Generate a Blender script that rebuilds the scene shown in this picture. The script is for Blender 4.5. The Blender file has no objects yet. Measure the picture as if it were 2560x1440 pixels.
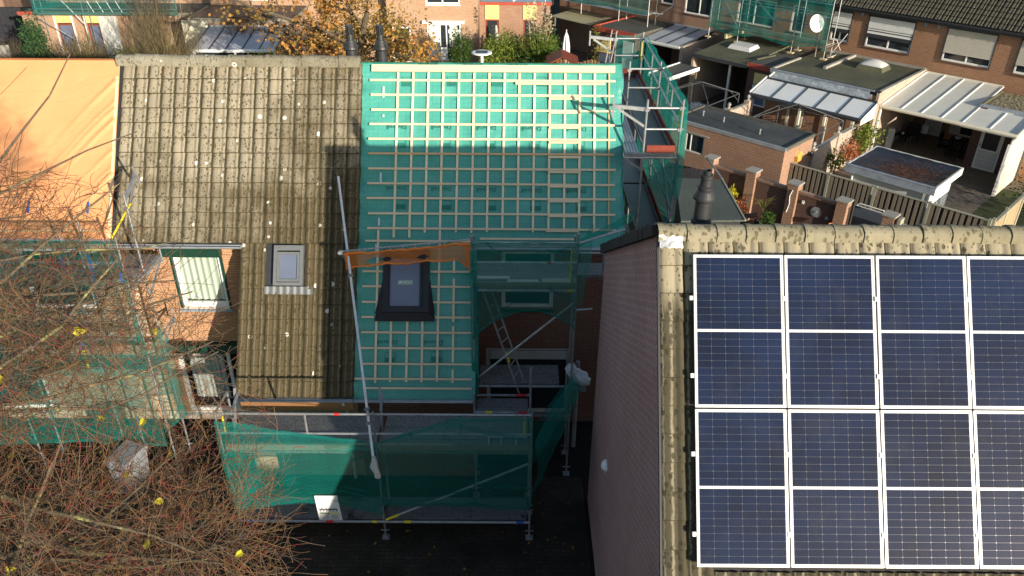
import bpy, math, random
from mathutils import Matrix, Vector, noise
random.seed(11)
PI = math.pi
R = math.radians
SC = bpy.context.scene
COL = SC.collection

# ---------------------------------------------------------------- camera, sky, sun, exposure
CAM_H = 13.35
cam = bpy.data.cameras.new('camera')
cam.sensor_width = 36.0
cam.lens = 36.0 * 2000.0 / 2560.0
cam.clip_end = 1500.0
co = bpy.data.objects.new('camera', cam); COL.objects.link(co)
th = R(30.6)
fwd = Vector((0, math.cos(th), -math.sin(th))); up0 = Vector((0, math.sin(th), math.cos(th))); rt0 = Vector((1, 0, 0))
ro = R(0.35)
rt = rt0 * math.cos(ro) + up0 * math.sin(ro); up = up0 * math.cos(ro) - rt0 * math.sin(ro)
m3 = Matrix((rt, up, -fwd)).transposed()
co.matrix_world = Matrix.Translation((0, 0, CAM_H)) @ m3.to_4x4()
SC.camera = co

SUN = Vector((0.563, -0.80, 0.208)).normalized()
w = bpy.data.worlds.new('World'); SC.world = w; w.use_nodes = True
nt = w.node_tree; bg = nt.nodes['Background']
sky = nt.nodes.new('ShaderNodeTexSky'); sky.sky_type = 'NISHITA'; sky.sun_disc = False
sky.sun_elevation = math.asin(SUN.z); sky.sun_rotation = math.atan2(SUN.x, SUN.y)
sky.air_density = 1.0; sky.dust_density = 1.0; sky.ozone_density = 1.0
nt.links.new(sky.outputs[0], bg.inputs[0]); bg.inputs[1].default_value = 0.132
sl = bpy.data.lights.new('sun', 'SUN'); sl.energy = 5.0; sl.angle = R(0.5); sl.color = (1.0, 0.90, 0.74)
so = bpy.data.objects.new('sun', sl); COL.objects.link(so)
so.rotation_euler = SUN.to_track_quat('Z', 'Y').to_euler()
vs = SC.view_settings
vs.view_transform = 'Standard'; vs.look = 'None'; vs.exposure = 0.55; vs.gamma = 1.0; vs.use_curve_mapping = False
SC.render.engine = 'CYCLES'
cy = SC.cycles
cy.use_denoising = True
cy.max_bounces = 6; cy.diffuse_bounces = 3; cy.glossy_bounces = 3; cy.transmission_bounces = 4; cy.transparent_max_bounces = 24
cy.sample_clamp_indirect = 4.0

# ---------------------------------------------------------------- materials
MATS = {}
class NB:
    """tiny node helper"""
    def __init__(s, name, rough=0.7, spec=0.3, metal=0.0):
        m = bpy.data.materials.new(name); m.use_nodes = True
        s.m = m; s.t = m.node_tree; s.n = s.t.nodes; s.l = s.t.links
        s.b = s.n['Principled BSDF']; s.out = s.n['Material Output']
        s.b.inputs['Roughness'].default_value = rough
        s.b.inputs['Specular IOR Level'].default_value = spec
        s.b.inputs['Metallic'].default_value = metal
        s.geo = s.n.new('ShaderNodeNewGeometry'); s.pos = s.geo.outputs['Position']
        MATS[name] = m
    def new(s, t, **k):
        n = s.n.new(t)
        for a, b in k.items(): setattr(n, a, b)
        return n
    def set(s, sock, v):
        if isinstance(v, bpy.types.NodeSocket): s.l.new(v, sock)
        elif isinstance(v, (tuple, list)) and len(v) == 3 and sock.type == 'RGBA': sock.default_value = (*v, 1)
        else: sock.default_value = v
    def noise(s, scale, detail=3, rough=0.55, vec=None, dist=0.0):
        n = s.new('ShaderNodeTexNoise'); n.inputs['Scale'].default_value = scale; n.inputs['Detail'].default_value = detail
        n.inputs['Roughness'].default_value = rough; n.inputs['Distortion'].default_value = dist
        s.set(n.inputs['Vector'], vec or s.pos); return n.outputs['Fac']
    def voro(s, scale, vec=None, feature='F1'):
        n = s.new('ShaderNodeTexVoronoi', feature=feature); n.inputs['Scale'].default_value = scale
        s.set(n.inputs['Vector'], vec or s.pos); return n.outputs
    def ramp(s, fac, a, b, c0=(0, 0, 0), c1=(1, 1, 1)):
        n = s.new('ShaderNodeValToRGB'); e = n.color_ramp.elements
        e[0].position = a; e[1].position = b; e[0].color = (*c0, 1); e[1].color = (*c1, 1)
        s.set(n.inputs[0], fac); return n.outputs[0]
    def mix(s, fac, a, b, mode='MIX'):
        n = s.new('ShaderNodeMix', data_type='RGBA', blend_type=mode)
        s.set(n.inputs[0], fac); s.set(n.inputs[6], a); s.set(n.inputs[7], b); return n.outputs[2]
    def math(s, op, a, b=0.0):
        n = s.new('ShaderNodeMath', operation=op); s.set(n.inputs[0], a); s.set(n.inputs[1], b); return n.outputs[0]
    def stretch(s, sc, rot=(0, 0, 0)):
        n = s.new('ShaderNodeMapping'); n.inputs['Scale'].default_value = sc; n.inputs['Rotation'].default_value = rot
        s.l.new(s.pos, n.inputs['Vector']); return n.outputs[0]
    def bump(s, h, strength=0.3, dist=0.01):
        n = s.new('ShaderNodeBump'); n.inputs['Strength'].default_value = strength; n.inputs['Distance'].default_value = dist
        s.set(n.inputs['Height'], h); s.l.new(n.outputs[0], s.b.inputs['Normal'])
    def color(s, v): s.set(s.b.inputs['Base Color'], v)
    def rnd(s):
        return s.new('ShaderNodeObjectInfo').outputs['Random']

def sc3(c, k): return tuple(min(1.0, x * k) for x in c)

def simple(name, col, rough=0.7, var=0.2, vs=2.5, bump=0.0, bs=40, metal=0.0, spec=0.3, rvar=0.0, fine=0.0):
    b = NB(name, rough, spec, metal)
    f = b.ramp(b.noise(vs, 5, 0.6), 0.3, 0.7)
    c = b.mix(f, sc3(col, 1 - var), sc3(col, 1 + var))
    if fine:
        c = b.mix(b.ramp(b.noise(vs * 14, 3), 0.4, 0.62), c, sc3(col, 1 - fine))
    if rvar:
        c = b.mix(b.math('MULTIPLY', b.rnd(), rvar), c, sc3(col, 0.35))
    b.color(c)
    if bump: b.bump(b.noise(bs, 4), bump, 0.01)
    return b.m

def brick(name, c1, c2, mortar, scale=1.0, dirt=0.25, bw=0.22, bh=0.0625, ms=0.011, bump=0.5):
    b = NB(name, 0.85, 0.2)
    cr = b.new('ShaderNodeVectorMath', operation='CROSS_PRODUCT')
    cr.inputs[0].default_value = (0, 0, 1); b.l.new(b.geo.outputs['True Normal'], cr.inputs[1])
    dt = b.new('ShaderNodeVectorMath', operation='DOT_PRODUCT'); b.l.new(b.pos, dt.inputs[0]); b.l.new(cr.outputs[0], dt.inputs[1])
    sp = b.new('ShaderNodeSeparateXYZ'); b.l.new(b.pos, sp.inputs[0])
    cb = b.new('ShaderNodeCombineXYZ'); b.l.new(dt.outputs['Value'], cb.inputs[0]); b.l.new(sp.outputs[2], cb.inputs[1])
    t = b.new('ShaderNodeTexBrick'); b.l.new(cb.outputs[0], t.inputs['Vector'])
    t.inputs['Scale'].default_value = scale; t.inputs['Brick Width'].default_value = bw; t.inputs['Row Height'].default_value = bh
    t.inputs['Mortar Size'].default_value = ms; t.inputs['Mortar Smooth'].default_value = 0.1; t.offset = 0.5
    t.inputs['Bias'].default_value = 0.0
    t.inputs['Color1'].default_value = (*c1, 1); t.inputs['Color2'].default_value = (*c2, 1); t.inputs['Mortar'].default_value = (*mortar, 1)
    c = b.mix(b.ramp(b.noise(0.9, 5, 0.6), 0.35, 0.75), t.outputs['Color'], sc3(c1, 0.55))
    c = b.mix(dirt, t.outputs['Color'], c)
    c = b.mix(b.math('MULTIPLY', b.ramp(b.noise(23, 3), 0.45, 0.7), 0.25), c, sc3(c2, 0.6))
    b.color(c)
    b.bump(b.math('SUBTRACT', 1.0, t.outputs['Fac']), bump, 0.008)
    return b.m

def glass(name, col=(0.02, 0.025, 0.03), rough=0.06, spec=0.6):
    b = NB(name, rough, spec); b.color(b.mix(b.noise(1.3, 2), col, sc3(col, 1.6))); return b.m

def see_glass(name, alpha=0.35, col=(0.6, 0.65, 0.65)):
    b = NB(name, 0.04, 0.5); b.color(col)
    tr = b.new('ShaderNodeBsdfTransparent'); tr.inputs[0].default_value = (0.92, 0.95, 0.94, 1)
    mx = b.new('ShaderNodeMixShader'); mx.inputs[0].default_value = alpha
    b.l.new(tr.outputs[0], mx.inputs[1]); b.l.new(b.b.outputs[0], mx.inputs[2]); b.l.new(mx.outputs[0], b.out.inputs[0])
    return b.m

def netting(name, col, alpha=0.5, avar=0.18, trans=0.5, cell=0.0):
    b = NB(name, 0.7, 0.15)
    streak = b.noise(3.0, 4, 0.6, b.stretch((0.35, 0.35, 4.0)))
    streak2 = b.noise(2.2, 3, 0.6)
    c = b.mix(streak, sc3(col, 0.75), sc3(col, 1.3)); b.color(c)
    tl = b.new('ShaderNodeBsdfTranslucent'); b.set(tl.inputs[0], c)
    m1 = b.new('ShaderNodeMixShader'); m1.inputs[0].default_value = trans
    b.l.new(b.b.outputs[0], m1.inputs[1]); b.l.new(tl.outputs[0], m1.inputs[2])
    tr = b.new('ShaderNodeBsdfTransparent')
    a = b.math('ADD', alpha - avar, b.math('MULTIPLY', b.math('ADD', streak, streak2), avar))
    m2 = b.new('ShaderNodeMixShader'); b.set(m2.inputs[0], a)
    b.l.new(tr.outputs[0], m2.inputs[1]); b.l.new(m1.outputs[0], m2.inputs[2]); b.l.new(m2.outputs[0], b.out.inputs[0])
    return b.m

# old concrete tiles: grain, dark moss spots along the rolls, white lichen rings, moss that thickens towards the eaves, optional painted shade across x
def tile_mat(name, col, moss, mossiness=0.5, spots=0.5, lichen=1.0, big=False, zr=None, streak=None, keep=0.5, moss_shade_xr=None):
    b = NB(name, 0.9, 0.15)
    k = 0.45 if big else 1.0
    tc = b.new('ShaderNodeTexCoord'); lx = b.new('ShaderNodeSeparateXYZ'); b.l.new(tc.outputs['Object'], lx.inputs[0])
    base = b.mix(b.ramp(b.noise(1.1, 5, 0.6), 0.3, 0.7), sc3(col, 0.85), sc3(col, 1.12))
    base = b.mix(b.math('MULTIPLY', b.rnd(), 0.45), base, sc3(col, 0.76))
    grain = b.noise(1.0, 4, 0.65, b.stretch((34 * k, 4 * k, 4 * k)))
    base = b.mix(b.math('MULTIPLY', b.ramp(grain, 0.48, 0.70), 0.45), base, sc3(col, 0.6))
    amt = b.noise(0.7, 5, 0.65)
    if zr:
        sz = b.new('ShaderNodeSeparateXYZ'); b.l.new(b.pos, sz.inputs[0])
        mr = b.new('ShaderNodeMapRange'); mr.inputs[1].default_value = zr[0]; mr.inputs[2].default_value = zr[1]; mr.inputs[3].default_value = -0.12; mr.inputs[4].default_value = 0.40
        b.l.new(sz.outputs[2], mr.inputs[0]); amt = b.math('ADD', amt, mr.outputs[0])
    if moss_shade_xr:  # more moss tone along x, partly painting in the cast shade there
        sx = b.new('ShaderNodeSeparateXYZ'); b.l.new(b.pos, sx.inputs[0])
        mr = b.new('ShaderNodeMapRange'); mr.inputs[1].default_value = moss_shade_xr[0]; mr.inputs[2].default_value = moss_shade_xr[1]; mr.inputs[3].default_value = 0.0; mr.inputs[4].default_value = 0.26
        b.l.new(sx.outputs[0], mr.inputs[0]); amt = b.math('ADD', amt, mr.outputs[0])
    moss_shade = b.ramp(amt, 0.66 - mossiness * 0.3, 0.95 - mossiness * 0.3)
    if streak is not None:
        # rain-washed pale bands (in tile coordinates) with dirt between them
        ed = b.math('ADD', lx.outputs[0], b.math('MULTIPLY', b.math('SUBTRACT', b.noise(9, 4), 0.5), 0.05))
        m = None
        for (c0, w0) in streak:
            q = b.ramp(b.math('ABSOLUTE', b.math('SUBTRACT', ed, c0)), w0 * 0.6, w0 * 1.5, (1, 1, 1), (0, 0, 0)); m = q if m is None else b.math('MAXIMUM', m, q)
        moss_shade = b.math('MULTIPLY', moss_shade, b.math('SUBTRACT', 1.0, b.math('MULTIPLY', m, keep)))
    base = b.mix(b.math('MULTIPLY', moss_shade, 0.9), base, b.mix(b.noise(5, 4), moss, sc3(moss, 1.9)))
    for (vsc, lo, thr) in ((11, .38, .60), (19, .34, .58)):
        sp = b.voro(vsc * (.85 if big else 1), b.stretch((1.35, 0.9, 0.8)))
        f = b.math('MULTIPLY', b.ramp(b.math('ADD', sp['Distance'], b.math('MULTIPLY', b.noise(60 * k, 2), .12)), lo - .06, lo, (1, 1, 1), (0, 0, 0)), b.ramp(b.noise(3.5 * k, 3), thr - 0.2 * spots, thr + .05 - 0.2 * spots))
        base = b.mix(b.math('MULTIPLY', f, 0.75), base, moss)
    lv = b.voro(3.6 * k); d = lv['Distance']
    sepc = b.new('ShaderNodeSeparateColor'); b.l.new(lv['Color'], sepc.inputs[0])
    sel = b.math('GREATER_THAN', sepc.outputs[0], 1 - 0.26 * lichen)
    ring = b.math('MULTIPLY', b.math('LESS_THAN', b.math('ADD', d, b.math('MULTIPLY', b.noise(40 * k, 2), 0.07)), b.math('ADD', 0.115, b.math('MULTIPLY', sepc.outputs[1], 0.13))), sel)
    hole = b.math('LESS_THAN', d, b.math('MULTIPLY', sepc.outputs[2], 0.13))
    ring = b.math('MULTIPLY', ring, b.math('SUBTRACT', 1.0, hole))
    base = b.mix(b.math('MULTIPLY', ring, 0.85), base, (0.66, 0.65, 0.59))
    b.color(base)
    b.bump(b.math('ADD', b.noise(60, 4), b.math('MULTIPLY', grain, 1.5)), 0.35, 0.006)
    return b.m

simple('asphalt', (0.022, 0.02, 0.018), 0.95, 0.35, 1.2, 0.3, 60, spec=0.1, fine=0.3)
def paver():
    b = NB('paver', 0.9, 0.12)
    t = b.new('ShaderNodeTexBrick'); b.l.new(b.pos, t.inputs['Vector']); t.offset = 0.5
    for k, v in (('Scale', 1.0), ('Brick Width', .21), ('Row Height', .105), ('Mortar Size', .006), ('Mortar Smooth', .2)): t.inputs[k].default_value = v
    t.inputs['Color1'].default_value = (.062, .046, .036, 1); t.inputs['Color2'].default_value = (.044, .034, .029, 1); t.inputs['Mortar'].default_value = (.016, .015, .012, 1)
    c = b.mix(b.ramp(b.noise(.8, 5, .65), .4, .65), t.outputs['Color'], (.022, .022, .015)); c = b.mix(b.ramp(b.noise(5, 4), .62, .7), c, (.06, .055, .045)); b.color(c)
    b.bump(b.math('SUBTRACT', 1.0, t.outputs['Fac']), .5, .008)
paver()
simple('garden_paving', (0.17, 0.14, 0.11), 0.9, 0.3, 0.8, 0.3, 20, fine=0.4)
simple('lawn', (0.05, 0.065, 0.025), 0.95, 0.5, 1.5, 0.4, 30, fine=0.5)
simple('patio', (0.20, 0.155, 0.105), 0.85, 0.3, 1.2, 0.3, 20, fine=0.4)
brick('brick_orange', (0.50, 0.27, 0.14), (0.40, 0.20, 0.10), (0.42, 0.38, 0.32), dirt=0.2)
brick('brick_red', (0.27, 0.095, 0.055), (0.20, 0.07, 0.045), (0.20, 0.17, 0.15), dirt=0.3)
brick('brick_gable', (0.40, 0.165, 0.145), (0.28, 0.11, 0.105), (0.50, 0.40, 0.40), dirt=0.35, ms=0.014)
brick('brick_brown', (0.36, 0.18, 0.105), (0.27, 0.125, 0.075), (0.40, 0.32, 0.25), dirt=0.35)
brick('brick_far_red', (0.36, 0.165, 0.085), (0.28, 0.12, 0.065), (0.36, 0.27, 0.19), dirt=0.25)
brick('brick_pale', (0.52, 0.40, 0.32), (0.40, 0.28, 0.21), (0.44, 0.39, 0.33), dirt=0.35)
brick('brick_dark', (0.15, 0.068, 0.05), (0.11, 0.05, 0.04), (0.13, 0.11, 0.10), dirt=0.4)
brick('stone_wall', (0.20, 0.19, 0.18), (0.11, 0.105, 0.10), (0.30, 0.29, 0.27), dirt=0.4, bw=0.26, bh=0.055, ms=0.018, bump=1.0)
simple('mortar', (0.62, 0.52, 0.41), 0.95, 0.15, 5, 0.3, 80)
def brick_piece():
    b = NB('brick_piece', 0.85, 0.2)
    c = b.mix(b.rnd(), (0.50, 0.265, 0.135), (0.36, 0.175, 0.085))
    c = b.mix(b.math('MULTIPLY', b.ramp(b.noise(30, 4), 0.4, 0.7), 0.4), c, (0.30, 0.15, 0.08))
    b.color(c); b.bump(b.noise(90, 4), 0.4, 0.004)
brick_piece()
simple('concrete', (0.36, 0.34, 0.30), 0.9, 0.2, 2, 0.3, 40, fine=0.25)
tile_mat('tile_old', (0.340, 0.296, 0.215), (0.050, 0.037, 0.016), 0.50, 0.9, 2.0, zr=(8.0, 3.8), streak=((.24, .014), (.10, .014)), keep=.30, moss_shade_xr=(-5.9, -3.9))
tile_mat('tile_near', (0.31, 0.275, 0.195), (0.036, 0.031, 0.020), 0.72, 0.8, 0.5, big=True, zr=(8.95, 8.1), streak=((.035, .009), (.135, .015)), keep=.72)
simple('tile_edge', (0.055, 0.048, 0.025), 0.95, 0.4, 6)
tile_mat('ridge_old', (0.30, 0.28, 0.22), (0.09, 0.08, 0.05), 0.75, 1.0, 3.0)
tile_mat('ridge_near', (0.29, 0.265, 0.19), (0.09, 0.078, 0.045), 0.7, 1.0, 2.3, big=True)
tile_mat('tile_far', (0.125, 0.11, 0.075), (0.035, 0.03, 0.02), 0.3, 0.5, 0.6)
tile_mat('tile_verge_dark', (0.055, 0.05, 0.05), (0.03, 0.03, 0.03), 0.2, 0.3, 0.1, big=True)
simple('zinc', (0.42, 0.44, 0.46), 0.45, 0.15, 3, 0.1, 20, metal=0.5)
simple('lead', (0.30, 0.34, 0.40), 0.6, 0.2, 4, 0.4, 14, metal=0.3)
simple('skylight_grey', (0.17, 0.18, 0.185), 0.5, 0.1, 5, metal=0.2)
simple('foil', (0.72, 0.72, 0.72), 0.35, 0.2, 9, 0.9, 22, metal=0.6)
simple('pole_light', (0.72, 0.74, 0.77), 0.5, 0.08, 5)
simple('galv', (0.44, 0.45, 0.46), 0.45, 0.2, 6, 0.1, 30, metal=0.75, spec=0.5)
simple('galv_dull', (0.30, 0.31, 0.32), 0.6, 0.3, 5, 0.1, 30, metal=0.4)
simple('alu', (0.60, 0.61, 0.62), 0.4, 0.06, 4, metal=0.5, spec=0.5)
def deck_steel():
    b = NB('deck_steel', 0.55, 0.4, 0.35)
    v = b.voro(26)
    f = b.ramp(v['Distance'], 0.25, 0.4)
    c = b.mix(b.noise(3, 4), (0.20, 0.195, 0.19), (0.30, 0.295, 0.29))
    b.color(b.mix(f, sc3((0.08, 0.08, 0.08), 1), c)); b.bump(v['Distance'], 0.8, 0.01)
deck_steel()
simple('deck_ply', (0.035, 0.038, 0.048), 0.33, 0.4, 1.6, 0.1, 20, spec=0.5, fine=0.2)
def deck_worn():
    b = NB('deck_worn', 0.75, 0.3)
    c = b.mix(b.ramp(b.noise(1.7, 6, 0.7), 0.56, 0.62), (0.16, 0.165, 0.175), (0.035, 0.035, 0.037))
    b.color(b.mix(b.ramp(b.noise(14, 3), 0.5, 0.7), c, (0.10, 0.10, 0.105)))
deck_worn()
simple('toe_red', (0.26, 0.055, 0.035), 0.75, 0.3, 5, 0.2, 30, fine=0.3)
simple('toe_wood', (0.30, 0.26, 0.20), 0.8, 0.25, 5, 0.2, 30, fine=0.3)
def wood(name, c, var=0.2, rough=0.7):
    b = NB(name, rough, 0.2)
    g = b.noise(1.0, 5, 0.6, b.stretch((3, 24, 24)), 0.6); g2 = b.noise(1.0, 5, 0.6, b.stretch((24, 24, 3)), 0.6)
    k = b.mix(b.math('MULTIPLY', b.math('ADD', g, g2), 0.5), sc3(c, 1 - var), sc3(c, 1 + var))
    k = b.mix(b.math('MULTIPLY', b.rnd(), 0.35), k, sc3(c, 0.68))
    kn = b.voro(4.5); k = b.mix(b.ramp(kn['Distance'], 0.035, 0.06, (1, 1, 1), (0, 0, 0)), k, sc3(c, 0.35))
    b.color(k); return b.m
wood('batten', (0.78, 0.64, 0.43), 0.10)
wood('batten_dark', (0.66, 0.46, 0.25), 0.2)
wood('plank_new', (0.62, 0.46, 0.28), 0.2)
wood('fence_grey', (0.20, 0.17, 0.13), 0.35)
wood('fence_light', (0.42, 0.32, 0.20), 0.3)
wood('fence_orange', (0.50, 0.28, 0.15), 0.25)
wood('post_grey', (0.33, 0.32, 0.25), 0.25)
wood('fence_dark', (0.035, 0.035, 0.042), 0.3)
wood('trim_orange', (0.46, 0.22, 0.10), 0.2)
def membrane():
    b = NB('membrane', 0.42, 0.5)
    c = b.mix(b.ramp(b.noise(1.5, 4), 0.3, 0.7), (0.060, 0.312, 0.255), (0.085, 0.385, 0.325))
    sp = b.new('ShaderNodeSeparateXYZ'); b.l.new(b.pos, sp.inputs[0])
    def lines(sock, freq, wdt):
        fr = b.math('FRACT', b.math('MULTIPLY', sock, freq)); return b.math('LESS_THAN', fr, wdt)
    gl = b.math('MAXIMUM', lines(sp.outputs[0], 10.0, 0.06), lines(sp.outputs[2], 12.3, 0.06))
    c = b.mix(b.math('MULTIPLY', gl, 0.35), c, (0.006, 0.13, 0.10)); b.color(c)
    h = b.math('ADD', b.noise(2.0, 4, 0.5, b.stretch((1, 2.4, 1.6))), b.math('MULTIPLY', b.noise(7, 3, 0.5, b.stretch((0.6, 1.4, 1.6))), 0.35))
    b.bump(h, 0.7, 0.06); return b.m
membrane()
simple('logo_ink', (0.028, 0.205, 0.165), 0.6, 0.1)
simple('print_ink', (0.012, 0.13, 0.10), 0.6, 0.1)
simple('tape', (0.55, 0.62, 0.66), 0.3, 0.1, spec=0.5)
def tarp():
    b = NB('tarp_orange', 0.45, 0.35)
    c = b.mix(b.noise(0.8, 4), (0.86, 0.36, 0.150), (0.90, 0.44, 0.21)); b.color(c)
    tl = b.new('ShaderNodeBsdfTranslucent'); b.set(tl.inputs[0], c)
    mx = b.new('ShaderNodeMixShader'); mx.inputs[0].default_value = 0.15
    b.l.new(b.b.outputs[0], mx.inputs[1]); b.l.new(tl.outputs[0], mx.inputs[2]); b.l.new(mx.outputs[0], b.out.inputs[0])
    b.bump(b.noise(1.5, 5, 0.6, b.stretch((1.0, 3, 2.2)), 0.8), 0.5, 0.05)
tarp()
netting('net_green', (0.014, 0.31, 0.265), 0.43, 0.15, 0.5)
netting('net_green_dense', (0.010, 0.29, 0.24), 0.66, 0.16, 0.5)
netting('net_green_thin', (0.02, 0.30, 0.26), 0.29, 0.12, 0.5)
netting('net_orange', (0.85, 0.26, 0.05), 0.62, 0.05, 0.4)
simple('net_orange_edge', (0.88, 0.25, 0.05), 0.6, 0.15)
simple('white_frame', (0.80, 0.80, 0.78), 0.4, 0.04, spec=0.4)
simple('white_dirty', (0.62, 0.62, 0.58), 0.6, 0.12, 3, fine=0.1)
simple('white_cloth', (0.55, 0.56, 0.58), 0.9, 0.1, 6, 0.5, 12)
simple('cream', (0.66, 0.62, 0.50), 0.5, 0.06, 2)
simple('cream_sheet', (0.60, 0.60, 0.54), 0.35, 0.06, 1.5, spec=0.4)
simple('poly_white', (0.66, 0.68, 0.68), 0.3, 0.05, 1.0, spec=0.5)
simple('poly_grey', (0.40, 0.43, 0.47), 0.3, 0.08, 1.0, spec=0.5)
simple('green_dark', (0.012, 0.045, 0.030), 0.4, 0.15, spec=0.4)
simple('anthracite', (0.035, 0.038, 0.045), 0.45, 0.15, spec=0.4)
simple('rod_dark', (0.09, 0.095, 0.10), 0.5, 0.2, metal=0.3)
simple('frame_black', (0.018, 0.018, 0.022), 0.4, 0.15, spec=0.4)
simple('flash_black', (0.022, 0.022, 0.026), 0.6, 0.2, 8, 0.5, 25)
simple('flue_black', (0.030, 0.032, 0.036), 0.42, 0.2, 5, 0.1, 30, spec=0.45)
simple('flue_grey', (0.028, 0.030, 0.034), 0.5, 0.15, 4, 0.1, 40, spec=0.4)
simple('yellow_panel', (0.72, 0.58, 0.22), 0.5, 0.06, spec=0.4)
simple('yellow_pale', (0.42, 0.39, 0.24), 0.6, 0.12, 2, fine=0.1)
simple('yellow_paint', (0.75, 0.60, 0.03), 0.5, 0.1)
simple('blue_paint', (0.03, 0.10, 0.42), 0.5, 0.1)
simple('red_paint', (0.62, 0.03, 0.03), 0.5, 0.1)
simple('red_trim', (0.36, 0.07, 0.045), 0.5, 0.12, 3)
simple('door_red', (0.22, 0.05, 0.025), 0.5, 0.12, 3)
glass('pane_dark'); glass('pane_blue', (0.10, 0.12, 0.17), 0.12); glass('pane_green', (0.03, 0.06, 0.055), 0.1)
def cell_mat():
    b = NB('cell', 0.05, 0.35)
    sp = b.new('ShaderNodeSeparateXYZ'); b.l.new(b.pos, sp.inputs[0])
    fr = b.math('FRACT', b.math('MULTIPLY', sp.outputs[0], 58.0)); ln = b.math('LESS_THAN', fr, 0.12)
    c = b.mix(b.rnd(), (0.004, 0.0075, 0.022), (0.005, 0.011, 0.036))
    c = b.mix(b.ramp(b.noise(0.75, 3), .42, .62), c, (0.007, 0.016, 0.052))  # bluer patches painted in as sky reflection
    c = b.mix(b.math('MULTIPLY', b.ramp(b.noise(2.2, 5, .7), .5, .75), .22), c, (0.06, 0.062, 0.066))
    c = b.mix(b.math('MULTIPLY', ln, 0.3), c, (0.10, 0.10, 0.12))
    b.color(c)
cell_mat()
simple('panel_back', (0.10, 0.11, 0.14), 0.3, 0.05, spec=0.5)
simple('panel_white', (0.58, 0.59, 0.61), 0.35, 0.03, spec=0.5)
wood('batten_pale', (0.86, 0.72, 0.50), 0.08)
def blind_glass():
    b = NB('blind_glass', 0.15, 0.5); b.color(b.mix(b.noise(2, 3), (0.16, 0.18, 0.26), (0.20, 0.22, 0.31)))
blind_glass()
def curtain(name, c0, c1, freq=9.0):
    b = NB(name, 0.8, 0.15)
    wv = b.new('ShaderNodeTexWave', wave_type='BANDS', bands_direction='X'); wv.inputs['Scale'].default_value = freq; wv.inputs['Distortion'].default_value = 1.5
    mp = b.stretch((1, 1, 0.1)); b.l.new(mp, wv.inputs['Vector']); b.color(b.mix(wv.outputs[1], c0, c1)); b.bump(wv.outputs[1], 0.5, 0.03)
curtain('curtain_pale', (0.50, 0.57, 0.48), (0.80, 0.86, 0.74), 2.2)
curtain('curtain_white', (0.50, 0.50, 0.48), (0.75, 0.75, 0.72), 3.0)
simple('shutter_white', (0.74, 0.74, 0.72), 0.5, 0.04)
simple('shutter_beige', (0.50, 0.47, 0.40), 0.55, 0.05)
def bitumen(name, c, moss):
    b = NB(name, 0.85, 0.2)
    k = b.mix(b.ramp(b.noise(0.7, 5, 0.6), 0.35, 0.7), c, moss); k = b.mix(b.math('MULTIPLY', b.ramp(b.noise(9, 4), 0.45, 0.7), 0.4), k, sc3(c, 0.5))
    b.color(k); b.bump(b.noise(70, 3), 0.4, 0.006); return b.m
bitumen('bitumen', (0.085, 0.085, 0.08), (0.12, 0.118, 0.095))
bitumen('bitumen_moss', (0.085, 0.085, 0.06), (0.14, 0.14, 0.085))
bitumen('bitumen_wet', (0.045, 0.055, 0.06), (0.10, 0.10, 0.095))
bitumen('roof_green', (0.085, 0.10, 0.088), (0.11, 0.125, 0.108))
simple('slate', (0.40, 0.46, 0.52), 0.7, 0.3, 9, 0.4, 30, rvar=0.5)
simple('gravel_roof', (0.26, 0.23, 0.15), 0.95, 0.5, 7, 1.0, 26, fine=0.5)
simple('bark', (0.13, 0.105, 0.075), 0.9, 0.35, 5, 0.7, 25, fine=0.3)
def lichen_bark():
    b = NB('bark_lichen', 0.9, 0.15)
    c = b.mix(b.noise(6, 4), (0.085, 0.068, 0.05), (0.15, 0.12, 0.085))
    c = b.mix(b.ramp(b.noise(4.5, 5, 0.7), 0.57, 0.66), c, (0.28, 0.28, 0.11)); b.color(c); b.bump(b.noise(25, 4), 0.8, 0.02)
lichen_bark()
def twig_mat():
    b = NB('twig', 0.75, 0.25)
    c = b.mix(b.ramp(b.noise(3.5, 3), 0.35, 0.65), (0.080, 0.055, 0.036), (0.175, 0.098, 0.036))
    c = b.mix(b.ramp(b.noise(7.0, 2), 0.56, 0.63), c, (0.19, 0.032, 0.034)); c = b.mix(b.ramp(b.noise(11.0, 2), 0.55, 0.6), c, (0.10, 0.08, 0.06)); b.color(c)
twig_mat()
simple('twig_grey', (0.085, 0.066, 0.050), 0.8, 0.3, 6)
simple('twig_olive', (0.15, 0.115, 0.055), 0.8, 0.35, 4)
def leafm(name, a, c, trans=0.3):
    b = NB(name, 0.6, 0.2)
    k = b.mix(b.ramp(b.noise(2.6, 3), 0.35, 0.65), a, c); k = b.mix(b.math('MULTIPLY', b.noise(17, 2), 0.5), k, sc3(a, 0.5)); b.color(k)
    tl = b.new('ShaderNodeBsdfTranslucent'); b.set(tl.inputs[0], k); mx = b.new('ShaderNodeMixShader'); mx.inputs[0].default_value = trans
    b.l.new(b.b.outputs[0], mx.inputs[1]); b.l.new(tl.outputs[0], mx.inputs[2]); b.l.new(mx.outputs[0], b.out.inputs[0])
leafm('leaf_orange', (0.52, 0.22, 0.05), (0.64, 0.35, 0.10)); leafm('leaf_brown', (0.30, 0.18, 0.045), (0.38, 0.29, 0.075))
leafm('leaf_yellow', (0.62, 0.56, 0.04), (0.70, 0.66, 0.06), 0.4); leafm('leaf_green', (0.045, 0.10, 0.02), (0.085, 0.15, 0.03))
leafm('leaf_lime', (0.16, 0.24, 0.04), (0.28, 0.32, 0.06)); leafm('leaf_dark', (0.02, 0.045, 0.015), (0.04, 0.07, 0.02))
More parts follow.
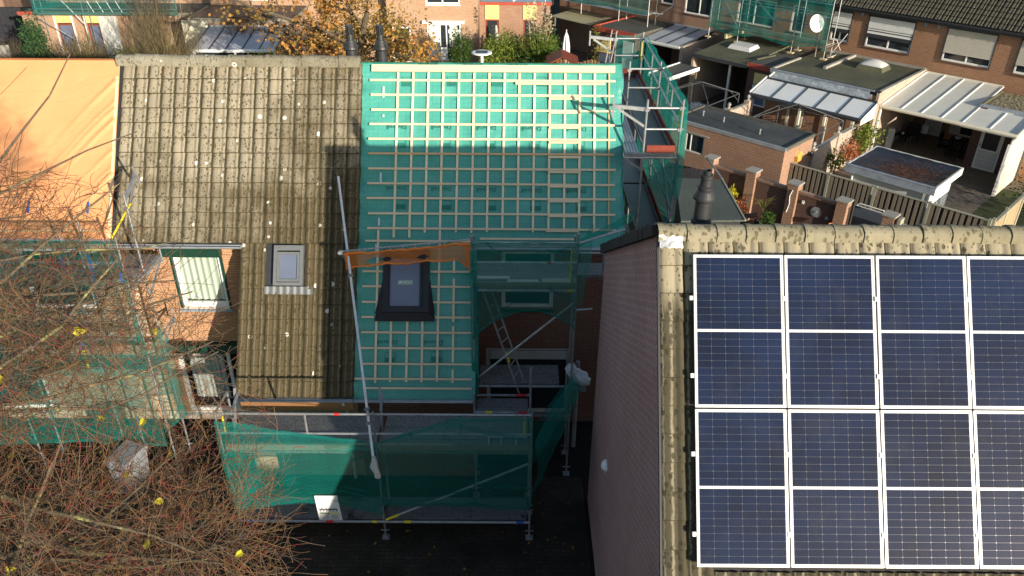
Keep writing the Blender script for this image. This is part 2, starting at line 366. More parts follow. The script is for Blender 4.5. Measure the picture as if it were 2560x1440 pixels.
leafm('leaf_olive', (0.15, 0.16, 0.045), (0.24, 0.22, 0.07)); leafm('leaf_red', (0.40, 0.12, 0.05), (0.50, 0.20, 0.08)); leafm('plume', (0.55, 0.45, 0.30), (0.68, 0.58, 0.42))
leafm('conifer', (0.045, 0.11, 0.045), (0.08, 0.16, 0.05))
simple('terracotta', (0.52, 0.19, 0.08), 0.8, 0.15); simple('pot_black', (0.02, 0.02, 0.022), 0.5, 0.2); simple('stone_white', (0.55, 0.54, 0.5), 0.8, 0.15)
simple('dish', (0.85, 0.85, 0.84), 0.45, 0.03); simple('bin_grey', (0.22, 0.23, 0.25), 0.5, 0.08, spec=0.4); simple('gate_blue', (0.085, 0.105, 0.135), 0.5, 0.12)
simple('rattan', (0.012, 0.011, 0.012), 0.8, 0.2); simple('plastic_white', (0.72, 0.72, 0.70), 0.4, 0.05)
simple('sign_white', (0.80, 0.81, 0.80), 0.4, 0.03); simple('ink', (0.02, 0.02, 0.025), 0.6, 0.1); simple('sign_green', (0.02, 0.22, 0.07), 0.5, 0.1)
simple('dome', (0.62, 0.60, 0.58), 0.25, 0.06, spec=0.5); simple('tarp_black', (0.018, 0.02, 0.027), 0.32, 0.3, 2, 0.8, 4, spec=0.5); simple('rust_leaf', (0.12, 0.05, 0.03), 0.9, 0.4, 5, 0.5, 20)
simple('orange_clay', (0.62, 0.30, 0.05), 0.7, 0.15); simple('turquoise', (0.10, 0.55, 0.55), 0.5, 0.1); simple('pole_orange', (0.48, 0.12, 0.03), 0.6, 0.2)
simple('sticker', (0.30, 0.42, 0.36), 0.5, 0.05)
see_glass('pane_clear', 0.16, (0.10, 0.11, 0.11))
simple('interior', (0.02, 0.018, 0.016), 0.9, 0.2)
# ---------------------------------------------------------------- object helpers
FR = Matrix()            # frame in which coordinates are being written
WM = {}                  # world matrices of roots and parts
def frame(m=None):
    global FR
    FR = m or Matrix()
A45 = R(-44.5)
RB = Matrix.Translation((16.92, 40.81, 0)) @ Matrix.Rotation(A45, 4, 'Z')   # terrace behind, turned to the row in front

def tag(o, label=None, cat=None, group=None, kind=None):
    if label: o['label'] = label
    if cat: o['category'] = cat
    if group: o['group'] = group
    if kind: o['kind'] = kind
    return o

def thing(name, label, cat, loc, rz=0.0, group=None):
    o = bpy.data.objects.new(name, None); COL.objects.link(o)
    o.empty_display_size = 0.3
    M = FR @ Matrix.Translation(loc) @ Matrix.Rotation(rz, 4, 'Z')
    o.matrix_basis = M; WM[o.name] = M
    return tag(o, label, cat, group)

class MB:
    def __init__(s): s.v = []; s.f = []
    def quad(s, a, b, c, d):
        i = len(s.v); s.v += [tuple(a), tuple(b), tuple(c), tuple(d)]; s.f.append((i, i+1, i+2, i+3)); return s
    def poly(s, pts):
        i = len(s.v); s.v += [tuple(p) for p in pts]; s.f.append(tuple(range(i, i+len(pts)))); return s
    def box(s, x0, x1, y0, y1, z0, z1):
        i = len(s.v)
        s.v += [(x0,y0,z0),(x1,y0,z0),(x1,y1,z0),(x0,y1,z0),(x0,y0,z1),(x1,y0,z1),(x1,y1,z1),(x0,y1,z1)]
        s.f += [tuple(i+k for k in q) for q in ((0,3,2,1),(4,5,6,7),(0,1,5,4),(1,2,6,5),(2,3,7,6),(3,0,4,7))]; return s
    def hexa(s, p):
        i = len(s.v); s.v += [tuple(q) for q in p]
        s.f += [tuple(i+k for k in q) for q in ((0,3,2,1),(4,5,6,7),(0,1,5,4),(1,2,6,5),(2,3,7,6),(3,0,4,7))]; return s
    def beam(s, p, q, w, h, upv=(0, 0, 1)):
        p = Vector(p); q = Vector(q); d = (q - p).normalized(); u = Vector(upv)
        sd = d.cross(u)
        if sd.length < 1e-4: sd = d.cross(Vector((0, 1, 0)))
        sd.normalize(); u = sd.cross(d).normalized(); a = sd * w / 2; b = u * h / 2
        return s.hexa([p-a-b, p+a-b, q+a-b, q-a-b, p-a+b, p+a+b, q+a+b, q-a+b])
    def tube(s, p, q, r, n=8, r2=None, caps=True):
        return s.path([p, q], [r, r if r2 is None else r2], n, caps)
    def path(s, pts, rs, n=6, caps=True):
        pts = [Vector(p) for p in pts]
        if not isinstance(rs, (list, tuple)): rs = [rs] * len(pts)
        i0 = len(s.v); prev = None
        for k, p in enumerate(pts):
            d = (pts[min(k+1, len(pts)-1)] - pts[max(k-1, 0)])
            d = d.normalized() if d.length > 1e-9 else Vector((0, 0, 1))
            if prev is None:
                a = d.cross(Vector((0, 0, 1)))
                if a.length < 1e-3: a = d.cross(Vector((0, 1, 0)))
            else:
                a = prev - d * prev.dot(d)
                if a.length < 1e-4: a = d.cross(Vector((0, 0, 1))) + Vector((1e-3, 0, 0))
            a.normalize(); prev = a; b = d.cross(a)
            for j in range(n):
                t = 2 * PI * j / n; s.v.append(tuple(p + (a * math.cos(t) + b * math.sin(t)) * rs[k]))
        for k in range(len(pts) - 1):
            for j in range(n):
                j2 = (j + 1) % n; x = i0 + k * n
                s.f.append((x + j, x + j2, x + n + j2, x + n + j))
        if caps:
            s.f.append(tuple(i0 + j for j in reversed(range(n)))); x = i0 + (len(pts)-1) * n; s.f.append(tuple(x + j for j in range(n)))
        return s
    def lathe(s, c, prof, n=16, axis=None):
        i0 = len(s.v); cx, cyy, cz = c
        for (r, z) in prof:
            for j in range(n):
                t = 2 * PI * j / n; s.v.append((cx + r * math.cos(t), cyy + r * math.sin(t), cz + z))
        for k in range(len(prof) - 1):
            for j in range(n):
                j2 = (j + 1) % n; x = i0 + k * n; s.f.append((x + j, x + j2, x + n + j2, x + n + j))
        s.f.append(tuple(i0 + j for j in reversed(range(n)))); x = i0 + (len(prof)-1) * n; s.f.append(tuple(x + j for j in range(n)))
        return s
    def grid(s, fn, nu, nv):
        i0 = len(s.v)
        for a in range(nu + 1):
            for b in range(nv + 1): s.v.append(tuple(fn(a / nu, b / nv)))
        for a in range(nu):
            for b in range(nv):
                x = i0 + a * (nv + 1) + b; s.f.append((x, x + nv + 1, x + nv + 2, x + 1))
        return s
    def extrude(s, pts, vec):
        """closed prism from a planar outline"""
        n = len(pts); i = len(s.v); v = Vector(vec)
        s.v += [tuple(p) for p in pts] + [tuple(Vector(p) + v) for p in pts]
        s.f.append(tuple(i + k for k in reversed(range(n)))); s.f.append(tuple(i + n + k for k in range(n)))
        for k in range(n): s.f.append((i + k, i + (k+1) % n, i + n + (k+1) % n, i + n + k))
        return s
    def wall(s, o, u, W, Ht, holes=(), depth=0.12, inward=None):
        """vertical wall sheet from o along u, with window holes (u0,u1,z0,z1) and reveals going inward"""
        o = Vector(o); u = Vector(u).normalized(); z = Vector((0, 0, 1)); nin = Vector(inward) if inward else z.cross(u)
        us = sorted({0.0, W, *[h[0] for h in holes], *[h[1] for h in holes]}); zs = sorted({0.0, Ht, *[h[2] for h in holes], *[h[3] for h in holes]})
        for i in range(len(us) - 1):
            for j in range(len(zs) - 1):
                cu = (us[i] + us[i+1]) / 2; cz = (zs[j] + zs[j+1]) / 2
                if any(h[0] < cu < h[1] and h[2] < cz < h[3] for h in holes): continue
                s.quad(o + u*us[i] + z*zs[j], o + u*us[i+1] + z*zs[j], o + u*us[i+1] + z*zs[j+1], o + u*us[i] + z*zs[j+1])
        for h in holes:
            c = [o + u*h[0] + z*h[2], o + u*h[1] + z*h[2], o + u*h[1] + z*h[3], o + u*h[0] + z*h[3]]
            for k in range(4): s.quad(c[k], c[(k+1) % 4], c[(k+1) % 4] + nin*depth, c[k] + nin*depth)
        return s
    def build(s, name, mat, parent=None, smooth=False, label=None, cat=None, group=None, kind=None):
        me = bpy.data.meshes.new(name); W = FR
        if parent is not None:
            T = WM[parent.name].inverted() @ W; wm = WM[parent.name]
        else:
            vv = [W @ Vector(p) for p in s.v]
            n = len(vv); ox = sum(p.x for p in vv) / n; oy = sum(p.y for p in vv) / n; oz = min(p.z for p in vv)
            wm = Matrix.Translation((ox, oy, oz)); T = wm.inverted() @ W
        me.from_pydata([T @ Vector(p) for p in s.v], [], s.f); me.materials.append(MATS[mat])
        if smooth: me.polygons.foreach_set('use_smooth', [True] * len(me.polygons))
        me.update()
        o = bpy.data.objects.new(name, me); COL.objects.link(o)
        if parent is not None: o.parent = parent
        else: o.matrix_basis = wm
        WM[o.name] = wm
        return tag(o, label, cat, group, kind)

def mesh_of(mb, name, mat, smooth=False):
    me = bpy.data.meshes.new(name); me.from_pydata([Vector(p) for p in mb.v], [], mb.f); me.materials.append(MATS[mat])
    if smooth: me.polygons.foreach_set('use_smooth', [True] * len(me.polygons))
    me.update(); return me

def piece(name, me, M, parent, kind=None):
    """one more object that shares mesh data, placed by matrix M (in the current frame) under parent"""
    o = bpy.data.objects.new(name, me); COL.objects.link(o); o.parent = parent
    o.matrix_basis = WM[parent.name].inverted() @ FR @ M
    WM[o.name] = FR @ M
    if kind: o['kind'] = kind
    return o

def copy_tree(o, M=None, parent=None, label=None):
    c = o.copy(); COL.objects.link(c)
    if parent is not None: c.parent = parent
    if M is not None: c.matrix_basis = M; WM[c.name] = M
    if label: c['label'] = label
    for ch in [k for k in o.children]: copy_tree(ch, None, c)
    return c

def text_mesh(txt, size, font_depth=0.0):
    cu = bpy.data.curves.new('lettering', 'FONT'); cu.body = txt; cu.size = size; cu.align_x = 'CENTER'; cu.align_y = 'CENTER'; cu.resolution_u = 2
    cu.extrude = font_depth
    ob = bpy.data.objects.new('lettering_tmp', cu); COL.objects.link(ob)
    dg = bpy.context.evaluated_depsgraph_get(); me = bpy.data.meshes.new_from_object(ob.evaluated_get(dg))
    bpy.data.objects.remove(ob); return me

def window_parts(root, o, u, W, Ht, nrm, frame_mat='white_frame', pane_mat='pane_dark', fw=0.07, mull=(), sill=None, back=0.07, curtain_mat=None, sill_proud=0.06, name='window'):
    """window in a wall: frame bars around a pane, set back from the wall face; nrm points out of the wall"""
    o = Vector(o); u = Vector(u).normalized(); z = Vector((0, 0, 1)); n = Vector(nrm).normalized()
    c = o - n * back
    fr = MB()
    d = n * 0.03
    def bar(a0, a1, b0, b1):
        p = [c + u*a0 + z*b0, c + u*a1 + z*b0, c + u*a1 + z*b1, c + u*a0 + z*b1]
        fr.hexa([p[0]-d, p[1]-d, p[2]-d, p[3]-d, p[0]+d, p[1]+d, p[2]+d, p[3]+d])
    bar(0, W, 0, fw); bar(0, W, Ht-fw, Ht); bar(0, fw, fw, Ht-fw); bar(W-fw, W, fw, Ht-fw)
    for mm in mull: bar(mm - fw*0.4, mm + fw*0.4, fw, Ht-fw)
    f = fr.build(name, frame_mat, root)
    q = c - n * 0.012
    MB().quad(q + u*fw*0.6 + z*fw*0.6, q + u*(W-fw*0.6) + z*fw*0.6, q + u*(W-fw*0.6) + z*(Ht-fw*0.6), q + u*fw*0.6 + z*(Ht-fw*0.6)).build('pane', pane_mat, f)
    if curtain_mat:
        q = c - n * 0.10
        MB().grid(lambda a, b: q + u*(fw + a*(W-2*fw)) + z*(fw*0.5 + b*(Ht-fw)) + n*0.02*math.sin(a*42), 60, 1).build('curtain', curtain_mat, f, smooth=True)
    if sill:
        e = o + n*sill_proud
        p = [o - n*back - z*0.06, o + u*W - n*back - z*0.06, e + u*(W+0.03) - z*0.08, e - u*0.03 - z*0.08]
        MB().hexa([p[0], p[1], p[2], p[3], p[0]+z*0.045, p[1]+z*0.045, p[2]+z*0.045, p[3]+z*0.045]).build('sill', sill, f)
    return f

# leaf clouds and shrubs
def leaf_cloud(mb, pts, size, rng, up=0.3, aspect=0.6):
    for p in pts:
        p = Vector(p); a = Vector((rng.gauss(0, 1), rng.gauss(0, 1), rng.gauss(0, 1) * 0.7)).normalized()
        n = Vector((rng.gauss(0, 1), rng.gauss(0, 1), rng.gauss(0, 1) + up)).normalized()
        b = a.cross(n)
        if b.length < 1e-3: continue
        b.normalize(); L = size * rng.uniform(0.6, 1.3); a *= L; b *= L * aspect * 0.5
        i = len(mb.v); mb.v += [tuple(p), tuple(p + a*0.45 + b), tuple(p + a), tuple(p + a*0.45 - b)]; mb.f.append((i, i+1, i+2, i+3))

def clump_points(c, rad, n, rng, clumps=14, tight=0.28):
    """points gathered in clumps inside an ellipsoid, so that gaps remain"""
    cs = []
    for _ in range(clumps):
        while True:
            d = Vector((rng.uniform(-1, 1), rng.uniform(-1, 1), rng.uniform(-1, 1)))
            if 0.25 < d.length < 1: break
        cs.append(d)
    out = []
    for i in range(n):
        k = rng.choice(cs); d = k + Vector((rng.gauss(0, 1), rng.gauss(0, 1), rng.gauss(0, 1))) * tight
        out.append((c[0] + d.x*rad[0], c[1] + d.y*rad[1], c[2] + d.z*rad[2]))
    return out

def shrub(name, label, loc, rad, zc, n, leaf, size, seed, cat='shrub', stems=5, stem_mat='bark', group=None, clumps=14, aspect=0.6, tight=0.28):
    rng = random.Random(seed); r = thing(name, label, cat, loc, group=group)
    x, y, z = loc; t = MB()
    for k in range(stems):
        a = rng.uniform(0, 2*PI); e = rng.uniform(0.3, 0.8)
        t.path([(x + 0.04*math.cos(a), y + 0.04*math.sin(a), z), (x + rad[0]*e*0.4*math.cos(a), y + rad[1]*e*0.4*math.sin(a), z + zc*0.6), (x + rad[0]*e*math.cos(a), y + rad[1]*e*math.sin(a), z + zc + rad[2]*0.4)], [0.03, 0.02, 0.008], 5)
    t.build('trunk', stem_mat, r)
    m = MB(); leaf_cloud(m, clump_points((x, y, z + zc), rad, n, rng, clumps, tight), size, rng, aspect=aspect); m.build('crown', leaf, r)
    return r

def wispy(name, label, loc, h, spread, n, mat, seed, cat='shrub', r0=0.012, leaf=None, nleaf=0, lsize=0.08, bend=0.25, forks=2):
    """many upright thin stems from one base"""
    rng = random.Random(seed); r = thing(name, label, cat, loc); x, y, z = loc; t = MB(); tips = []
    for k in range(n):
        a = rng.uniform(0, 2*PI); s = spread * math.sqrt(rng.random()); hh = h * rng.uniform(0.6, 1.05) * (1 - 0.25*(s/spread)**2)
        b0 = Vector((x + 0.3*s*math.cos(a)*0.5, y + 0.3*s*math.sin(a)*0.5, z)); tip = Vector((x + s*math.cos(a), y + s*math.sin(a), z + hh))
        mid = b0.lerp(tip, 0.5) + Vector((-math.cos(a), -math.sin(a), 0.3)) * bend * s
        t.path([b0, mid, tip], [r0, r0*0.7, r0*0.25], 3, caps=False)
        for q in range(forks):
            f = rng.uniform(0.35, 0.85); p = mid.lerp(tip, f); e = p + Vector((rng.gauss(0, 0.25), rng.gauss(0, 0.25), rng.uniform(0.3, 0.7))) * (hh * 0.3)
            t.path([p, p.lerp(e, 0.5) + Vector((rng.gauss(0, .03), rng.gauss(0, .03), 0)), e], [r0*0.45, r0*0.35, r0*0.2], 3, caps=False); tips.append(e)
        tips.append(tip)
    t.build('stems', mat, r)
    if leaf:
        m = MB(); pts = []
        for k in range(nleaf):
            p = rng.choice(tips); pts.append((p.x + rng.gauss(0, .12), p.y + rng.gauss(0, .12), p.z - abs(rng.gauss(0, h*0.2))))
        leaf_cloud(m, pts, lsize, rng, aspect=0.3); m.build('foliage', leaf, r)
    return r
# ---------------------------------------------------------------- ground
MB().quad((-400, -300, 0), (400, -300, 0), (400, 500, 0), (-400, 500, 0)).build('ground', 'asphalt', kind='structure')
MB().quad((-14, 4, 0.004), (1.66, 4, 0.004), (1.66, 13.9, 0.004), (-14, 13.9, 0.004)).build('pavement', 'paver', kind='structure')
MB().quad((-45, 23.5, 0.004), (9, 23.5, 0.004), (9, 54, 0.004), (-45, 54, 0.004)).build('lawn', 'lawn', kind='structure')
frame(RB)
MB().quad((-22, -14.7, 0.008), (16, -14.7, 0.008), (16, 0, 0.008), (-22, 0, 0.008)).build('garden_paving', 'garden_paving', kind='structure')
MB().quad((3.9, -5.4, 0.012), (9.4, -5.4, 0.012), (9.4, 0, 0.012), (3.9, 0, 0.012)).build('patio', 'patio', kind='structure')
frame()

# ---------------------------------------------------------------- terrace in front: shared roof geometry
RY, RZ = 17.92, 8.56
PC, PS = math.cos(R(54.3)), math.sin(R(54.3))
def RP(x, s, h=0.0): return (x, RY - s*PC - h*PS, RZ - s*PS + h*PC)
RPAX = Matrix(((1, 0, 0), (0, PC, -PS), (0, PS, PC)))     # x, up-slope, normal
def on_roof(x, s, h=0.0, flip=False):
    m = RPAX.to_4x4() @ (Matrix.Rotation(PI, 4, 'Z') if flip else Matrix())
    return Matrix.Translation(RP(x, s, h)) @ m

PROF = ((0, -.012), (.012, -.012), (.026, .006), (.05, .020), (.10, .026), (.15, .020), (.185, .008), (.20, .012), (.225, .030), (.255, .033), (.278, .020), (.288, -.008), (.30, -.012))
def tile_mesh(name, mat, W=0.30, L=0.40, step=0.042, fine=False, amp=1.0, edge='tile_edge', lip=.016):
    pr = list(PROF)
    if fine:
        pr = []
        for (a, b) in zip(PROF, PROF[1:]):
            n = max(1, int((b[0] - a[0]) / .013))
            pr += [(a[0] + (b[0]-a[0])*k/n, a[1] + (b[1]-a[1])*k/n) for k in range(n)]
        pr.append(PROF[-1])
    n = len(pr) - 1; v = MB()
    top = [[(W/.3*x, yy, zz + amp*z) for (x, z) in pr] for yy, zz in ((0.0, step), (lip, step*(1 - lip/L)), (L, 0.0))]
    v.v += top[0] + top[1] + top[2]
    for k in range(n): v.f.append((n+1+k, n+1+k+1, 2*n+2+k+1, 2*n+2+k))
    for k in range(n): v.f.append((k, k+1, n+1+k+1, n+1+k))
    j = len(v.v); v.v += [(p[0], 0.0, p[2]) for p in top[0]] + [(p[0], 0.006, p[2] - 0.034) for p in top[0]]
    for k in range(n): v.f.append((j + k + n + 1, j + k + n + 2, j + k + 1, j + k))
    me = mesh_of(v, name, mat, smooth=True); me.materials.append(MATS[edge])
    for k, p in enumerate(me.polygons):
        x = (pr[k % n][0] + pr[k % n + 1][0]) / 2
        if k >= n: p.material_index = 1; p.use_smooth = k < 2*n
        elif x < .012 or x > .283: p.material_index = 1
    return me

def ridge_tile_mesh(name, mat, L=0.43, r=0.13, drop=0.11):
    m = MB(); n = 10; t0 = 0.06
    def ringpts(x, rr):
        return [(x, rr*math.cos(PI - PI*k/n)*1.05, rr*math.sin(PI*k/n)*0.85 + (-(drop) if k in (0, n) else 0.0)) for k in range(n + 1)]
    rings = [ringpts(0, r*1.08), ringpts(0.07, r*1.08), ringpts(0.075, r), ringpts(L + 0.03, r*0.96)]
    for rg in rings: m.v += rg
    for a in range(3):
        for k in range(n): x = a*(n+1) + k; m.f.append((x, x+n+1, x+n+2, x+1))
    j = len(m.v); m.v += rings[0] + [(0.0, p[1]*0.85, p[2]*0.85) for p in rings[0]]
    for k in range(n): m.f.append((j+k, j+k+1, j+n+1+k+1, j+n+1+k))
    j = len(m.v); m.v += rings[3] + [(L+0.03, p[1]*0.8, p[2]*0.8) for p in rings[3]]
    for k in range(n): m.f.append((j+k+1, j+k, j+n+1+k, j+n+1+k+1))
    return mesh_of(m, name, mat, smooth=False)

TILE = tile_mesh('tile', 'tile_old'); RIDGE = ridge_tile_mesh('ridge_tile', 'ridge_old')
WY, LY = 15.9, 13.9                   # main front wall and low front wall under the long roof

def back_roof(root, x0, x1, mat):
    MB().quad((x0, RY, RZ - 0.04), (x0, 22.9, 5.30), (x1, 22.9, 5.30), (x1, RY, RZ - 0.04)).build('rear_roof', mat, root)

# ---- middle house with the old tiled roof
hA = thing('terraced_house', 'brick terraced house with mossy old grey tiled roof beside the orange tarpaulin', 'house', (-6.1, 18.5, 0))
XA0, XA1, XC0 = -8.75, -3.40, -5.93
winA = (-7.74, -6.56, 3.36, 4.86); doorA = (-8.15, -5.98, 0.25, 2.20)
MB().wall((XA0, WY, 0), (1, 0, 0), XA1 - XA0, 5.65, [(winA[0]-XA0, winA[1]-XA0, winA[2], winA[3]), (doorA[0]-XA0, doorA[1]-XA0, doorA[2], doorA[3])], 0.14, (0, 1, 0)).build('front_wall', 'mortar', hA)
fwA = bpy.data.objects[-1] if False else [c for c in hA.children if c.name.startswith('front_wall')][0]
# single bricks on the sunlit front wall
bm = MB(); bw_, bh_ = 0.208, 0.051
for (a, b, c, d_) in (((0, -0.009, 0), (bw_, -0.009, 0), (bw_, -0.009, bh_), (0, -0.009, bh_)), ((0, -0.009, bh_), (bw_, -0.009, bh_), (bw_, 0.002, bh_), (0, 0.002, bh_)), ((0, 0.002, 0), (bw_, 0.002, 0), (bw_, -0.009, 0), (0, -0.009, 0)), ((0, -0.009, 0), (0, -0.009, bh_), (0, 0.002, bh_), (0, 0.002, 0)), ((bw_, -0.009, 0), (bw_, 0.002, 0), (bw_, 0.002, bh_), (bw_, -0.009, bh_))):
    bm.quad(a, b, c, d_)
BRICK = mesh_of(bm, 'brick', 'brick_piece')
rest = MB(); cnt = 0; pend = []
for row in range(0, 84):
    z = 0.25 + row * 0.0625; x = XA0 + 0.005 + (0.11 if row % 2 else 0.0)
    while x < XC0 + 0.10:
        x1 = x + bw_
        hit = False
        for h in (winA, doorA):
            if x1 > h[0] and x < h[1] and z + bh_ > h[2] and z < h[3]:
                hit = True                       # cut bricks beside the opening
                if h[0] - x > .03: rest.box(x, h[0], WY - 0.009, WY + 0.002, z, z + bh_)
                if x1 - h[1] > .03: rest.box(h[1], x1, WY - 0.009, WY + 0.002, z, z + bh_)
        if not hit:
            pend.append((x, z))
        x += 0.2185
pend.sort(key=lambda p: -((p[1] > 2.42) * 10 + (p[0] > -8.2) * 5 + p[1] * 0.1))
for (x, z) in pend:
    if cnt < 300:
        piece('brick', BRICK, Matrix.Translation((x, WY, z)), fwA); cnt += 1
    else:
        rest.box(x, x + bw_, WY - 0.009, WY + 0.002, z, z + bh_)
rest.build('brickwork', 'brick_piece', fwA, kind='stuff')
MB().quad((XC0, LY, 0), (XC0, WY, 0), (XC0, WY, 5.6), (XC0, LY, 2.75)).build('cheek_wall', 'brick_orange', hA)
MB().box(XC0 + 0.002, XA1, LY, LY + 0.1, 0, 2.62).build('low_front_wall', 'brick_orange', hA)
MB().box(XC0 + 0.06, XA1 - 0.02, 13.63, 13.67, 2.17, 2.44).build('fascia_board', 'trim_orange', hA)
MB().quad(RP(XA0, 0.02, -0.04), RP(XA1, 0.02, -0.04), RP(XA1, 4.15, -0.04), RP(XA0, 4.15, -0.04)).quad(RP(XC0, 4.15, -0.04), RP(XA1, 4.15, -0.04), RP(XA1, 7.45, -0.04), RP(XC0, 7.45, -0.04)).build('roof', 'anthracite', hA)
roofA = [c for c in hA.children if c.name.startswith('roof')][0]
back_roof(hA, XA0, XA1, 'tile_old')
rng = random.Random(3)
for row in range(12):
    s = 0.065 + 0.3345 * (row + 1)
    for c in range(18):
        x = XA0 + 0.03 + c * 0.2975
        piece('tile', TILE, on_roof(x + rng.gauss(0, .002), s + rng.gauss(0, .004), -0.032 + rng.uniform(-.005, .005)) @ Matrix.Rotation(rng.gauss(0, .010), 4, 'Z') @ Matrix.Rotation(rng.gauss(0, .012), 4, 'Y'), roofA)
sky = (-5.22, -4.52, 4.10, 5.16)
for row in range(10):
    s = 4.08 + 0.333 * (row + 1)
    for c in range(9):
        x = XC0 - 0.01 + c * 0.2835
        if x + 0.3 > sky[0] + 0.12 and x < sky[1] - 0.12 and s > sky[2] + 0.1 and s - 0.333 < sky[3] - 0.18: continue
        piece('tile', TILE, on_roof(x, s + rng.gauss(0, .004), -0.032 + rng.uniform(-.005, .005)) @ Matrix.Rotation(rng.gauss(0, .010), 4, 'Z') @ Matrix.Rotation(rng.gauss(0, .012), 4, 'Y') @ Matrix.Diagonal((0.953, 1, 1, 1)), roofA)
for k in range(13):
    piece('ridge_tile', RIDGE, Matrix.Translation((XA0 - 0.05 + k * 0.411, RY - 0.01, RZ + 0.055 + rng.uniform(-.008, .008))) @ Matrix.Rotation(rng.gauss(0, .012), 4, 'Z'), roofA)
g = MB(); gp = []
def gutter(mb, x0, x1, y, z, r=0.065):
    n = 8
    def fn(a, b):
        t = PI + PI * b; return (x0 + (x1-x0)*a, y + r*math.cos(t), z + r*math.sin(t))
    mb.grid(fn, 1, n); mb.grid(lambda a, b: (x0 + (x1-x0)*a, y + (r-.008)*math.cos(PI + PI*b), z + (r-.008)*math.sin(PI+PI*b)), 1, n)
    mb.tube((x0, y - r, z), (x1, y - r, z), 0.012, 6)
    for xx in (x0, x1): mb.poly([(xx, y + r*math.cos(PI+PI*b/n), z + r*math.sin(PI+PI*b/n)) for b in range(n+1)])
gutter(g, XA0, XC0 + 0.02, 15.43, 5.24); g.build('gutter', 'zinc', hA)
g = MB(); gutter(g, XC0 - 0.02, XA1, 13.55, 2.505, .05); g.build('gutter', 'zinc', hA)
MB().tube((-3.62, 13.55, 2.4), (-3.62, 13.82, 2.15), 0.035).tube((-3.62, 13.82, 2.15), (-3.62, 13.82, 0), 0.035).build('downpipe', 'white_dirty', hA)
f = window_parts(hA, (winA[0], WY, winA[2]), (1, 0, 0), winA[1]-winA[0], winA[3]-winA[2], (0, -1, 0), 'white_frame', 'pane_clear', 0.13, (), 'lead', 0.08)
MB().quad((winA[0], WY + .30, winA[2]), (winA[1], WY + .30, winA[2]), (winA[1], WY + .30, winA[3]), (winA[0], WY + .30, winA[3])).build('room', 'interior', f)
MB().grid(lambda a, b: (winA[0]+.10+a*(.98), WY + .15 + .012*math.sin(a*40), winA[2]+.14 + b*1.22), 60, 1).build('curtain', 'curtain_pale', f, smooth=True)
for k, xx in enumerate((winA[0] - 0.005, winA[1] - 0.045)):
    MB().box(xx, xx + 0.05, WY - 0.03, WY + 0.05, winA[2], winA[3]).build('shutter_rail', 'green_dark', f)
MB().box(winA[0] - 0.10, winA[1] + 0.03, WY - 0.19, WY - 0.012, 4.80, 5.02).build('shutter_box', 'green_dark', f)
f = window_parts(hA, (doorA[0], WY, doorA[2]), (1, 0, 0), doorA[1]-doorA[0], doorA[3]-doorA[2], (0, -1, 0), 'white_frame', 'pane_clear', 0.10, (1.22,), 'white_dirty', 0.08, name='patio_window')
MB().quad((doorA[0], WY + .45, doorA[2]), (doorA[1], WY + .45, doorA[2]), (doorA[1], WY + .45, doorA[3]), (doorA[0], WY + .45, doorA[3])).build('room', 'interior', f)
MB().grid(lambda a, b: (doorA[0]+.2+a*0.85, WY + .16 + .012*math.sin(a*30), doorA[2]+.35 + b*1.4), 50, 1).build('curtain', 'curtain_white', f, smooth=True)
MB().extrude([(doorA[0]-.12, WY - .01, 2.43), (doorA[0]-.12, WY - .17, 2.40), (doorA[0]-.12, WY - .20, 2.25), (doorA[0]-.12, WY - .14, 2.14), (doorA[0]-.12, WY - .01, 2.14)], (doorA[1]-doorA[0]+.16, 0, 0)).build('shutter_box', 'green_dark', f)
# small skylight with lead apron
def sky_frame(root, x0, x1, s0, s1, t, mat, glassmat, hgt, name, gl):
    m = MB()
    for (a, b, c, d_) in ((x0, x1, s0, s0 + t*1.6), (x0, x1, s1 - t, s1), (x0, x0 + t, s0 + t*1.6, s1 - t), (x1 - t, x1, s0 + t*1.6, s1 - t)):
        m.hexa([RP(a, d_, -.03), RP(b, d_, -.03), RP(b, c, -.03), RP(a, c, -.03), RP(a, d_, hgt), RP(b, d_, hgt), RP(b, c, hgt), RP(a, c, hgt)])
    f = m.build(name, mat, root)
    i = 0.055
    m = MB()
    for (a, b, c, d_) in ((gl[0]-i, gl[1]+i, gl[2]-i, gl[2]), (gl[0]-i, gl[1]+i, gl[3], gl[3]+i), (gl[0]-i, gl[0], gl[2], gl[3]), (gl[1], gl[1]+i, gl[2], gl[3])):
        m.hexa([RP(a, d_, 0), RP(b, d_, 0), RP(b, c, 0), RP(a, c, 0), RP(a, d_, hgt - .012), RP(b, d_, hgt - .012), RP(b, c, hgt - .012), RP(a, c, hgt - .012)])
    m.build('sash', mat, f)
    MB().quad(RP(gl[0], gl[3], hgt - .04), RP(gl[1], gl[3], hgt - .04), RP(gl[1], gl[2], hgt - .04), RP(gl[0], gl[2], hgt - .04)).build('pane', glassmat, f)
    return f
f = sky_frame(hA, -5.19, -4.55, 4.12, 5.00, 0.07, 'skylight_grey', 'pane_blue', 0.07, 'skylight', (-5.06, -4.68, 4.32, 4.86))
MB().grid(lambda a, b: RP(-5.39 + a*1.07, 5.02 + b*.17, 0.035 + .012*math.sin(a*45) - .02*b), 40, 3).build('apron', 'skylight_grey', f, smooth=True)

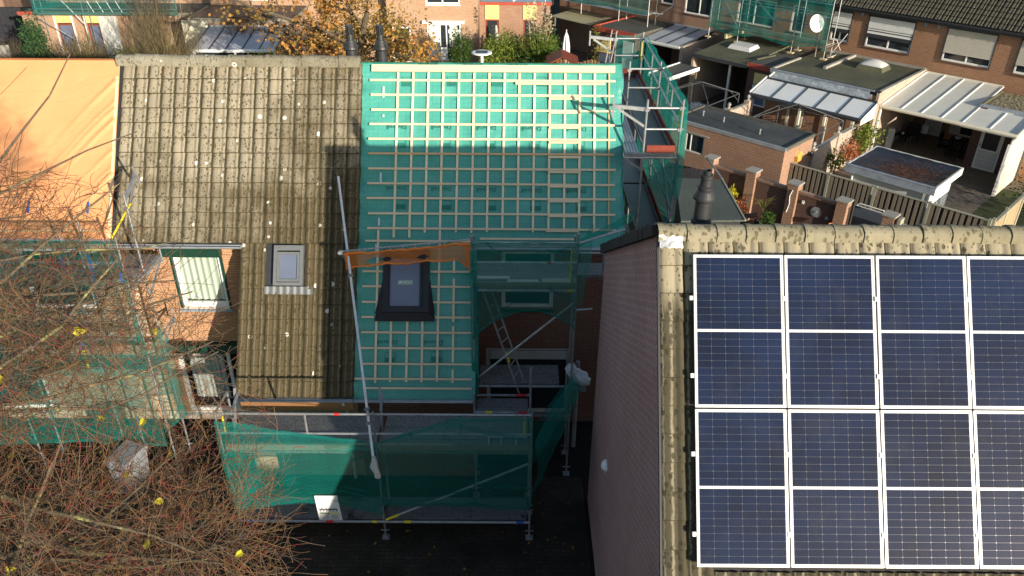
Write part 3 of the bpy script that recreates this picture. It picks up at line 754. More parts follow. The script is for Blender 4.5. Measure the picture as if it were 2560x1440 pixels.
# ---- right house of the terrace, roof stripped to green underlay and battens
hB = thing('terraced_house', 'terraced house with roof stripped to green underlay and new pale battens', 'house', (-0.5, 18.5, 0))
XB0, XB1, XB2 = -3.40, 2.38, -0.83
winB = (-0.24, 0.96, 3.40, 4.90); winB2 = (-0.62, 1.43, 0.25, 2.26)
MB().wall((XB0 + .003, WY, 0), (1, 0, 0), XB1 - XB0 - .003, 5.65, [(winB[0]-XB0-.003, winB[1]-XB0-.003, winB[2], winB[3]), (winB2[0]-XB0-.003, winB2[1]-XB0-.003, winB2[2], winB2[3])], 0.14, (0, 1, 0)).build('front_wall', 'brick_red', hB)
MB().quad((XB2, WY, 0), (XB2, LY, 0), (XB2, LY, 2.75), (XB2, WY, 5.6)).build('cheek_wall', 'brick_red', hB)
MB().box(XB0 + .003, XB2 - .002, LY + .002, LY + 0.1, 0, 2.62).build('low_front_wall', 'brick_red', hB)
MB().extrude([(XB1, WY + .003, 0), (XB1, WY + .003, 5.62), (XB1, RY, RZ - .15), (XB1, 22.75, 5.2), (XB1, 22.75, 0)], (-0.1, 0, 0)).build('gable_wall', 'brick_dark', hB)
rngB = random.Random(8)
def memb(x, s):
    e = max(0, 1 - abs(x - (XB0)) / 0.35)
    p = Vector((x*2.1, s*1.7, 0)); h = 0.016 * noise.noise(p) + 0.012 * noise.noise(Vector((x*5, s*2, 3)))
    h += e * 0.034 * math.sin(s*9 + 3*noise.noise(Vector((s*2, 1, 1)))) 
    e2 = max(0, 1 - abs(x - XB1) / 0.45); h += e2 * 0.02 * math.sin(s*4 + x*8)
    return -0.050 + h
m = MB()
m.grid(lambda a, b: RP(XB0 - .03 + .02*math.sin(b*30) * (a == 0) + a*(XB1 + .06 - XB0 + .03), -0.02 + b*4.16, memb(XB0 + a*(XB1-XB0), b*4.16)), 90, 70)
m.grid(lambda a, b: RP(XB0 - .03 + .02*math.sin(b*26) * (a == 0) + a*(XB2 + .05 - XB0 + .03), 4.14 + b*3.33, memb(XB0 + a*(XB2-XB0), 4.14 + b*3.33)), 45, 60)
# fold over the ridge and drape over the verge
m.grid(lambda a, b: (XB0 - .03 + a*(XB1 - XB0 + .09), RY - .03 + b*.75, RZ + .035 - b*.49 + .01*noise.noise(Vector((a*14, b*3, 5)))), 50, 6)
m.grid(lambda a, b: (XB1 + .06 + .03*b + .015*math.sin(a*38), RY - .02 - a*4.16*PC + .05*PS, RZ + .02 - a*4.16*PS - .03 - b*.22), 60, 4)
m.build('underlay', 'membrane', hB, smooth=True)
und = [c for c in hB.children if c.name.startswith('underlay')][0]
back_roof(hB, XB0, XB1, 'membrane')
def hbat(x0, x1, s, w=0.046, mat='batten', name='batten', h=0.0, t=0.024, ds=0.0):
    MB().hexa([RP(x0, s + w/2, h - t/2), RP(x1, s + w/2 + ds, h - t/2), RP(x1, s - w/2 + ds, h - t/2), RP(x0, s - w/2, h - t/2), RP(x0, s + w/2, h + t/2), RP(x1, s + w/2 + ds, h + t/2), RP(x1, s - w/2 + ds, h + t/2), RP(x0, s - w/2, h + t/2)]).build(name, mat, hB)
def vbat(x, s0, s1, w=0.047, dx=0.0, mat='batten_pale'):
    h, t = -0.022, 0.026
    MB().hexa([RP(x - w/2 + dx, s1, h - t/2), RP(x + w/2 + dx, s1, h - t/2), RP(x + w/2, s0, h - t/2), RP(x - w/2, s0, h - t/2), RP(x - w/2 + dx, s1, h + t/2), RP(x + w/2 + dx, s1, h + t/2), RP(x + w/2, s0, h + t/2), RP(x - w/2, s0, h + t/2)]).build('counter_batten', mat, hB)
MB().hexa([RP(-3.16, .19, -.01), RP(2.27, .19, -.01), RP(2.27, .035, -.01), RP(-3.16, .035, -.01), RP(-3.16, .19, .025), RP(2.27, .19, .025), RP(2.27, .035, .025), RP(-3.16, .035, .025)]).build('ridge_board', 'batten', hB)
for k, s in enumerate((.385, .72, 1.06, 1.385, 1.72, 2.05, 2.39, 2.72, 3.05, 3.39, 3.72)):
    hbat(-3.18 + rngB.uniform(-.03, .03), 2.26 + rngB.uniform(-.02, .02), s, mat='batten_dark' if k in (5, 4, 3) and k == 5 else 'batten', ds=rngB.uniform(-.006, .012))
vx = (-2.57, -2.23, -1.89, -1.56, -1.21, -.87, -.53, -.19, .14, .48, .82, 1.16, 1.49, 1.82, 2.14)
ve = (3.92, 3.92, 3.81, 4.0, 3.80, 3.81, 3.79, 3.70, 3.70, 3.79, 3.70, 3.70, 3.76, 3.78, 3.83)
for x, e in zip(vx, ve): vbat(x, 0.2, e, dx=-.03, mat='batten_dark' if x > 2 else 'batten_pale', w=0.03 if x > 2 else .047)
for (x0, x1, s) in ((.05, 2.05, .445), (.80, 1.50, .785), (.80, 1.50, 1.10), (.80, 1.50, 1.445), (.80, 1.51, 1.78), (.78, 1.51, 2.11), (.78, 1.50, 2.445), (.77, 1.50, 2.77), (.79, 1.49, 3.10), (.78, 1.50, 3.43), (.74, 1.46, 3.76)):
    hbat(x0, x1, s, 0.05, name='short_batten', h=0.004)
hbat(-3.22, -.86, 4.0); hbat(-.71, 1.35, 3.94)
for s in (4.67, 5.0, 5.34, 5.67): hbat(-3.26, -2.80 if s < 5.5 else -2.99, s); hbat(-1.78 if s < 5.5 else -1.66, -.85, s)
for s in (6.0, 6.34, 6.68, 7.0, 7.20): hbat(-3.26 + (.06 if s > 7.1 else 0) - (.12 if 6.9 < s < 7.1 else 0), -.86, s)
vbat(-2.94, 3.76, 7.09)
for x in (-2.62, -2.27, -1.94): vbat(x, 5.76, 7.07)
vbat(-1.59, 4.03, 7.06, dx=-.02)
for a, b in ((4.39, 4.70), (4.82, 5.77), (5.86, 6.64), (6.79, 7.08)): vbat(-1.27, a, b)
LT = text_mesh('Divoroll', 0.135); LT.materials.append(MATS['print_ink']); BT = text_mesh('BMI', 0.115); BT.materials.append(MATS['print_ink'])
LT.name = 'lettering'; BT.name = 'lettering'
for (x, s) in ((-2.58, 1.44), (-1.59, 1.44), (-.59, 1.45), (.41, 1.46), (1.41, 1.47), (-2.56, 2.82), (-1.57, 2.83), (-.58, 2.84), (.42, 2.85), (1.40, 2.86), (-2.7, 6.21), (-1.71, 6.21), (-1.9, .03), (-.9, .03), (.1, .03)):
    piece('lettering', LT, on_roof(x, s, -.024, True), und)
lg = MB()
lg.quad((-.12, -.11, 0), (.12, -.11, 0), (.12, -.10, 0), (-.12, -.10, 0)).quad((-.12, -.10, 0), (-.11, -.10, 0), (-.11, .0, 0), (-.12, .0, 0)).quad((.11, -.10, 0), (.12, -.10, 0), (.12, .0, 0), (.11, .0, 0)).quad((-.12, .0, 0), (.12, .0, 0), (.12, .11, 0), (-.12, .11, 0))
LG = mesh_of(lg, 'logo', 'logo_ink')
for (x, s) in ((-2.48, 1.8), (-1.49, 1.8), (-.5, 1.8), (.49, 1.81), (1.48, 1.84), (-2.36, .41), (-1.35, .4), (-.36, .4), (.63, .39), (-2.46, 3.18), (-1.46, 3.19), (-.48, 3.2), (.51, 3.2), (1.51, 3.21), (-2.63, 6.54), (-1.63, 6.52)):
    l = piece('logo', LG, on_roof(x, s, -.026, True), und)
    piece('lettering', BT, on_roof(x, s + .05, -.025, True), und)
for (x, a, b, t) in ((-2.89, .52, .78, 0), (-2.91, 2.48, 2.69, 0), (-2.93, 3.49, 3.66, 0), (-2.88, 1.16, 1.22, 0), (-2.98, 4.06, 4.30, 0), (-2.95, 4.35, 4.55, 0)):
    MB().quad(RP(x - .022, b, -.018), RP(x + .022, b, -.018), RP(x + .022, a, -.018), RP(x - .022, a, -.018)).build('tape', 'tape', und)
# new roof window with black frame and skirt
f = sky_frame(hB, -2.80, -1.80, 4.20, 5.56, 0.12, 'frame_black', 'blind_glass', 0.10, 'roof_window', (-2.645, -2.005, 4.34, 5.43))
MB().hexa([RP(-2.97, 5.76, .0), RP(-1.67, 5.76, .0), RP(-1.69, 5.57, .0), RP(-2.95, 5.57, .0), RP(-2.97, 5.76, .03), RP(-1.67, 5.76, .03), RP(-1.78, 5.57, .075), RP(-2.82, 5.57, .075)]).build('apron', 'flash_black', f)
for sx, xo, xi in ((-1, -2.97, -2.805), (1, -1.67, -1.795)):
    MB().poly([RP(xo, 5.60, .02), RP(xi, 5.60, .09), RP(xi, 4.9, .09), RP(xi - sx*-.01, 4.85, .0)]).poly([RP(xo, 5.60, .0), RP(xi - sx*-.01, 4.85, -.02), RP(xi, 5.6, -.02)]).build('side_flashing', 'flash_black', f)
FT = text_mesh('FAKRO', 0.075, 0.0); FT.materials.append(MATS['white_frame']); FT.name = 'lettering'
stk = MB().quad(RP(-2.475, 4.97, .064), RP(-2.155, 4.97, .064), RP(-2.155, 4.86, .064), RP(-2.475, 4.86, .064)).build('sticker', 'sticker', f)
piece('lettering', FT, on_roof(-2.285, 4.915, .067) @ Matrix.Diagonal((1.0, 1, 1, 1)), stk)
MB().poly([RP(-2.462, 4.94, .067), RP(-2.42, 4.94, .067), RP(-2.405, 4.915, .067), RP(-2.447, 4.915, .067)]).poly([RP(-2.445, 4.91, .067), RP(-2.40, 4.91, .067), RP(-2.385, 4.89, .067), RP(-2.43, 4.89, .067)]).build('logo', 'white_frame', stk)
window_parts(hB, (winB[0], WY, winB[2]), (1, 0, 0), winB[1]-winB[0], winB[3]-winB[2], (0, -1, 0), 'white_frame', 'pane_dark', 0.085, (), 'frame_black', 0.08)
f = window_parts(hB, (winB2[0], WY, winB2[2]), (1, 0, 0), winB2[1]-winB2[0], winB2[3]-winB2[2], (0, -1, 0), 'white_dirty', 'pane_dark', 0.09, (), 'lead', 0.08, name='window')
for k in range(5): MB().box(winB2[0] + .1, winB2[1] - .1, WY + .02, WY + .04, 1.92 + k*.05, 1.965 + k*.05).build('shutter_slat', 'white_dirty', f)
g = MB(); gutter(g, -.80, 2.30, 15.43, 5.24); g.build('gutter', 'zinc', hB)
g = MB(); gutter(g, XB0 + .01, XB2, 13.55, 2.505, .05); g.build('gutter', 'zinc', hB)

# ---- left house under the orange tarpaulin
hC = thing('terraced_house', 'terraced house whose whole roof lies under an orange tarpaulin', 'house', (-11.5, 18.5, 0))
XD0 = -14.6
MB().wall((XD0, WY, 0), (1, 0, 0), XA0 - .003 - XD0, 5.65, [(1.2, 2.6, 3.3, 4.9), (3.4, 4.9, 3.3, 4.9), (1.0, 3.0, .3, 2.2)], .14, (0, 1, 0)).build('front_wall', 'brick_orange', hC)
for (a, b, c, d_) in ((1.2, 2.6, 3.3, 4.9), (3.4, 4.9, 3.3, 4.9), (1.0, 3.0, .3, 2.2)):
    window_parts(hC, (XD0 + a, WY, c), (1, 0, 0), b - a, d_ - c, (0, -1, 0), 'white_frame', 'pane_dark', .09, (), 'lead', .08)
MB().quad(RP(XD0, .02, -.05), RP(XA0 - .003, .02, -.05), RP(XA0 - .003, 4.1, -.05), RP(XD0, 4.1, -.05)).build('roof', 'anthracite', hC)
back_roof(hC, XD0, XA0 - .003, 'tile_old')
rngC = random.Random(5)
fold = [(rngC.uniform(.3, 3.9), rngC.uniform(.35, 1.1), rngC.uniform(.03, .06)) for _ in range(13)]
def tarp_h(x, s):
    u = (XA0 - x)                       # distance from the right edge
    h = 0.02 + .012*noise.noise(Vector((x*.8, s*.9, 2))) + .008*noise.noise(Vector((x*2.5, s*1.2, 7)))
    for (s0, L, w_) in fold:
        d = s - (s0 + u*0.95 + .12*u*u)
        h += 0.055 * math.exp(-(d/w_)**2) * math.exp(-u/L) * min(1, u*12)
    return max(h, .004)
MB().grid(lambda a, b: RP(XD0 + a*(XA0 - .02 - XD0), -.02 + b*4.08, tarp_h(XD0 + a*(XA0 - XD0), b*4.08)), 150, 110).grid(lambda a, b: (XD0 + a*(XA0 - .01 - XD0), RY - .01 + b*.8, RZ + .07 - b*.53), 20, 3).build('tarpaulin', 'tarp_orange', hC, smooth=True)
for (a, b) in ((.35, 1.9), (1.92, 2.9), (2.92, 4.05)):
    MB().hexa([RP(-8.84, b, .01), RP(-8.79, b, .01), RP(-8.79, a, .01), RP(-8.84, a, .01), RP(-8.84, b, .04), RP(-8.79, b, .04), RP(-8.79, a, .04), RP(-8.84, a, .04)]).build('edge_batten', 'batten', hC)
MB().hexa([RP(-11.4, 3.86, .03), RP(-8.86, 3.84, .03), RP(-8.86, 3.80, .03), RP(-11.4, 3.82, .03), RP(-11.4, 3.86, .055), RP(-8.86, 3.84, .055), RP(-8.86, 3.80, .055), RP(-11.4, 3.82, .055)]).build('edge_batten', 'batten_dark', hC)
for x in (-10.6, -9.3): MB().quad(RP(x, 3.45, .10), RP(x + .05, 3.45, .10), RP(x + .06, 3.2, .10), RP(x + .01, 3.2, .10)).build('strap', 'blue_paint', hC)

# ---- flue terminals
def flue(name, label, x, y, zb, k=1.0, mat='flue_black', cage=True):
    r = thing(name, label, 'chimney', (x, y, zb))
    P = [(.125, 0), (.125, .04), (.10, .05), (.098, .28), (.115, .30), (.135, .31), (.13, .34), (.085, .44), (.078, .46), (.066, .47), (.060, .56), (.066, .565)]
    if not cage: P = [(.125, 0), (.125, .04), (.10, .05), (.098, .30), (.112, .31), (.137, .33), (.137, .36), (.10, .43), (.088, .445), (.094, .46), (.094, .49), (.075, .505), (.070, .59), (.080, .60), (.080, .64), (.068, .65)]
    MB().lathe((x, y, zb), [(a*k, b*k) for a, b in P], 28).build('stack', mat, r, smooth=False)
    MB().lathe((x, y, zb), [(.050*k, .56*k), (.050*k, .70*k), (.040*k, .70*k), (.040*k, .60*k)], 16).build('inner_pipe', 'flue_black', r)
    m = MB()
    for j in range(12 if cage else 0):
        t = 2*PI*j/12; m.beam((x + .062*k*math.cos(t), y + .062*k*math.sin(t), zb + .57*k), (x + .062*k*math.cos(t), y + .062*k*math.sin(t), zb + .68*k), .012*k, .012*k)
    m.lathe((x, y, zb), [(.066*k, .68*k), (.07*k, .69*k), (.07*k, .705*k), (.05*k, .715*k)], 16)
    if cage: m.build('cap', mat, r)
    m = MB()
    for j in range(6):
        t = 2*PI*j/6 + .3; c, s = math.cos(t), math.sin(t); rr = .1345*k
        m.hexa([(x + (rr-.03)*c - .012*s*k, y + (rr-.03)*s + .012*c*k, zb + .335*k), (x + (rr-.03)*c + .012*s*k, y + (rr-.03)*s - .012*c*k, zb + .335*k), (x + rr*c + .012*s*k, y + rr*s - .012*c*k, zb + .335*k), (x + rr*c - .012*s*k, y + rr*s + .012*c*k, zb + .335*k), (x + (rr-.05)*c - .012*s*k, y + (rr-.05)*s + .012*c*k, zb + .40*k), (x + (rr-.05)*c + .012*s*k, y + (rr-.05)*s - .012*c*k, zb + .40*k), (x + (rr-.02)*c + .012*s*k, y + (rr-.02)*s - .012*c*k, zb + .385*k), (x + (rr-.02)*c - .012*s*k, y + (rr-.02)*s + .012*c*k, zb + .385*k)])
    m.build('slots', 'interior', r)
    return r
flue('flue_terminal', 'black flue terminal at the end of the old tiled ridge', -3.66, 18.25, 8.42, 1.25)
flue('flue_terminal', 'black flue terminal behind the green underlay ridge', -2.98, 18.25, 8.42, 1.25)
# ---------------------------------------------------------------- scaffolds on the terrace in front
TR = 0.0242
def pole(root, x, y, z0, z1, jack=True, mat='galv', name='standard', lean=(0, 0)):
    m = MB().tube((x, y, z0), (x + lean[0], y + lean[1], z1), TR, 10)
    z = z0 + .5
    o = m.build(name, mat, root, smooth=False)
    if jack:
        MB().box(x - .075, x + .075, y - .075, y + .075, z0 - .30, z0 - .288).tube((x, y, z0 - .288), (x, y, z0 + .02), .019, 8).lathe((x, y, z0 - .10), [(.035, 0), (.035, .03)], 8).beam((x - .09, y, z0 - .085), (x + .09, y, z0 - .085), .02, .02).build('base_jack', 'galv_dull', root)
    return o
def rail(root, p, q, mat='galv', r=TR, name='guard_rail'):
    return MB().tube(p, q, r, 10).build(name, mat, root)
def clamp(root, p, mat='galv_dull'):
    x, y, z = p; return MB().box(x - .04, x + .04, y - .045, y + .045, z - .035, z + .035).tube((x - .06, y - .03, z), (x + .06, y - .03, z), .012, 6).build('coupler', mat, root)
def deck(root, x0, x1, y0, y1, z, mat='deck_steel', t=.06, n=2, gap=.012, along='x', name='deck_board'):
    """n boards side by side, each a shallow box with a turned-down edge"""
    for k in range(n):
        if along == 'x':
            w_ = (y1 - y0) / n; a, b = y0 + k*w_ + gap/2, y0 + (k+1)*w_ - gap/2; MB().box(x0, x1, a, b, z - t, z).build(name, mat, root)
        else:
            w_ = (x1 - x0) / n; a, b = x0 + k*w_ + gap/2, x0 + (k+1)*w_ - gap/2; MB().box(a, b, y0, y1, z - t, z).build(name, mat, root)
def toe(root, p, q, z0, z1, mat='toe_wood', t=.03):
    m = MB(); p = Vector((p[0], p[1], (z0+z1)/2)); q = Vector((q[0], q[1], (z0+z1)/2)); return m.beam(p, q, t, z1 - z0).build('toe_board', mat, root)
def band(root, p, q, r, mat):  # painted mark on a tube
    return MB().tube(p, q, r, 10).build('marking', mat, root)

def hang(name, label, p00, p10, z_top, z_bot, mat, seed, sag=0.0, nu=60, nv=24, fold=0.03, lean=(0, 0), group=None, sagtop=0.0, scallop=0, taper=0.0):
    """a net hung between two points; z_top/z_bot may be functions of u"""
    rng = random.Random(seed); a = Vector((*p00, 0)); b = Vector((*p10, 0)); d = (b - a); n = Vector((d.y, -d.x, 0)).normalized()
    zt = z_top if callable(z_top) else (lambda u: z_top); zb = z_bot if callable(z_bot) else (lambda u: z_bot); o = seed * 7.3
    def fn(u, v):
        p = a + d*u; z = zt(u) + (zb(u) - zt(u)) * v
        h = fold * (noise.noise(Vector((u*d.length*1.6 + o, v*2.2, o))) + .5*noise.noise(Vector((u*d.length*4 + o, v*1.3, o + 4)))) + sag * math.sin(PI*v) * (1 if not scallop else abs(math.sin(PI*u*scallop)))
        return (p.x + n.x*h + lean[0]*v, p.y + n.y*h + lean[1]*v, z)
    m = MB().grid(fn, nu, nv)
    def strip(u0, v0, u1, v1, w, n=30):
        m.grid(lambda a, b: Vector(fn(u0 + (u1-u0)*a, min(1, max(0, v0 + (v1-v0)*a + (b-.5)*w*(1 - .5*a))))) - Vector((0, .012, 0)) * (1 if abs(n_y) > .5 else 0) - Vector((.012, 0, 0)) * (0 if abs(n_y) > .5 else -1), n, 2)
    n_y = n.y
    if nu >= 26 and nv >= 20:
        strip(0, .02, 1, .02, .05, nu); strip(0, .98, 1, .98, .05, nu)
        for _ in range(7):
            u0 = rng.uniform(0, .9); v0 = rng.choice((rng.uniform(0, .3), rng.uniform(.6, 1.0))); strip(u0, v0, min(1, u0 + rng.uniform(.15, .5)), v0 + rng.uniform(-.25, .25), rng.uniform(.02, .06))
    return m.build(name, mat, smooth=True, label=label, cat='net', group=group)

# ---- low front scaffold along the long roof
FS = thing('scaffold', 'low front scaffold with two bays before the long sloping roofs', 'scaffold', (-2.67, 12.4, 0))
FX = (-5.73, -2.67, .40); Y0, Y1 = 12.05, 12.78
for x in FX:
    pole(FS, x, Y0, .30, 3.42); pole(FS, x, Y1, .30, 2.75 if x > -5 else 3.3)
    rail(FS, (x, Y0, 2.33), (x, Y1, 2.33), name='transom'); rail(FS, (x, Y0, .44), (x, Y1, .44), name='transom')
for i in range(2):
    x0, x1 = FX[i], FX[i+1]
    rail(FS, (x0, Y0, 3.37), (x1, Y0, 3.37)); rail(FS, (x0, Y0, 2.88), (x1, Y0, 2.88))
    deck(FS, x0 + .05, x1 - .05, Y0 + .03, Y1 + .40, 2.40, 'deck_steel', .07, 3)
    deck(FS, x0 + .05, x1 - .05, Y0 + .05, Y1 - .05, .50, 'deck_worn', .06, 1)
    rail(FS, (x0, Y0 - .01, .47), (x1, Y0 - .01, .47), 'galv', .030, 'ledger')
    toe(FS, (x0 + .04, Y0 + .05), (x1 - .04, Y0 + .05), 2.41, 2.55)
MB().box(-5.6, -1.2, Y0 + .10, Y0 + .22, 2.405, 2.44).build('plank', 'plank_new', label='long new plank lying behind the toe board of the front scaffold', cat='plank')
rail(FS, (-4.0, Y0, 2.88), (-4.0, Y0, 3.37), name='guard_post'); rail(FS, (-1.0, Y0, 2.88), (-1.0, Y0, 3.37), name='guard_post')
rail(FS, (-2.62, Y0 - .03, .55), (.36, Y0 - .03, 2.15), name='diagonal_brace')
band(FS, (-2.62, Y0 - .03, .55), (-2.35, Y0 - .03, .695), .0265, 'yellow_paint')
for (a, b, mt) in ((-3.9, -3.75, 'red_paint'), (-2.92, -2.82, 'yellow_paint'), (-2.25, -2.1, 'yellow_paint'), (.12, .28, 'blue_paint'), (-5.5, -5.35, 'blue_paint')): band(FS, (a, Y0 - .01, .47), (b, Y0 - .01, .47), .032, mt)
band(FS, (-3.42, Y0, 3.37), (-3.32, Y0, 3.37), .027, 'red_paint')
band(FS, (-4.3, Y0 + .033, 2.5), (-4.1, Y0 + .033, 2.5), .012, 'red_paint')
for (x, z) in ((-5.6, 3.0), (.26, 3.0)): rail(FS, (x, Y0, 2.9), (x, Y0, 3.3), 'yellow_paint', .018, 'gate_strap')
# end frame at the bay next to the brick wall
rail(FS, (-5.73, Y0, 3.37), (-5.73, Y1, 3.30)); rail(FS, (-5.73, Y0, 2.88), (-5.73, Y1, 2.88))
for x in (-5.73, -2.70):
    MB().beam((x + .03, Y1, 2.45), (x - .05, Y1 + .55, 3.05), .05, .05).beam((x + .03, Y1, 2.85), (x + .03, Y1 + .45, 2.95), .04, .04).build('bracket', 'galv_dull', FS)
# ladder hatch frame seen through the net
MB().beam((-.45, 12.5, 2.42), (.34, 12.5, 2.42), .03, .03).beam((-.45, 12.15, 2.42), (.34, 12.15, 2.42), .03, .03).beam((-.45, 12.15, 2.42), (-.45, 12.5, 2.42), .03, .03, (0, 0, 1)).beam((-.2, 12.15, 2.42), (-.2, 12.5, 2.42), .03, .03).beam((.1, 12.15, 2.42), (.1, 12.5, 2.42), .03, .03).build('hatch_frame', 'alu', FS)
# long loose tube leaning from the front scaffold up onto the roof, with a white rag at its foot
TP = thing('scaffold_tube', 'long single scaffold tube leaning from the front scaffold onto the roof', 'tube', (-2.61, 11.45, 2.74))
TA, TB = Vector((-2.62, 11.45, 2.76)), Vector((-3.80, 16.22, 6.55))
MB().tube(TA, TB, .026, 12).build('tube', 'pole_light', TP)
for q in (.115, .16, .62): clamp(TP, tuple(TA.lerp(TB, q)))
rng = random.Random(2); m = MB(); prof = [(.03, .05), (.045, -.05), (.06, -.14), (.075, -.22), (.055, -.36), (.06, -.46), (.03, -.5)]
i0 = 0
for (r_, z_) in prof:
    for j in range(10):
        t = 2*PI*j/10; k = r_ * (1 + .35*math.sin(3*t + z_*8)); m.v.append((-2.61 + k*math.cos(t) + (.04 if z_ < -.3 else 0), 11.45 + k*.6*math.sin(t), 2.78 + z_))
for a in range(len(prof)-1):
    for j in range(10): m.f.append((a*10 + j, a*10 + (j+1) % 10, (a+1)*10 + (j+1) % 10, (a+1)*10 + j))
m.build('rag', 'white_cloth', smooth=True, label='white rag tied to the foot of the tall scaffold tube', cat='rag')
# warning board
SG = thing('sign', 'white safety notice board hung on the lower net of the front scaffold', 'sign', (-3.75, 11.95, .7))
MB().hexa([(-4.0, 11.93, .62), (-3.52, 11.93, .62), (-3.52, 11.955, .62), (-4.0, 11.955, .62), (-4.03, 11.93, 1.31), (-3.56, 11.93, 1.31), (-3.56, 11.955, 1.31), (-4.03, 11.955, 1.31)]).build('board', 'sign_white', SG)
def sp(u, v): return (-4.03 + .03*(1-v) + u*.475, 11.927, .62 + v*.69)
def sq(m, u0, u1, v0, v1): m.quad(sp(u0, v0), sp(u1, v0), sp(u1, v1), sp(u0, v1))
m = MB(); sq(m, .1, .9, .43, .46)
for k in range(9): sq(m, .1 + k*.09, .16 + k*.09, .46, .49 + .02*(k % 2))
for k in range(6):
    sq(m, .10 + k*.14, .18 + k*.14, .38, .41)
for k in range(5): sq(m, .13, .45, .06 + k*.04, .075 + k*.04); sq(m, .55, .87, .06 + k*.04, .075 + k*.04)
sq(m, .08, .09, .03, .33); sq(m, .91, .92, .03, .33); sq(m, .08, .92, .025, .035); sq(m, .495, .505, .03, .28)
m.build('print', 'ink', SG)
m = MB(); sq(m, .1, .5, .28, .33); m.build('print', 'sign_green', SG); m = MB(); sq(m, .52, .9, .28, .33); m.build('print', 'yellow_paint', SG); m = MB(); sq(m, .12, .46, .255, .272); m.build('print', 'red_paint', SG)
# nets on the front scaffold
hang('debris_net', 'green net drooping in folds over the left bay of the front scaffold', (-5.76, 12.0), (-2.67, 12.0), lambda u: 3.22 - .55*u**1.1 + .03*math.sin(u*9), lambda u: .72 + .62*math.sin(PI*min(1, u*1.0))**.8*.55 + .0*u, 'net_green', 3, .05, fold=.05)
hang('debris_net', 'green net stretched over the right bay of the front scaffold', (-2.67, 12.0), (.42, 12.0), lambda u: 2.70 + .66*min(1, u*1.9), lambda u: .98 + .05*math.sin(PI*u) - .12*u, 'net_green', 4, .05, fold=.05)
# rope edges of the sagging folds, and a doubled strip along the foot
hang('debris_net', 'gathered foot of the green net on the front scaffold right bay', (-2.67, 11.97), (.42, 11.97), lambda u: 1.22 - .06*math.sin(PI*u) + .10*u, lambda u: .98 + .05*math.sin(PI*u) - .10*u, 'net_green_thin', 5, .02, fold=.04)
hang('debris_net', 'gathered foot of the green net on the front scaffold left bay', (-5.72, 11.97), (-2.67, 11.97), lambda u: 1.22 + .02*u, lambda u: .72 + .62*math.sin(PI*min(1, u))**.8*.55, 'net_green_thin', 6, .02, fold=.04)
hang('debris_net', 'doubled upright strip of net at the outer end of the front scaffold', (-5.73, 12.02), (-5.1, 12.08), lambda u: 2.4 - .1*u, lambda u: .9 + .5*u, 'net_green_dense', 7, .03, nu=16, fold=.04)
hang('debris_net', 'green net end flap between front scaffold and the purple brick gable', (.42, 12.05), (1.38, 14.0), lambda u: 2.75 + .2*u, lambda u: 1.0 + 1.1*u, 'net_green', 8, .12, fold=.08)

# ---- inner scaffold beside the long roof, before the recessed wall
IS = thing('scaffold', 'tall scaffold bay in the recess between underlay roof and brick gable', 'scaffold', (.3, 14.3, 0))
IX = (-.80, 1.30); YA, YB = 14.0, 14.73
for x in IX:
    pole(IS, x, YA, .30, 6.25 if x < 0 else 6.32); pole(IS, x, YB, .30, 5.9)
    for z in (2.5, 4.98): rail(IS, (x, YA, z), (x, YB + .36, z), name='transom')
for z in (6.10, 5.66): rail(IS, (IX[0], YA, z), (IX[1], YA, z))
rail(IS, (IX[0] + .1, YA + .03, 6.02), (IX[1], YA + .03, 6.02), 'galv', .03)
deck(IS, IX[0] + .04, IX[1] - .04, YA + .05, YB + .36, 5.05, 'deck_steel', .07, 3); toe(IS, (IX[0], YA), (IX[1], YA), 5.05, 5.21, 'toe_wood'); rail(IS, (IX[0], YA - .01, 5.02), (IX[1], YA - .01, 5.02), 'galv', .032, 'ledger')
band(IS, (1.12, YA - .01, 5.02), (1.24, YA - .01, 5.02), .034, 'yellow_paint'); band(IS, (-.78, YA - .01, 5.02), (-.7, YA - .01, 5.02), .034, 'blue_paint'); band(IS, (.7, YA, 5.66), (.78, YA, 5.66), .027, 'red_paint')
deck(IS, IX[0] + .1, IX[1] - .25, YA + .05, YB, 2.62, 'deck_steel', .07, 2); rail(IS, (IX[0], YA, 2.57), (IX[1], YA, 2.57), 'galv_dull', .028, 'ledger')
rail(IS, (IX[0] + .02, YA, 2.75), (IX[1], YA, 4.75), name='diagonal_brace')
rail(IS, (1.18, YA, 5.2), (1.18, YA, 6.0), 'yellow_paint', .018, 'gate_strap')
for k, (a, b) in enumerate((((-.62, 14.15, 4.98), (.18, 14.05, 2.3)), ((-.45, 14.22, 4.98), (.30, 14.1, 2.55)))): rail(IS, a, b, 'galv_dull', .02, 'ladder_stile')
for k in range(9):
    t = (k + .5) / 9; rail(IS, (-.62 + .8*t, 14.15 - .1*t, 4.98 - 2.68*t), (-.45 + .75*t, 14.22 - .12*t, 4.98 - 2.43*t), 'galv_dull', .012, 'ladder_rung')
band(IS, (-.12, 14.10, 3.4), (-.05, 14.09, 3.15), .024, 'yellow_paint')
# small lower platform joining it to the front scaffold
deck(IS, -.74, .36, 13.30, 13.92, 2.30, 'deck_steel', .07, 2); rail(IS, (-.76, 13.28, 2.42), (.40, 13.28, 2.42), 'galv_dull', .028, 'ledger'); rail(IS, (-.76, 13.95, 2.36), (.40, 13.95, 2.36), 'galv_dull', .028, 'ledger')
band(IS, (.15, 13.28, 2.42), (.33, 13.28, 2.42), .031, 'red_paint'); band(IS, (-.55, 13.28, 2.42), (-.4, 13.28, 2.42), .031, 'yellow_paint'); band(IS, (.1, 13.95, 2.36), (.33, 13.95, 2.36), .031, 'red_paint')
pole(IS, .40, 13.30, .30, 3.6, mat='galv_dull'); pole(IS, -.78, 13.30, .30, 2.9, mat='galv_dull')
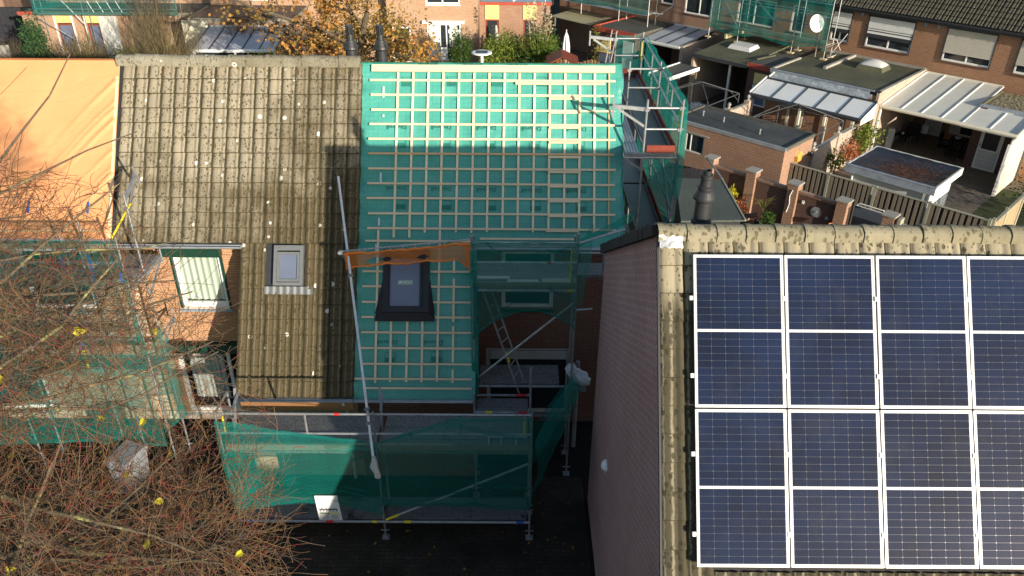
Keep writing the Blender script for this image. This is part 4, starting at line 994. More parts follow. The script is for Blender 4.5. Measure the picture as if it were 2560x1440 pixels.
# right wing towards the gable wall
deck(IS, 1.36, 1.66, YA + .05, YB, 2.45, 'deck_steel', .07, 1); rail(IS, (1.30, YA, 4.55), (1.66, YA, 4.58)); deck(IS, 1.36, 2.3, YB - .1, YB + .45, 5.02, 'deck_steel', .07, 2); rail(IS, (1.30, YB - .1, 5.55), (2.2, YB - .1, 5.55)); rail(IS, (1.30, YA, 6.10), (2.28, YA + .6, 6.12))
MB().tube((1.9, 14.6, 5.05), (1.9, 14.6, 5.6), TR, 8).build('standard', 'galv', IS)
MB().tube((1.52, 14.9, .05), (1.52, 14.9, 2.6), .05, 10).build('downpipe', 'galv_dull', hB)
# loose roof battens and tiles on the deck
pk = thing('plank_stack', 'loose grey planks lying on the upper deck of the recess scaffold', 'planks', (.2, 14.4, 5.05))
MB().box(-.1, .55, 14.10, 14.32, 5.054, 5.09).build('plank', 'white_dirty', pk); MB().box(.62, 1.2, 14.08, 14.36, 5.054, 5.10).build('plank', 'galv', pk); MB().box(-.72, -.05, 14.35, 14.46, 5.054, 5.09).build('plank', 'alu', pk)
hang('debris_net', 'green net across the front of the recess scaffold with arched lower edge', (IX[0] - .02, YA - .04), (IX[1] + .02, YA - .04), 6.14, lambda u: 3.80 + .60*math.sin(PI*u) ** .8 + .25*u, 'net_green', 11, .03, fold=.04)
hang('debris_net', 'bunched upright net beside the underlay roof edge on the recess scaffold', (IX[0] - .06, YA), (IX[0] + .10, YA - .06), 5.95, 2.2, 'net_green_dense', 12, .03, nu=14, nv=40, fold=.06)
hang('debris_net', 'green net on the right side of the recess scaffold by the gable', (IX[1] + .02, YA - .03), (1.66, YB + .2), lambda u: 6.1, lambda u: 4.2 + .6*u, 'net_green', 13, .04, nu=20, fold=.05)
hang('debris_net', 'net roll lying along the eave towards the dark verge tiles', (1.32, YA + .02), (2.5, 15.1), lambda u: 6.16 + .12*u, lambda u: 6.02 + .04*u, 'net_green_dense', 14, .02, nu=30, nv=8, fold=.03)
hang('debris_net', 'slack net triangle below the white sack on the scaffold', (.42, 13.2), (1.32, 13.98), lambda u: 2.1 + .75*u, lambda u: .95 + 1.2*u, 'net_green', 15, .05, nu=26, fold=.05)
# white rubble sack
rng = random.Random(31)
m = MB()
def sack(u, v):
    t = 2*PI*u; p = PI*v; r_ = .17*(1 + .35*noise.noise(Vector((math.cos(t)*1.6, math.sin(t)*1.6, v*3))) + .22*noise.noise(Vector((math.cos(t)*4, math.sin(t)*4, v*9)))) * (1 + .35*math.sin(p)**6)
    return (1.47 + r_*1.25*math.sin(p)*math.cos(t) + .16*(v - .5), 14.25 + r_*.8*math.sin(p)*math.sin(t), 2.68 + r_*1.15*math.cos(p) - .12*math.cos(t))
m.grid(sack, 56, 34).build('rubble_sack', 'white_cloth', smooth=True, label='white rubble sack on the scaffold beside the gable wall', cat='sack')

# ---- orange safety net
ON = thing('safety_net', 'narrow orange safety net with two torn holes above the roof window', 'net', (-2.2, 13.8, 5.2))
a0, a1 = Vector((-3.50, 14.72, 0)), Vector((-.86, 14.62, 0))
def zt(u): return 5.47 + .33*u - .02*math.sin(PI*u)
def zb(u): return 5.12 + .27*u
holes = ((.255, .42, .11, .34), (.60, .42, .055, .2))
def onp(u, v):
    p = a0.lerp(a1, u); b = zb(u) - (.30*max(0, (u - .9))/.1 if u > .9 else 0) - (.05 if u < .06 else 0)
    return (p.x, p.y + .02*math.sin(u*17 + v*3), zt(u) + (b - zt(u))*v + .01*math.sin(u*23))
m = MB(); nu, nv = 110, 22; idx = {}
for i in range(nu + 1):
    for j in range(nv + 1): idx[i, j] = len(m.v); m.v.append(onp(i/nu, j/nv))
def inhole(u, v):
    for (cu, wv, wu, ph) in ((.24, .62, .085, 0), (.335, .66, .05, 1), (.62, .66, .05, 2)):
        du = (u - cu)/wu; dv = (v - wv)/.24
        if abs(du) + abs(dv)*(.9 if ph == 0 else 1.3) < 1: return True
    return False
for i in range(nu):
    for j in range(nv):
        if not inhole((i+.5)/nu, (j+.5)/nv): m.f.append((idx[i, j], idx[i+1, j], idx[i+1, j+1], idx[i, j+1]))
m.build('mesh_sheet', 'net_orange', ON, smooth=True)
for v0, v1, nm in ((0.0, .14, 'top_hem'), (.88, 1.0, 'bottom_hem')):
    MB().grid(lambda u, v: Vector(onp(u, v0 + (v1-v0)*v)) + Vector((0, -.012 - .012*math.sin(PI*v), .01*math.sin(u*60))), 80, 4).build(nm, 'net_orange_edge', ON, smooth=True)
for u0, u1, nm in ((0.0, .035, 'side_hem'), (.955, 1.0, 'side_hem')):
    MB().grid(lambda u, v: Vector(onp(u0 + (u1-u0)*u, v)) + Vector((0, -.014, 0)), 4, 20).build(nm, 'net_orange_edge', ON, smooth=True)
ties = MB()
for u in (.17, .27, .37, .47, .57, .68, .8): p = Vector(onp(u, 0)); ties.tube(p + Vector((0, -.01, -.01)), p + Vector((-.012, -.02, .09)), .004, 4)
ties.build('cable_ties', 'white_frame', ON)
rail(ON, (-3.60, 14.74, 5.49), (-.80, 14.66, 5.84), 'galv', .02, 'top_tube'); clamp(ON, (-3.58, 14.74, 5.47)); rail(ON, (-3.56, 14.76, 5.47), (-3.44, 14.85, 4.95), 'galv_dull', .022, 'end_post'); band(ON, (-3.44, 14.85, 4.95), (-3.43, 14.86, 4.90), .032, 'pole_orange')

# ---- gable end scaffold
GS = thing('scaffold', 'narrow scaffold with dark decks along the gable of the underlay house', 'scaffold', (3.1, 19.4, 0))
GY = (16.35, 19.35, 22.4)
for y in GY:
    for x in (2.81, 3.56): pole(GS, x, y, .3, 8.26)
    for z in (6.98, 4.98): rail(GS, (2.40, y, z), (3.60, y, z), 'galv', .03, 'transom')
    MB().beam((2.42, y, 6.96), (2.80, y, 6.70), .04, .04).beam((2.78, y, 6.98), (2.78, y, 6.66), .03, .03).build('bracket', 'galv', GS)
    for z in (8.08, 7.62): rail(GS, (2.81, y, z), (3.56, y, z))
    clamp(GS, (3.54, y, 8.08)); clamp(GS, (3.54, y, 7.62)); clamp(GS, (2.81, y, 8.05))
    if y != 19.35:
        MB().beam((2.10, y + .01, 8.12), (2.78, y + .01, 8.05), .05, .075).beam((2.20, y + .01, 8.06), (2.78, y + .01, 7.68), .03, .05).beam((2.10, y + .01, 8.28), (2.10, y + .01, 7.88), .04, .04).build('cantilever_arm', 'galv', GS)
for i in range(2):
    y0, y1 = GY[i], GY[i+1]
    for z in (8.08, 7.62): rail(GS, (3.60, y0, z), (3.60, y1, z))
    rail(GS, (3.60, (y0+y1)/2, 7.62), (3.60, (y0+y1)/2, 8.08), name='guard_post')
    deck(GS, 2.90, 3.46, y0 + .05, y1 - .05, 7.10, 'deck_ply', .05, 1, along='y'); deck(GS, 2.43, 2.74, y0 + .05, y1 - .05, 7.08, 'galv', .05, 5, .012, 'y', 'plank')
    deck(GS, 2.88, 3.46, y0 + .05, y1 - .05, 5.10, 'deck_ply', .05, 1, along='y'); deck(GS, 2.43, 2.72, y0 + .05, y1 - .05, 5.08, 'galv_dull', .05, 5, .012, 'y', 'plank')
    for z in (7.10, 5.10):
        MB().box(3.47, 3.50, y0 + .03, y1 - .03, z, z + .15).build('toe_board', 'toe_red', GS); MB().box(2.845, 2.875, y0 + .05, y1 - .05, z - .03, z + .03).build('toe_board', 'galv_dull', GS); MB().box(3.43, 3.465, y0 + .05, y1 - .05, z - .03, z + .02).build('ledger', 'galv_dull', GS)
    for z in (6.08, 5.62): rail(GS, (3.60, y0, z), (3.60, y1, z), 'galv_dull')
    rail(GS, (3.60, y0, 5.2), (3.60, y1, 6.9), 'galv_dull', name='diagonal_brace')
MB().box(2.88, 3.48, 16.34, 16.37, 7.10, 7.26).build('toe_board', 'toe_red', GS); MB().box(2.88, 3.48, 22.38, 22.41, 7.10, 7.26).build('toe_board', 'toe_red', GS)
MB().box(2.42, 3.50, 16.33, 16.36, 7.00, 7.085).build('end_ledger', 'galv', GS)
MB().beam((2.45, 19.0, 7.10), (2.62, 19.15, 7.10), .05, .03).build('wood_offcut', 'plank_new', label='short timber offcut on the grey planks of the gable scaffold', cat='timber')
for y in (16.42, 22.32): rail(GS, (3.53, y, 7.55), (3.53, y, 8.0), 'yellow_paint', .018, 'gate_strap')
hang('debris_net', 'long green net down the outer side of the gable scaffold', (3.64, 16.3), (3.64, 22.45), lambda u: 8.22 - .02*u, lambda u: 4.7 + .2*u, 'net_green', 21, -.03, nu=90, fold=.05)
hang('debris_net', 'green net across the far end of the gable scaffold', (2.80, 22.46), (3.62, 22.46), 8.15, 7.0, 'net_green', 22, .02, nu=20, fold=.02)
hang('debris_net', 'gathered net around the near outer pole of the gable scaffold', (3.52, 16.30), (3.72, 16.5), 8.1, 6.0, 'net_green_dense', 23, .03, nu=14, nv=40, fold=.07)
hang('debris_net', 'green net bag hanging under the near end of the gable scaffold', (2.95, 16.42), (3.6, 16.36), lambda u: 6.95, lambda u: 6.3 - .35*u, 'net_green', 24, .06, nu=20, fold=.06)

# ---- left scaffold under the tarpaulin
CS = thing('scaffold', 'netted scaffold below the orange tarpaulin behind the bare tree', 'scaffold', (-9.5, 14.4, 0))
CX = (-13.95, -10.9, -8.88, -7.80)
for x in CX:
    pole(CS, x, YA, .3, 6.20); pole(CS, x, YB, .3, 6.16 if x < -8 else 6.75)
    for z in (5.0, 2.75): rail(CS, (x, YA, z), (x, YB + .3, z), name='transom')
for i in range(3):
    x0, x1 = CX[i], CX[i+1]
    for z in (6.10, 5.60, 3.75, 3.30): rail(CS, (x0, YA, z), (x1, YA, z))
    deck(CS, x0 + .04, x1 - .04, YA + .05, YB, 5.07, 'deck_steel', .07, 2); deck(CS, x0 + .04, x1 - .04, YA + .05, YB, 2.82, 'deck_steel', .07, 2)
    toe(CS, (x0, YA), (x1, YA), 5.07, 5.22); toe(CS, (x0, YA), (x1, YA), 2.82, 2.97)
deck(CS, -8.84, -7.76, YB + .02, YB + .72, 5.02, 'deck_steel', .06, 2)
MB().beam((-7.80, YB, 6.65), (-7.74, YB + .55, 6.95), .05, .06).beam((-7.80, YB, 6.30), (-7.75, YB + .5, 6.9), .035, .05).tube((-7.75, YB + .52, 7.15), (-7.72, YB + .62, 6.72), .024, 8).build('roof_bracket', 'galv', CS)
MB().beam((-7.76, YA + .05, 4.98), (-7.74, YB + .75, 4.93), .04, .10).beam((-7.76, YB, 4.45), (-7.74, YB + .7, 4.88), .03, .05).tube((-7.73, YB + .76, 5.2), (-7.73, YB + .78, 4.78), .022, 8).build('wall_bracket', 'galv_dull', CS)
MB().beam((-7.78, YB, 3.05), (-7.66, YB + .5, 3.5), .03, .04).beam((-7.78, YB, 3.35), (-7.66, YB + .5, 3.52), .03, .03).tube((-7.66, YB + .52, 3.75), (-7.66, YB + .52, 3.3), .02, 6).build('bracket', 'galv_dull', CS)
rail(CS, (-8.3, YB, 5.75), (-7.72, YB + .02, 6.55), 'yellow_paint', .02, 'strap_pole')
for (x, z0, z1, mt) in ((-9.0, 5.35, 5.75, 'blue_paint'), (-8.45, 5.15, 5.8, 'blue_paint'), (-9.15, 3.5, 4.3, 'blue_paint'), (-9.15, 3.0, 3.5, 'yellow_paint'), (-7.9, 5.1, 5.4, 'blue_paint')):
    MB().box(x, x + .05, YA - .045, YA - .035, z0, z1).build('strap', mt, CS)
hang('debris_net', 'green net over the upper lift of the scaffold below the tarpaulin', (-13.95, 13.95), (-7.80, 13.95), 6.12, lambda u: 3.15 + .05*math.sin(u*9), 'net_green_thin', 41, .02, nu=110, nv=30, fold=.05)
hang('debris_net', 'darker green net over the lower lift behind the bare tree', (-13.95, 13.93), (-7.84, 13.93), lambda u: 3.42, lambda u: .9 + .05*math.sin(u*12), 'net_green', 42, .03, nu=110, nv=30, fold=.05)
hang('debris_net', 'net sleeve twisted round the end pole of the tarpaulin house scaffold', (-7.90, 13.98), (-7.76, 13.94), 5.35, 3.3, 'net_green_dense', 43, .02, nu=12, nv=40, fold=.04)
hang('debris_net', 'loose net point tied to the inner pole by the patio window', (-7.86, 13.96), (-7.70, 14.76), lambda u: 3.30 + .55*max(0, u - .2), lambda u: 1.2 - .1*u, 'net_green', 44, .05, nu=30, fold=.06)

# ---- bin
BN = thing('wheelie_bin', 'grey wheeled bin standing under the bare tree', 'bin', (-8.6, 13.45, 0), R(-18))
def b3(x, y, z): p = Matrix.Rotation(R(-18), 4, 'Z') @ Vector((x, y, z)); return (p.x - 8.6, p.y + 13.45, p.z)
MB().hexa([b3(-.22, -.25, .05), b3(.22, -.25, .05), b3(.22, .25, .05), b3(-.22, .25, .05), b3(-.28, -.34, .98), b3(.28, -.34, .98), b3(.28, .33, .98), b3(-.28, .33, .98)]).build('body', 'bin_grey', BN)
MB().hexa([b3(-.30, -.37, .98), b3(.30, -.37, .98), b3(.30, .36, 1.0), b3(-.30, .36, 1.0), b3(-.27, -.30, 1.04), b3(.27, -.30, 1.04), b3(.27, .34, 1.09), b3(-.27, .34, 1.09)]).build('lid', 'bin_grey', BN)
MB().tube(b3(-.25, .40, 1.0), b3(.25, .40, 1.0), .018).build('handle', 'bin_grey', BN)
MB().quad(b3(-.1, -.333, .80), b3(.1, -.333, .80), b3(.1, -.336, .86), b3(-.1, -.336, .86)).build('label_plate', 'ink', BN)
for sx in (-1, 1): MB().tube(b3(sx*.24, .28, .1), b3(sx*.29, .28, .1), .1, 14).build('wheel', 'pot_black', BN)
# ---------------------------------------------------------------- house on the right with solar panels
QY, QZ, QC, QS = 8.49, 9.18, math.cos(R(54.5)), math.sin(R(54.5))
def RQ(x, s, h=0.0): return (x, QY - s*QC - h*QS, QZ - s*QS + h*QC)
QAX = Matrix(((1, 0, 0), (0, QC, -QS), (0, QS, QC))).to_4x4()
def on_q(x, s, h=0.0): return Matrix.Translation(RQ(x, s, h)) @ QAX
hS = thing('terraced_house', 'brick end house with solar panels and dark purple gable wall', 'house', (5, 9, 0))
GX = 1.74
MB().extrude([(GX, 3.9, 0), (GX, 3.9, 2.75), (GX, QY, QZ - .10), (GX, 13.2, 6.36), (GX, 13.2, 0)], (.1, 0, 0)).build('gable_wall', 'brick_gable', hS)
MB().box(GX + .101, 9, 13.1, 13.2, 0, 6.30).build('rear_wall', 'brick_gable', hS)
MB().quad(RQ(GX, .02, -.05), RQ(9, .02, -.05), RQ(9, 7.9, -.05), RQ(GX, 7.9, -.05)).build('roof', 'tile_verge_dark', hS)
rS = [c for c in hS.children if c.name.startswith('roof')][0]
MB().hexa([(GX - .02, QY, QZ - .06), (9, QY, QZ - .06), (9, 13.4, 6.27), (GX - .02, 13.4, 6.27), (GX - .02, QY, QZ - .02), (9, QY, QZ - .02), (9, 13.4, 6.32), (GX - .02, 13.4, 6.32)]).build('rear_roof', 'tile_verge_dark', hS)
TN = tile_mesh('tile', 'tile_near', .30, .40, .040, True, 1.0, lip=.008); RN = ridge_tile_mesh('ridge_tile', 'ridge_near', .345, .125, .05)
rng = random.Random(17)
for row in range(14):
    s = .465 + .325*row
    for c in range(2 if 0 < row < 12 else 15):
        piece('tile', TN, on_q(GX - .02 + c*.297, s, -.035 + rng.uniform(-.004, .004)) @ Matrix.Rotation(rng.gauss(0, .006), 4, 'Z'), rS)
for k in range(14): piece('ridge_tile', RN, Matrix.Translation((GX - .03 + k*.345, QY + .01, QZ - .085 + rng.uniform(-.006, .006))) @ Matrix.Rotation(rng.gauss(0, .012), 4, 'Z'), rS)
MB().grid(lambda a, b: RQ(GX - .01 + a*.27, .115 + b*.14 + .01*math.sin(a*20), .035 + .012*noise.noise(Vector((a*6, b*4, 2))) + .02*math.sin(a*PI)), 14, 6).build('foil_patch', 'foil', rS, smooth=True)
MB().hexa([RQ(GX - .035, 4.6, -.06), RQ(GX - .012, 4.6, -.06), RQ(GX - .012, .1, -.06), RQ(GX - .035, .1, -.06), RQ(GX - .035, 4.6, .0), RQ(GX - .012, 4.6, .0), RQ(GX - .012, .1, .0), RQ(GX - .035, .1, .0)]).build('barge_board', 'anthracite', hS)
# dark verge tiles stepping down the rear slope
vd = MB(); vd.hexa([(-.05, 0, -.10), (.22, 0, -.10), (.22, .40, -.10), (-.05, .40, -.10), (-.05, 0, .03), (.22, 0, .03), (.22, .40, .075), (-.05, .40, .075)])
VD = mesh_of(vd, 'verge_tile', 'tile_verge_dark'); sl30 = math.atan2(QZ - 6.32, 13.4 - QY)
for k in range(16):
    d = .12 + k*.345; piece('verge_tile', VD, Matrix.Translation((GX - .03, QY + d*math.cos(sl30), QZ - d*math.sin(sl30))) @ Matrix.Rotation(-sl30, 4, 'X') @ Matrix.Rotation(rng.gauss(0, .012), 4, 'Z'), hS)
# lamp on the gable
LM = thing('wall_lamp', 'white half-round lamp on the purple brick gable', 'lamp', (GX, 10.9, 3.1))
m = MB()
def lampf(u, v):
    t = PI*u; p = PI/2*v; return (GX - .10*math.cos(p)*math.sin(t), 10.9 + .13*math.cos(p)*math.cos(t), 3.14 + .13*math.sin(p))
m.grid(lampf, 18, 8).poly([lampf(k/18, 0) for k in range(19)]).build('shade', 'white_frame', LM, smooth=True)
MB().box(GX - .03, GX - .001, 10.85, 10.95, 3.0, 3.12).build('bracket', 'white_dirty', LM)
flue('flue_terminal', 'dark grey flue terminal behind the mossy ridge of the solar house', 2.31, 8.86, 9.06, .98, 'flue_grey', False)

PW, PH, PG, H0 = 1.038, 1.755, .020, .12
ce = MB(); cw, ch, k = .1588/2, .0803/2, .006
ce.poly([(-cw + k, -ch, 0), (cw - k, -ch, 0), (cw, -ch + k, 0), (cw, ch - k, 0), (cw - k, ch, 0), (-cw + k, ch, 0), (-cw, ch - k, 0), (-cw, -ch + k, 0)])
CELL = mesh_of(ce, 'cell', 'cell')
ordn = ('next to the verge tiles', 'second from the verge', 'third from the verge', 'fourth from the verge')
def pbox(m, x0, x1, s0, s1, h0, h1): m.hexa([RQ(x0, s1, h0), RQ(x1, s1, h0), RQ(x1, s0, h0), RQ(x0, s0, h0), RQ(x0, s1, h1), RQ(x1, s1, h1), RQ(x1, s0, h1), RQ(x0, s0, h1)]); return m
for r_ in range(2):
    for c in range(4):
        x0 = 2.10 + c*(PW + PG); s0 = .344 + r_*(PH + PG); dh = random.Random(r_*7 + c).uniform(-.004, .004)
        P = thing('solar_panel', '%s-row solar panel %s' % (('ridge', 'lower')[r_], ordn[c]), 'solar panel', RQ(x0 + PW/2, s0 + PH, 0), group='solar panels on the right roof')
        h = H0 + dh; t = .014; m = MB()
        pbox(m, x0, x0 + PW, s0, s0 + t, h - .035, h + .004); pbox(m, x0, x0 + PW, s0 + PH - t, s0 + PH, h - .035, h + .004); pbox(m, x0, x0 + t, s0 + t, s0 + PH - t, h - .035, h + .004); pbox(m, x0 + PW - t, x0 + PW, s0 + t, s0 + PH - t, h - .035, h + .004)
        m.build('frame', 'alu', P); bk = pbox(MB(), x0 + t, x0 + PW - t, s0 + t, s0 + PH - t, h - .012, h - .002).build('backsheet', 'panel_back', P)
        for (sa, sb) in ((s0 + t, s0 + .033), (s0 + .034 + .828, s0 + .034 + .859), (s0 + PH - .033, s0 + PH - t)): pbox(MB(), x0 + t, x0 + PW - t, sa, sb, h - .003, h - .001).build('white_strip', 'panel_white', bk)
        for (xa, xb) in ((x0 + t, x0 + .033), (x0 + PW - .033, x0 + PW - t)): pbox(MB(), xa, xb, s0 + .034, s0 + PH - .034, h - .003, h - .0012).build('white_strip', 'panel_white', bk)
        for i in range(6):
            for j in range(20):
                cx = x0 + .034 + (i + .5)*(PW - .068)/6; cs = s0 + .034 + (j + .5)*.0828 + (.031 if j >= 10 else 0)
                if cx > 5.95: continue
                piece('cell', CELL, on_q(cx, cs, h - .0005), bk)
        for sd in (.48, 1.37):
            xx = x0 - PG/2 if c else x0 - .03
            pbox(MB(), xx - .02, xx + .02, s0 + sd, s0 + sd + .05, h - .03, h + .012).build('clamp', 'alu', P)
# ---------------------------------------------------------------- terrace behind on the right (its own frame: a along the front, -b towards us)
frame(RB)
def fl(m, x0, x1, y0, y1, z0, z1): return m.box(x0, x1, y0, y1, z0, z1)
def winset(root, holes, **kw):
    for (a, b, c, d_) in holes: yield window_parts(root, (a, 0, c), (1, 0, 0), b - a, d_ - c, (0, -1, 0), **kw)
TF = tile_mesh('tile', 'tile_far', .30, .36, .03, False, 1.3, 'frame_black')
def far_roof(root, x0, x1, rows, pitch=36):
    c, s = math.cos(R(pitch)), math.sin(R(pitch)); y0, z0 = -.36, 5.34
    MB().quad((x0, y0, z0 - .03), (x1, y0, z0 - .03), (x1, y0 + 6*c, z0 + 6*s - .03), (x0, y0 + 6*c, z0 + 6*s - .03)).build('roof', 'tile_far', root)
    rf = [k for k in root.children if k.name.startswith('roof')][0]
    ax = Matrix(((1, 0, 0), (0, c, -s), (0, s, c))).to_4x4(); n = int((x1 - x0)/.297)
    for r_ in range(rows):
        for k in range(n):
            d = r_*.32; piece('tile', TF, Matrix.Translation((x0 + k*(x1-x0)/n, y0 + d*c, z0 + d*s)) @ ax, rf)
    g = MB(); gutter(g, x0, x1, -.45, 5.33, .07)
    for k in range(int((x1-x0)/.68)): g.box(x0 + .3 + k*.68, x0 + .33 + k*.68, -.53, -.52, 5.25, 5.36)
    g.build('gutter', 'anthracite', root)
    MB().box(x0, x1, -.38, -.002, 5.16, 5.26).build('soffit', 'anthracite', root)
def shutter_window(root, h, zs, mat, stripes=False):
    f = window_parts(root, (h[0], 0, h[2]), (1, 0, 0), h[1]-h[0], h[3]-h[2], (0, -1, 0), 'white_frame', 'pane_dark', .08, ((h[1]-h[0])/2,), 'brick_dark', .06, 'curtain_white')
    n = int((h[3] - zs)/.055); sl = MB().box(0, h[1]-h[0]-.06, -.008, .008, 0, .049); ME = mesh_of(sl, 'shutter_slat', mat); MD = mesh_of(sl, 'shutter_slat', 'anthracite')
    if stripes:
        MB().box(h[0] + .03, h[1] - .03, -.045, -.03, zs + .42, h[3]).build('shutter', mat, f)
        for (a, b, mt) in ((zs + .36, zs + .39, 'anthracite'), (zs + .39, zs + .42, mat), (zs + .30, zs + .36, mat), (zs + .25, zs + .30, 'anthracite'), (zs + .14, zs + .25, mat), (zs - .04, zs + .14, 'anthracite')): MB().box(h[0] + .03, h[1] - .03, -.045, -.03, a, b).build('shutter_band', mt, f)
        for k in range(int((h[3] - zs - .42)/.055)): piece('shutter_slat', ME, Matrix.Translation((h[0] + .03, -.05, zs + .42 + k*.055)), f)
    else:
        for k in range(n): piece('shutter_slat', ME, Matrix.Translation((h[0] + .03, -.04, zs + k*.055)), f)
    for xx in (h[0] - .01, h[1] - .03): MB().box(xx, xx + .04, -.06, -.004, h[2], h[3]).build('shutter_rail', 'anthracite', f)
    MB().box(h[0] - .02, h[1] + .02, -.17, -.004, h[3] - .02, h[3] + .16).build('shutter_box', 'anthracite', f)
W1, W2, W3, W4 = (-1.17, -.18, 3.58, 5.03), (.66, 2.87, 3.58, 5.05), (4.33, 6.46, 3.58, 5.07), (7.42, 9.5, 3.58, 5.05)
h3 = thing('terraced_house', 'red brick house with striped roller shutters and slate-fronted flat extension', 'house', (1.2, 1, 0))
MB().wall((-1.55, 0, 0), (1, 0, 0), 5.2, 5.3, [(w_[0] + 1.55, w_[1] + 1.55, w_[2], w_[3]) for w_ in (W1, W2)], .12, (0, 1, 0)).build('front_wall', 'brick_far_red', h3)
shutter_window(h3, W1, 4.06, 'shutter_white', True); shutter_window(h3, W2, 4.08, 'shutter_white', True); far_roof(h3, -1.55, 3.62, 5)
MB().box(.20, .32, -.05, -.003, 4.93, 5.09).build('vent_box', 'lead', h3); MB().box(3.25, 3.37, -.05, -.003, 4.94, 5.10).build('vent_box', 'lead', h3)
h4 = thing('terraced_house', 'red brick house with beige roller shutters behind the white carport', 'house', (6.5, 1, 0))
MB().wall((3.653, 0, 0), (1, 0, 0), 7.3, 5.3, [(W3[0]-3.653, W3[1]-3.653, W3[2], W3[3]), (W4[0]-3.653, W4[1]-3.653, W4[2], W4[3]), (.75, 1.55, .03, 2.15), (1.9, 3.4, .3, 2.2)], .12, (0, 1, 0)).build('front_wall', 'brick_far_red', h4)
shutter_window(h4, W3, 3.95, 'shutter_beige'); shutter_window(h4, W4, 3.95, 'shutter_beige'); far_roof(h4, 3.64, 10.9, 7); MB().box(3.82, 3.94, -.05, -.003, 4.93, 5.09).build('vent_box', 'lead', h4)
dr = MB().box(4.42, 5.18, .03, .08, .03, 2.13).build('door', 'white_frame', h4)
for k in range(9): MB().box(4.47, 5.13, .018, .029, .12 + k*.22, .32 + k*.22).build('board', 'white_dirty', dr)
MB().box(5.55, 7.05, .04, .09, .3, 2.2).build('patio_frame', 'white_dirty', h4); MB().box(6.05, 6.6, .01, .039, .4, 2.1).build('pane', 'pane_dark', h4)
# flat extension with slate front
e3 = thing('extension', 'flat mossy roofed brick extension with slate front and domed rooflight', 'extension', (1.2, -2.6, 0))
MB().box(-1.42, 3.72, -5.22, -.003, 0, 2.82).build('wall', 'brick_far_red', e3)
MB().box(3.722, 3.84, -5.25, -.003, 0, 2.98).build('side_wall', 'brick_pale', e3)
MB().box(-1.42, 3.72, -5.1, -.02, 2.83, 3.0).build('roof', 'bitumen_moss', e3)
MB().box(-1.45, 3.84, -5.25, -5.10, 2.98, 3.06).build('kerb', 'anthracite', e3); MB().box(3.74, 3.87, -5.1, -.02, 2.99, 3.06).build('kerb', 'concrete', e3); MB().box(-1.45, -1.32, -5.1, -2.4, 2.99, 3.07).build('kerb', 'concrete', e3); MB().box(.28, .42, -3.35, -.05, 3.0, 3.12).build('kerb', 'concrete', e3); MB().box(-1.4, 3.8, -.10, -.01, 3.0, 3.10).build('kerb', 'concrete', e3)
sl_ = MB().box(0, .277, -.012, .012, 0, .17); SLT = mesh_of(sl_, 'slate', 'slate'); rngS = random.Random(4)
for r_ in range(3):
    for k in range(18):
        x = -1.40 + k*.283 + (.14 if r_ % 2 else 0)
        if x + .3 < 3.62: piece('slate', SLT, Matrix.Translation((x, -5.30 - (.02*(2 - r_)), 2.56 + r_*.155)) @ Matrix.Rotation(R(-9) + rngS.gauss(0, .012), 4, 'X') @ Matrix.Rotation(rngS.gauss(0, .01), 4, 'Y'), e3)
MB().box(-1.42, 3.6, -5.33, -5.26, 3.02, 3.075).build('flashing', 'lead', e3)
MB().tube((-1.15, -5.35, 2.95), (-1.3, -5.5, 2.75), .045, 8).build('downpipe', 'white_dirty', e3)
def dome(root, x0, x1, y0, y1, z):
    MB().hexa([(x0 - .1, y0 - .1, z), (x1 + .1, y0 - .1, z), (x1 + .1, y1 + .1, z), (x0 - .1, y1 + .1, z), (x0, y0, z + .2), (x1, y0, z + .2), (x1, y1, z + .2), (x0, y1, z + .2)]).build('rooflight_kerb', 'bitumen_moss', root)
    MB().grid(lambda a, b: (x0 + a*(x1-x0), y0 + b*(y1-y0), z + .202 + .24*(math.sin(PI*a)*math.sin(PI*b))**.5), 14, 10).build('rooflight', 'dome', root, smooth=True)
dome(e3, 1.4, 2.5, -2.0, -1.15, 3.0)
# veranda below the slate front
def glass_roof(name, label, x0, x1, yf, yb, zf, zb, n, sheet, barm, frontm, posts=(), side=None, tilt=0.0, cat='veranda', gutter_r=.06, fw=.03):
    v = thing(name, label, cat, ((x0+x1)/2, yf, 0)); w_ = (x1-x0)/n
    for k in range(n): MB().hexa([(x0 + k*w_, yf, zf - .02), (x0 + (k+1)*w_, yf, zf - .02), (x0 + (k+1)*w_, yb, zb - .02), (x0 + k*w_, yb, zb - .02), (x0 + k*w_, yf, zf), (x0 + (k+1)*w_, yf, zf), (x0 + (k+1)*w_, yb, zb), (x0 + k*w_, yb, zb)]).build('roof_sheet', sheet, v)
    for k in range(n + 1): MB().beam((x0 + k*w_, yf, zf + .012), (x0 + k*w_, yb, zb + .012), fw*1.6, .045).build('glazing_bar', barm, v)
    MB().extrude([(x0, yf - .10, zf - .12), (x0, yf - .12, zf - .04), (x0, yf - .08, zf + .02), (x0, yf + .02, zf + .03), (x0, yf + .02, zf - .12)], (x1 - x0, 0, 0)).build('gutter_beam', frontm, v)
    MB().box(x0, x1, yb - .04, yb + .002, zb - .05, zb + .07).build('wall_plate', frontm, v)
    for p in posts: MB().box(p[0] - .05, p[0] + .05, yf - .06, yf + .04, 0, zf - .1).build('post', p[1], v)
    return v
v1 = glass_roof('veranda', 'veranda with white frosted panes and dark bars below the slate front', -1.45, 3.86, -6.78, -5.38, 2.18, 2.60, 5, 'poly_white', 'anthracite', 'anthracite', [(-1.3, 'anthracite'), (1.1, 'cream'), (2.3, 'cream'), (3.55, 'cream')])
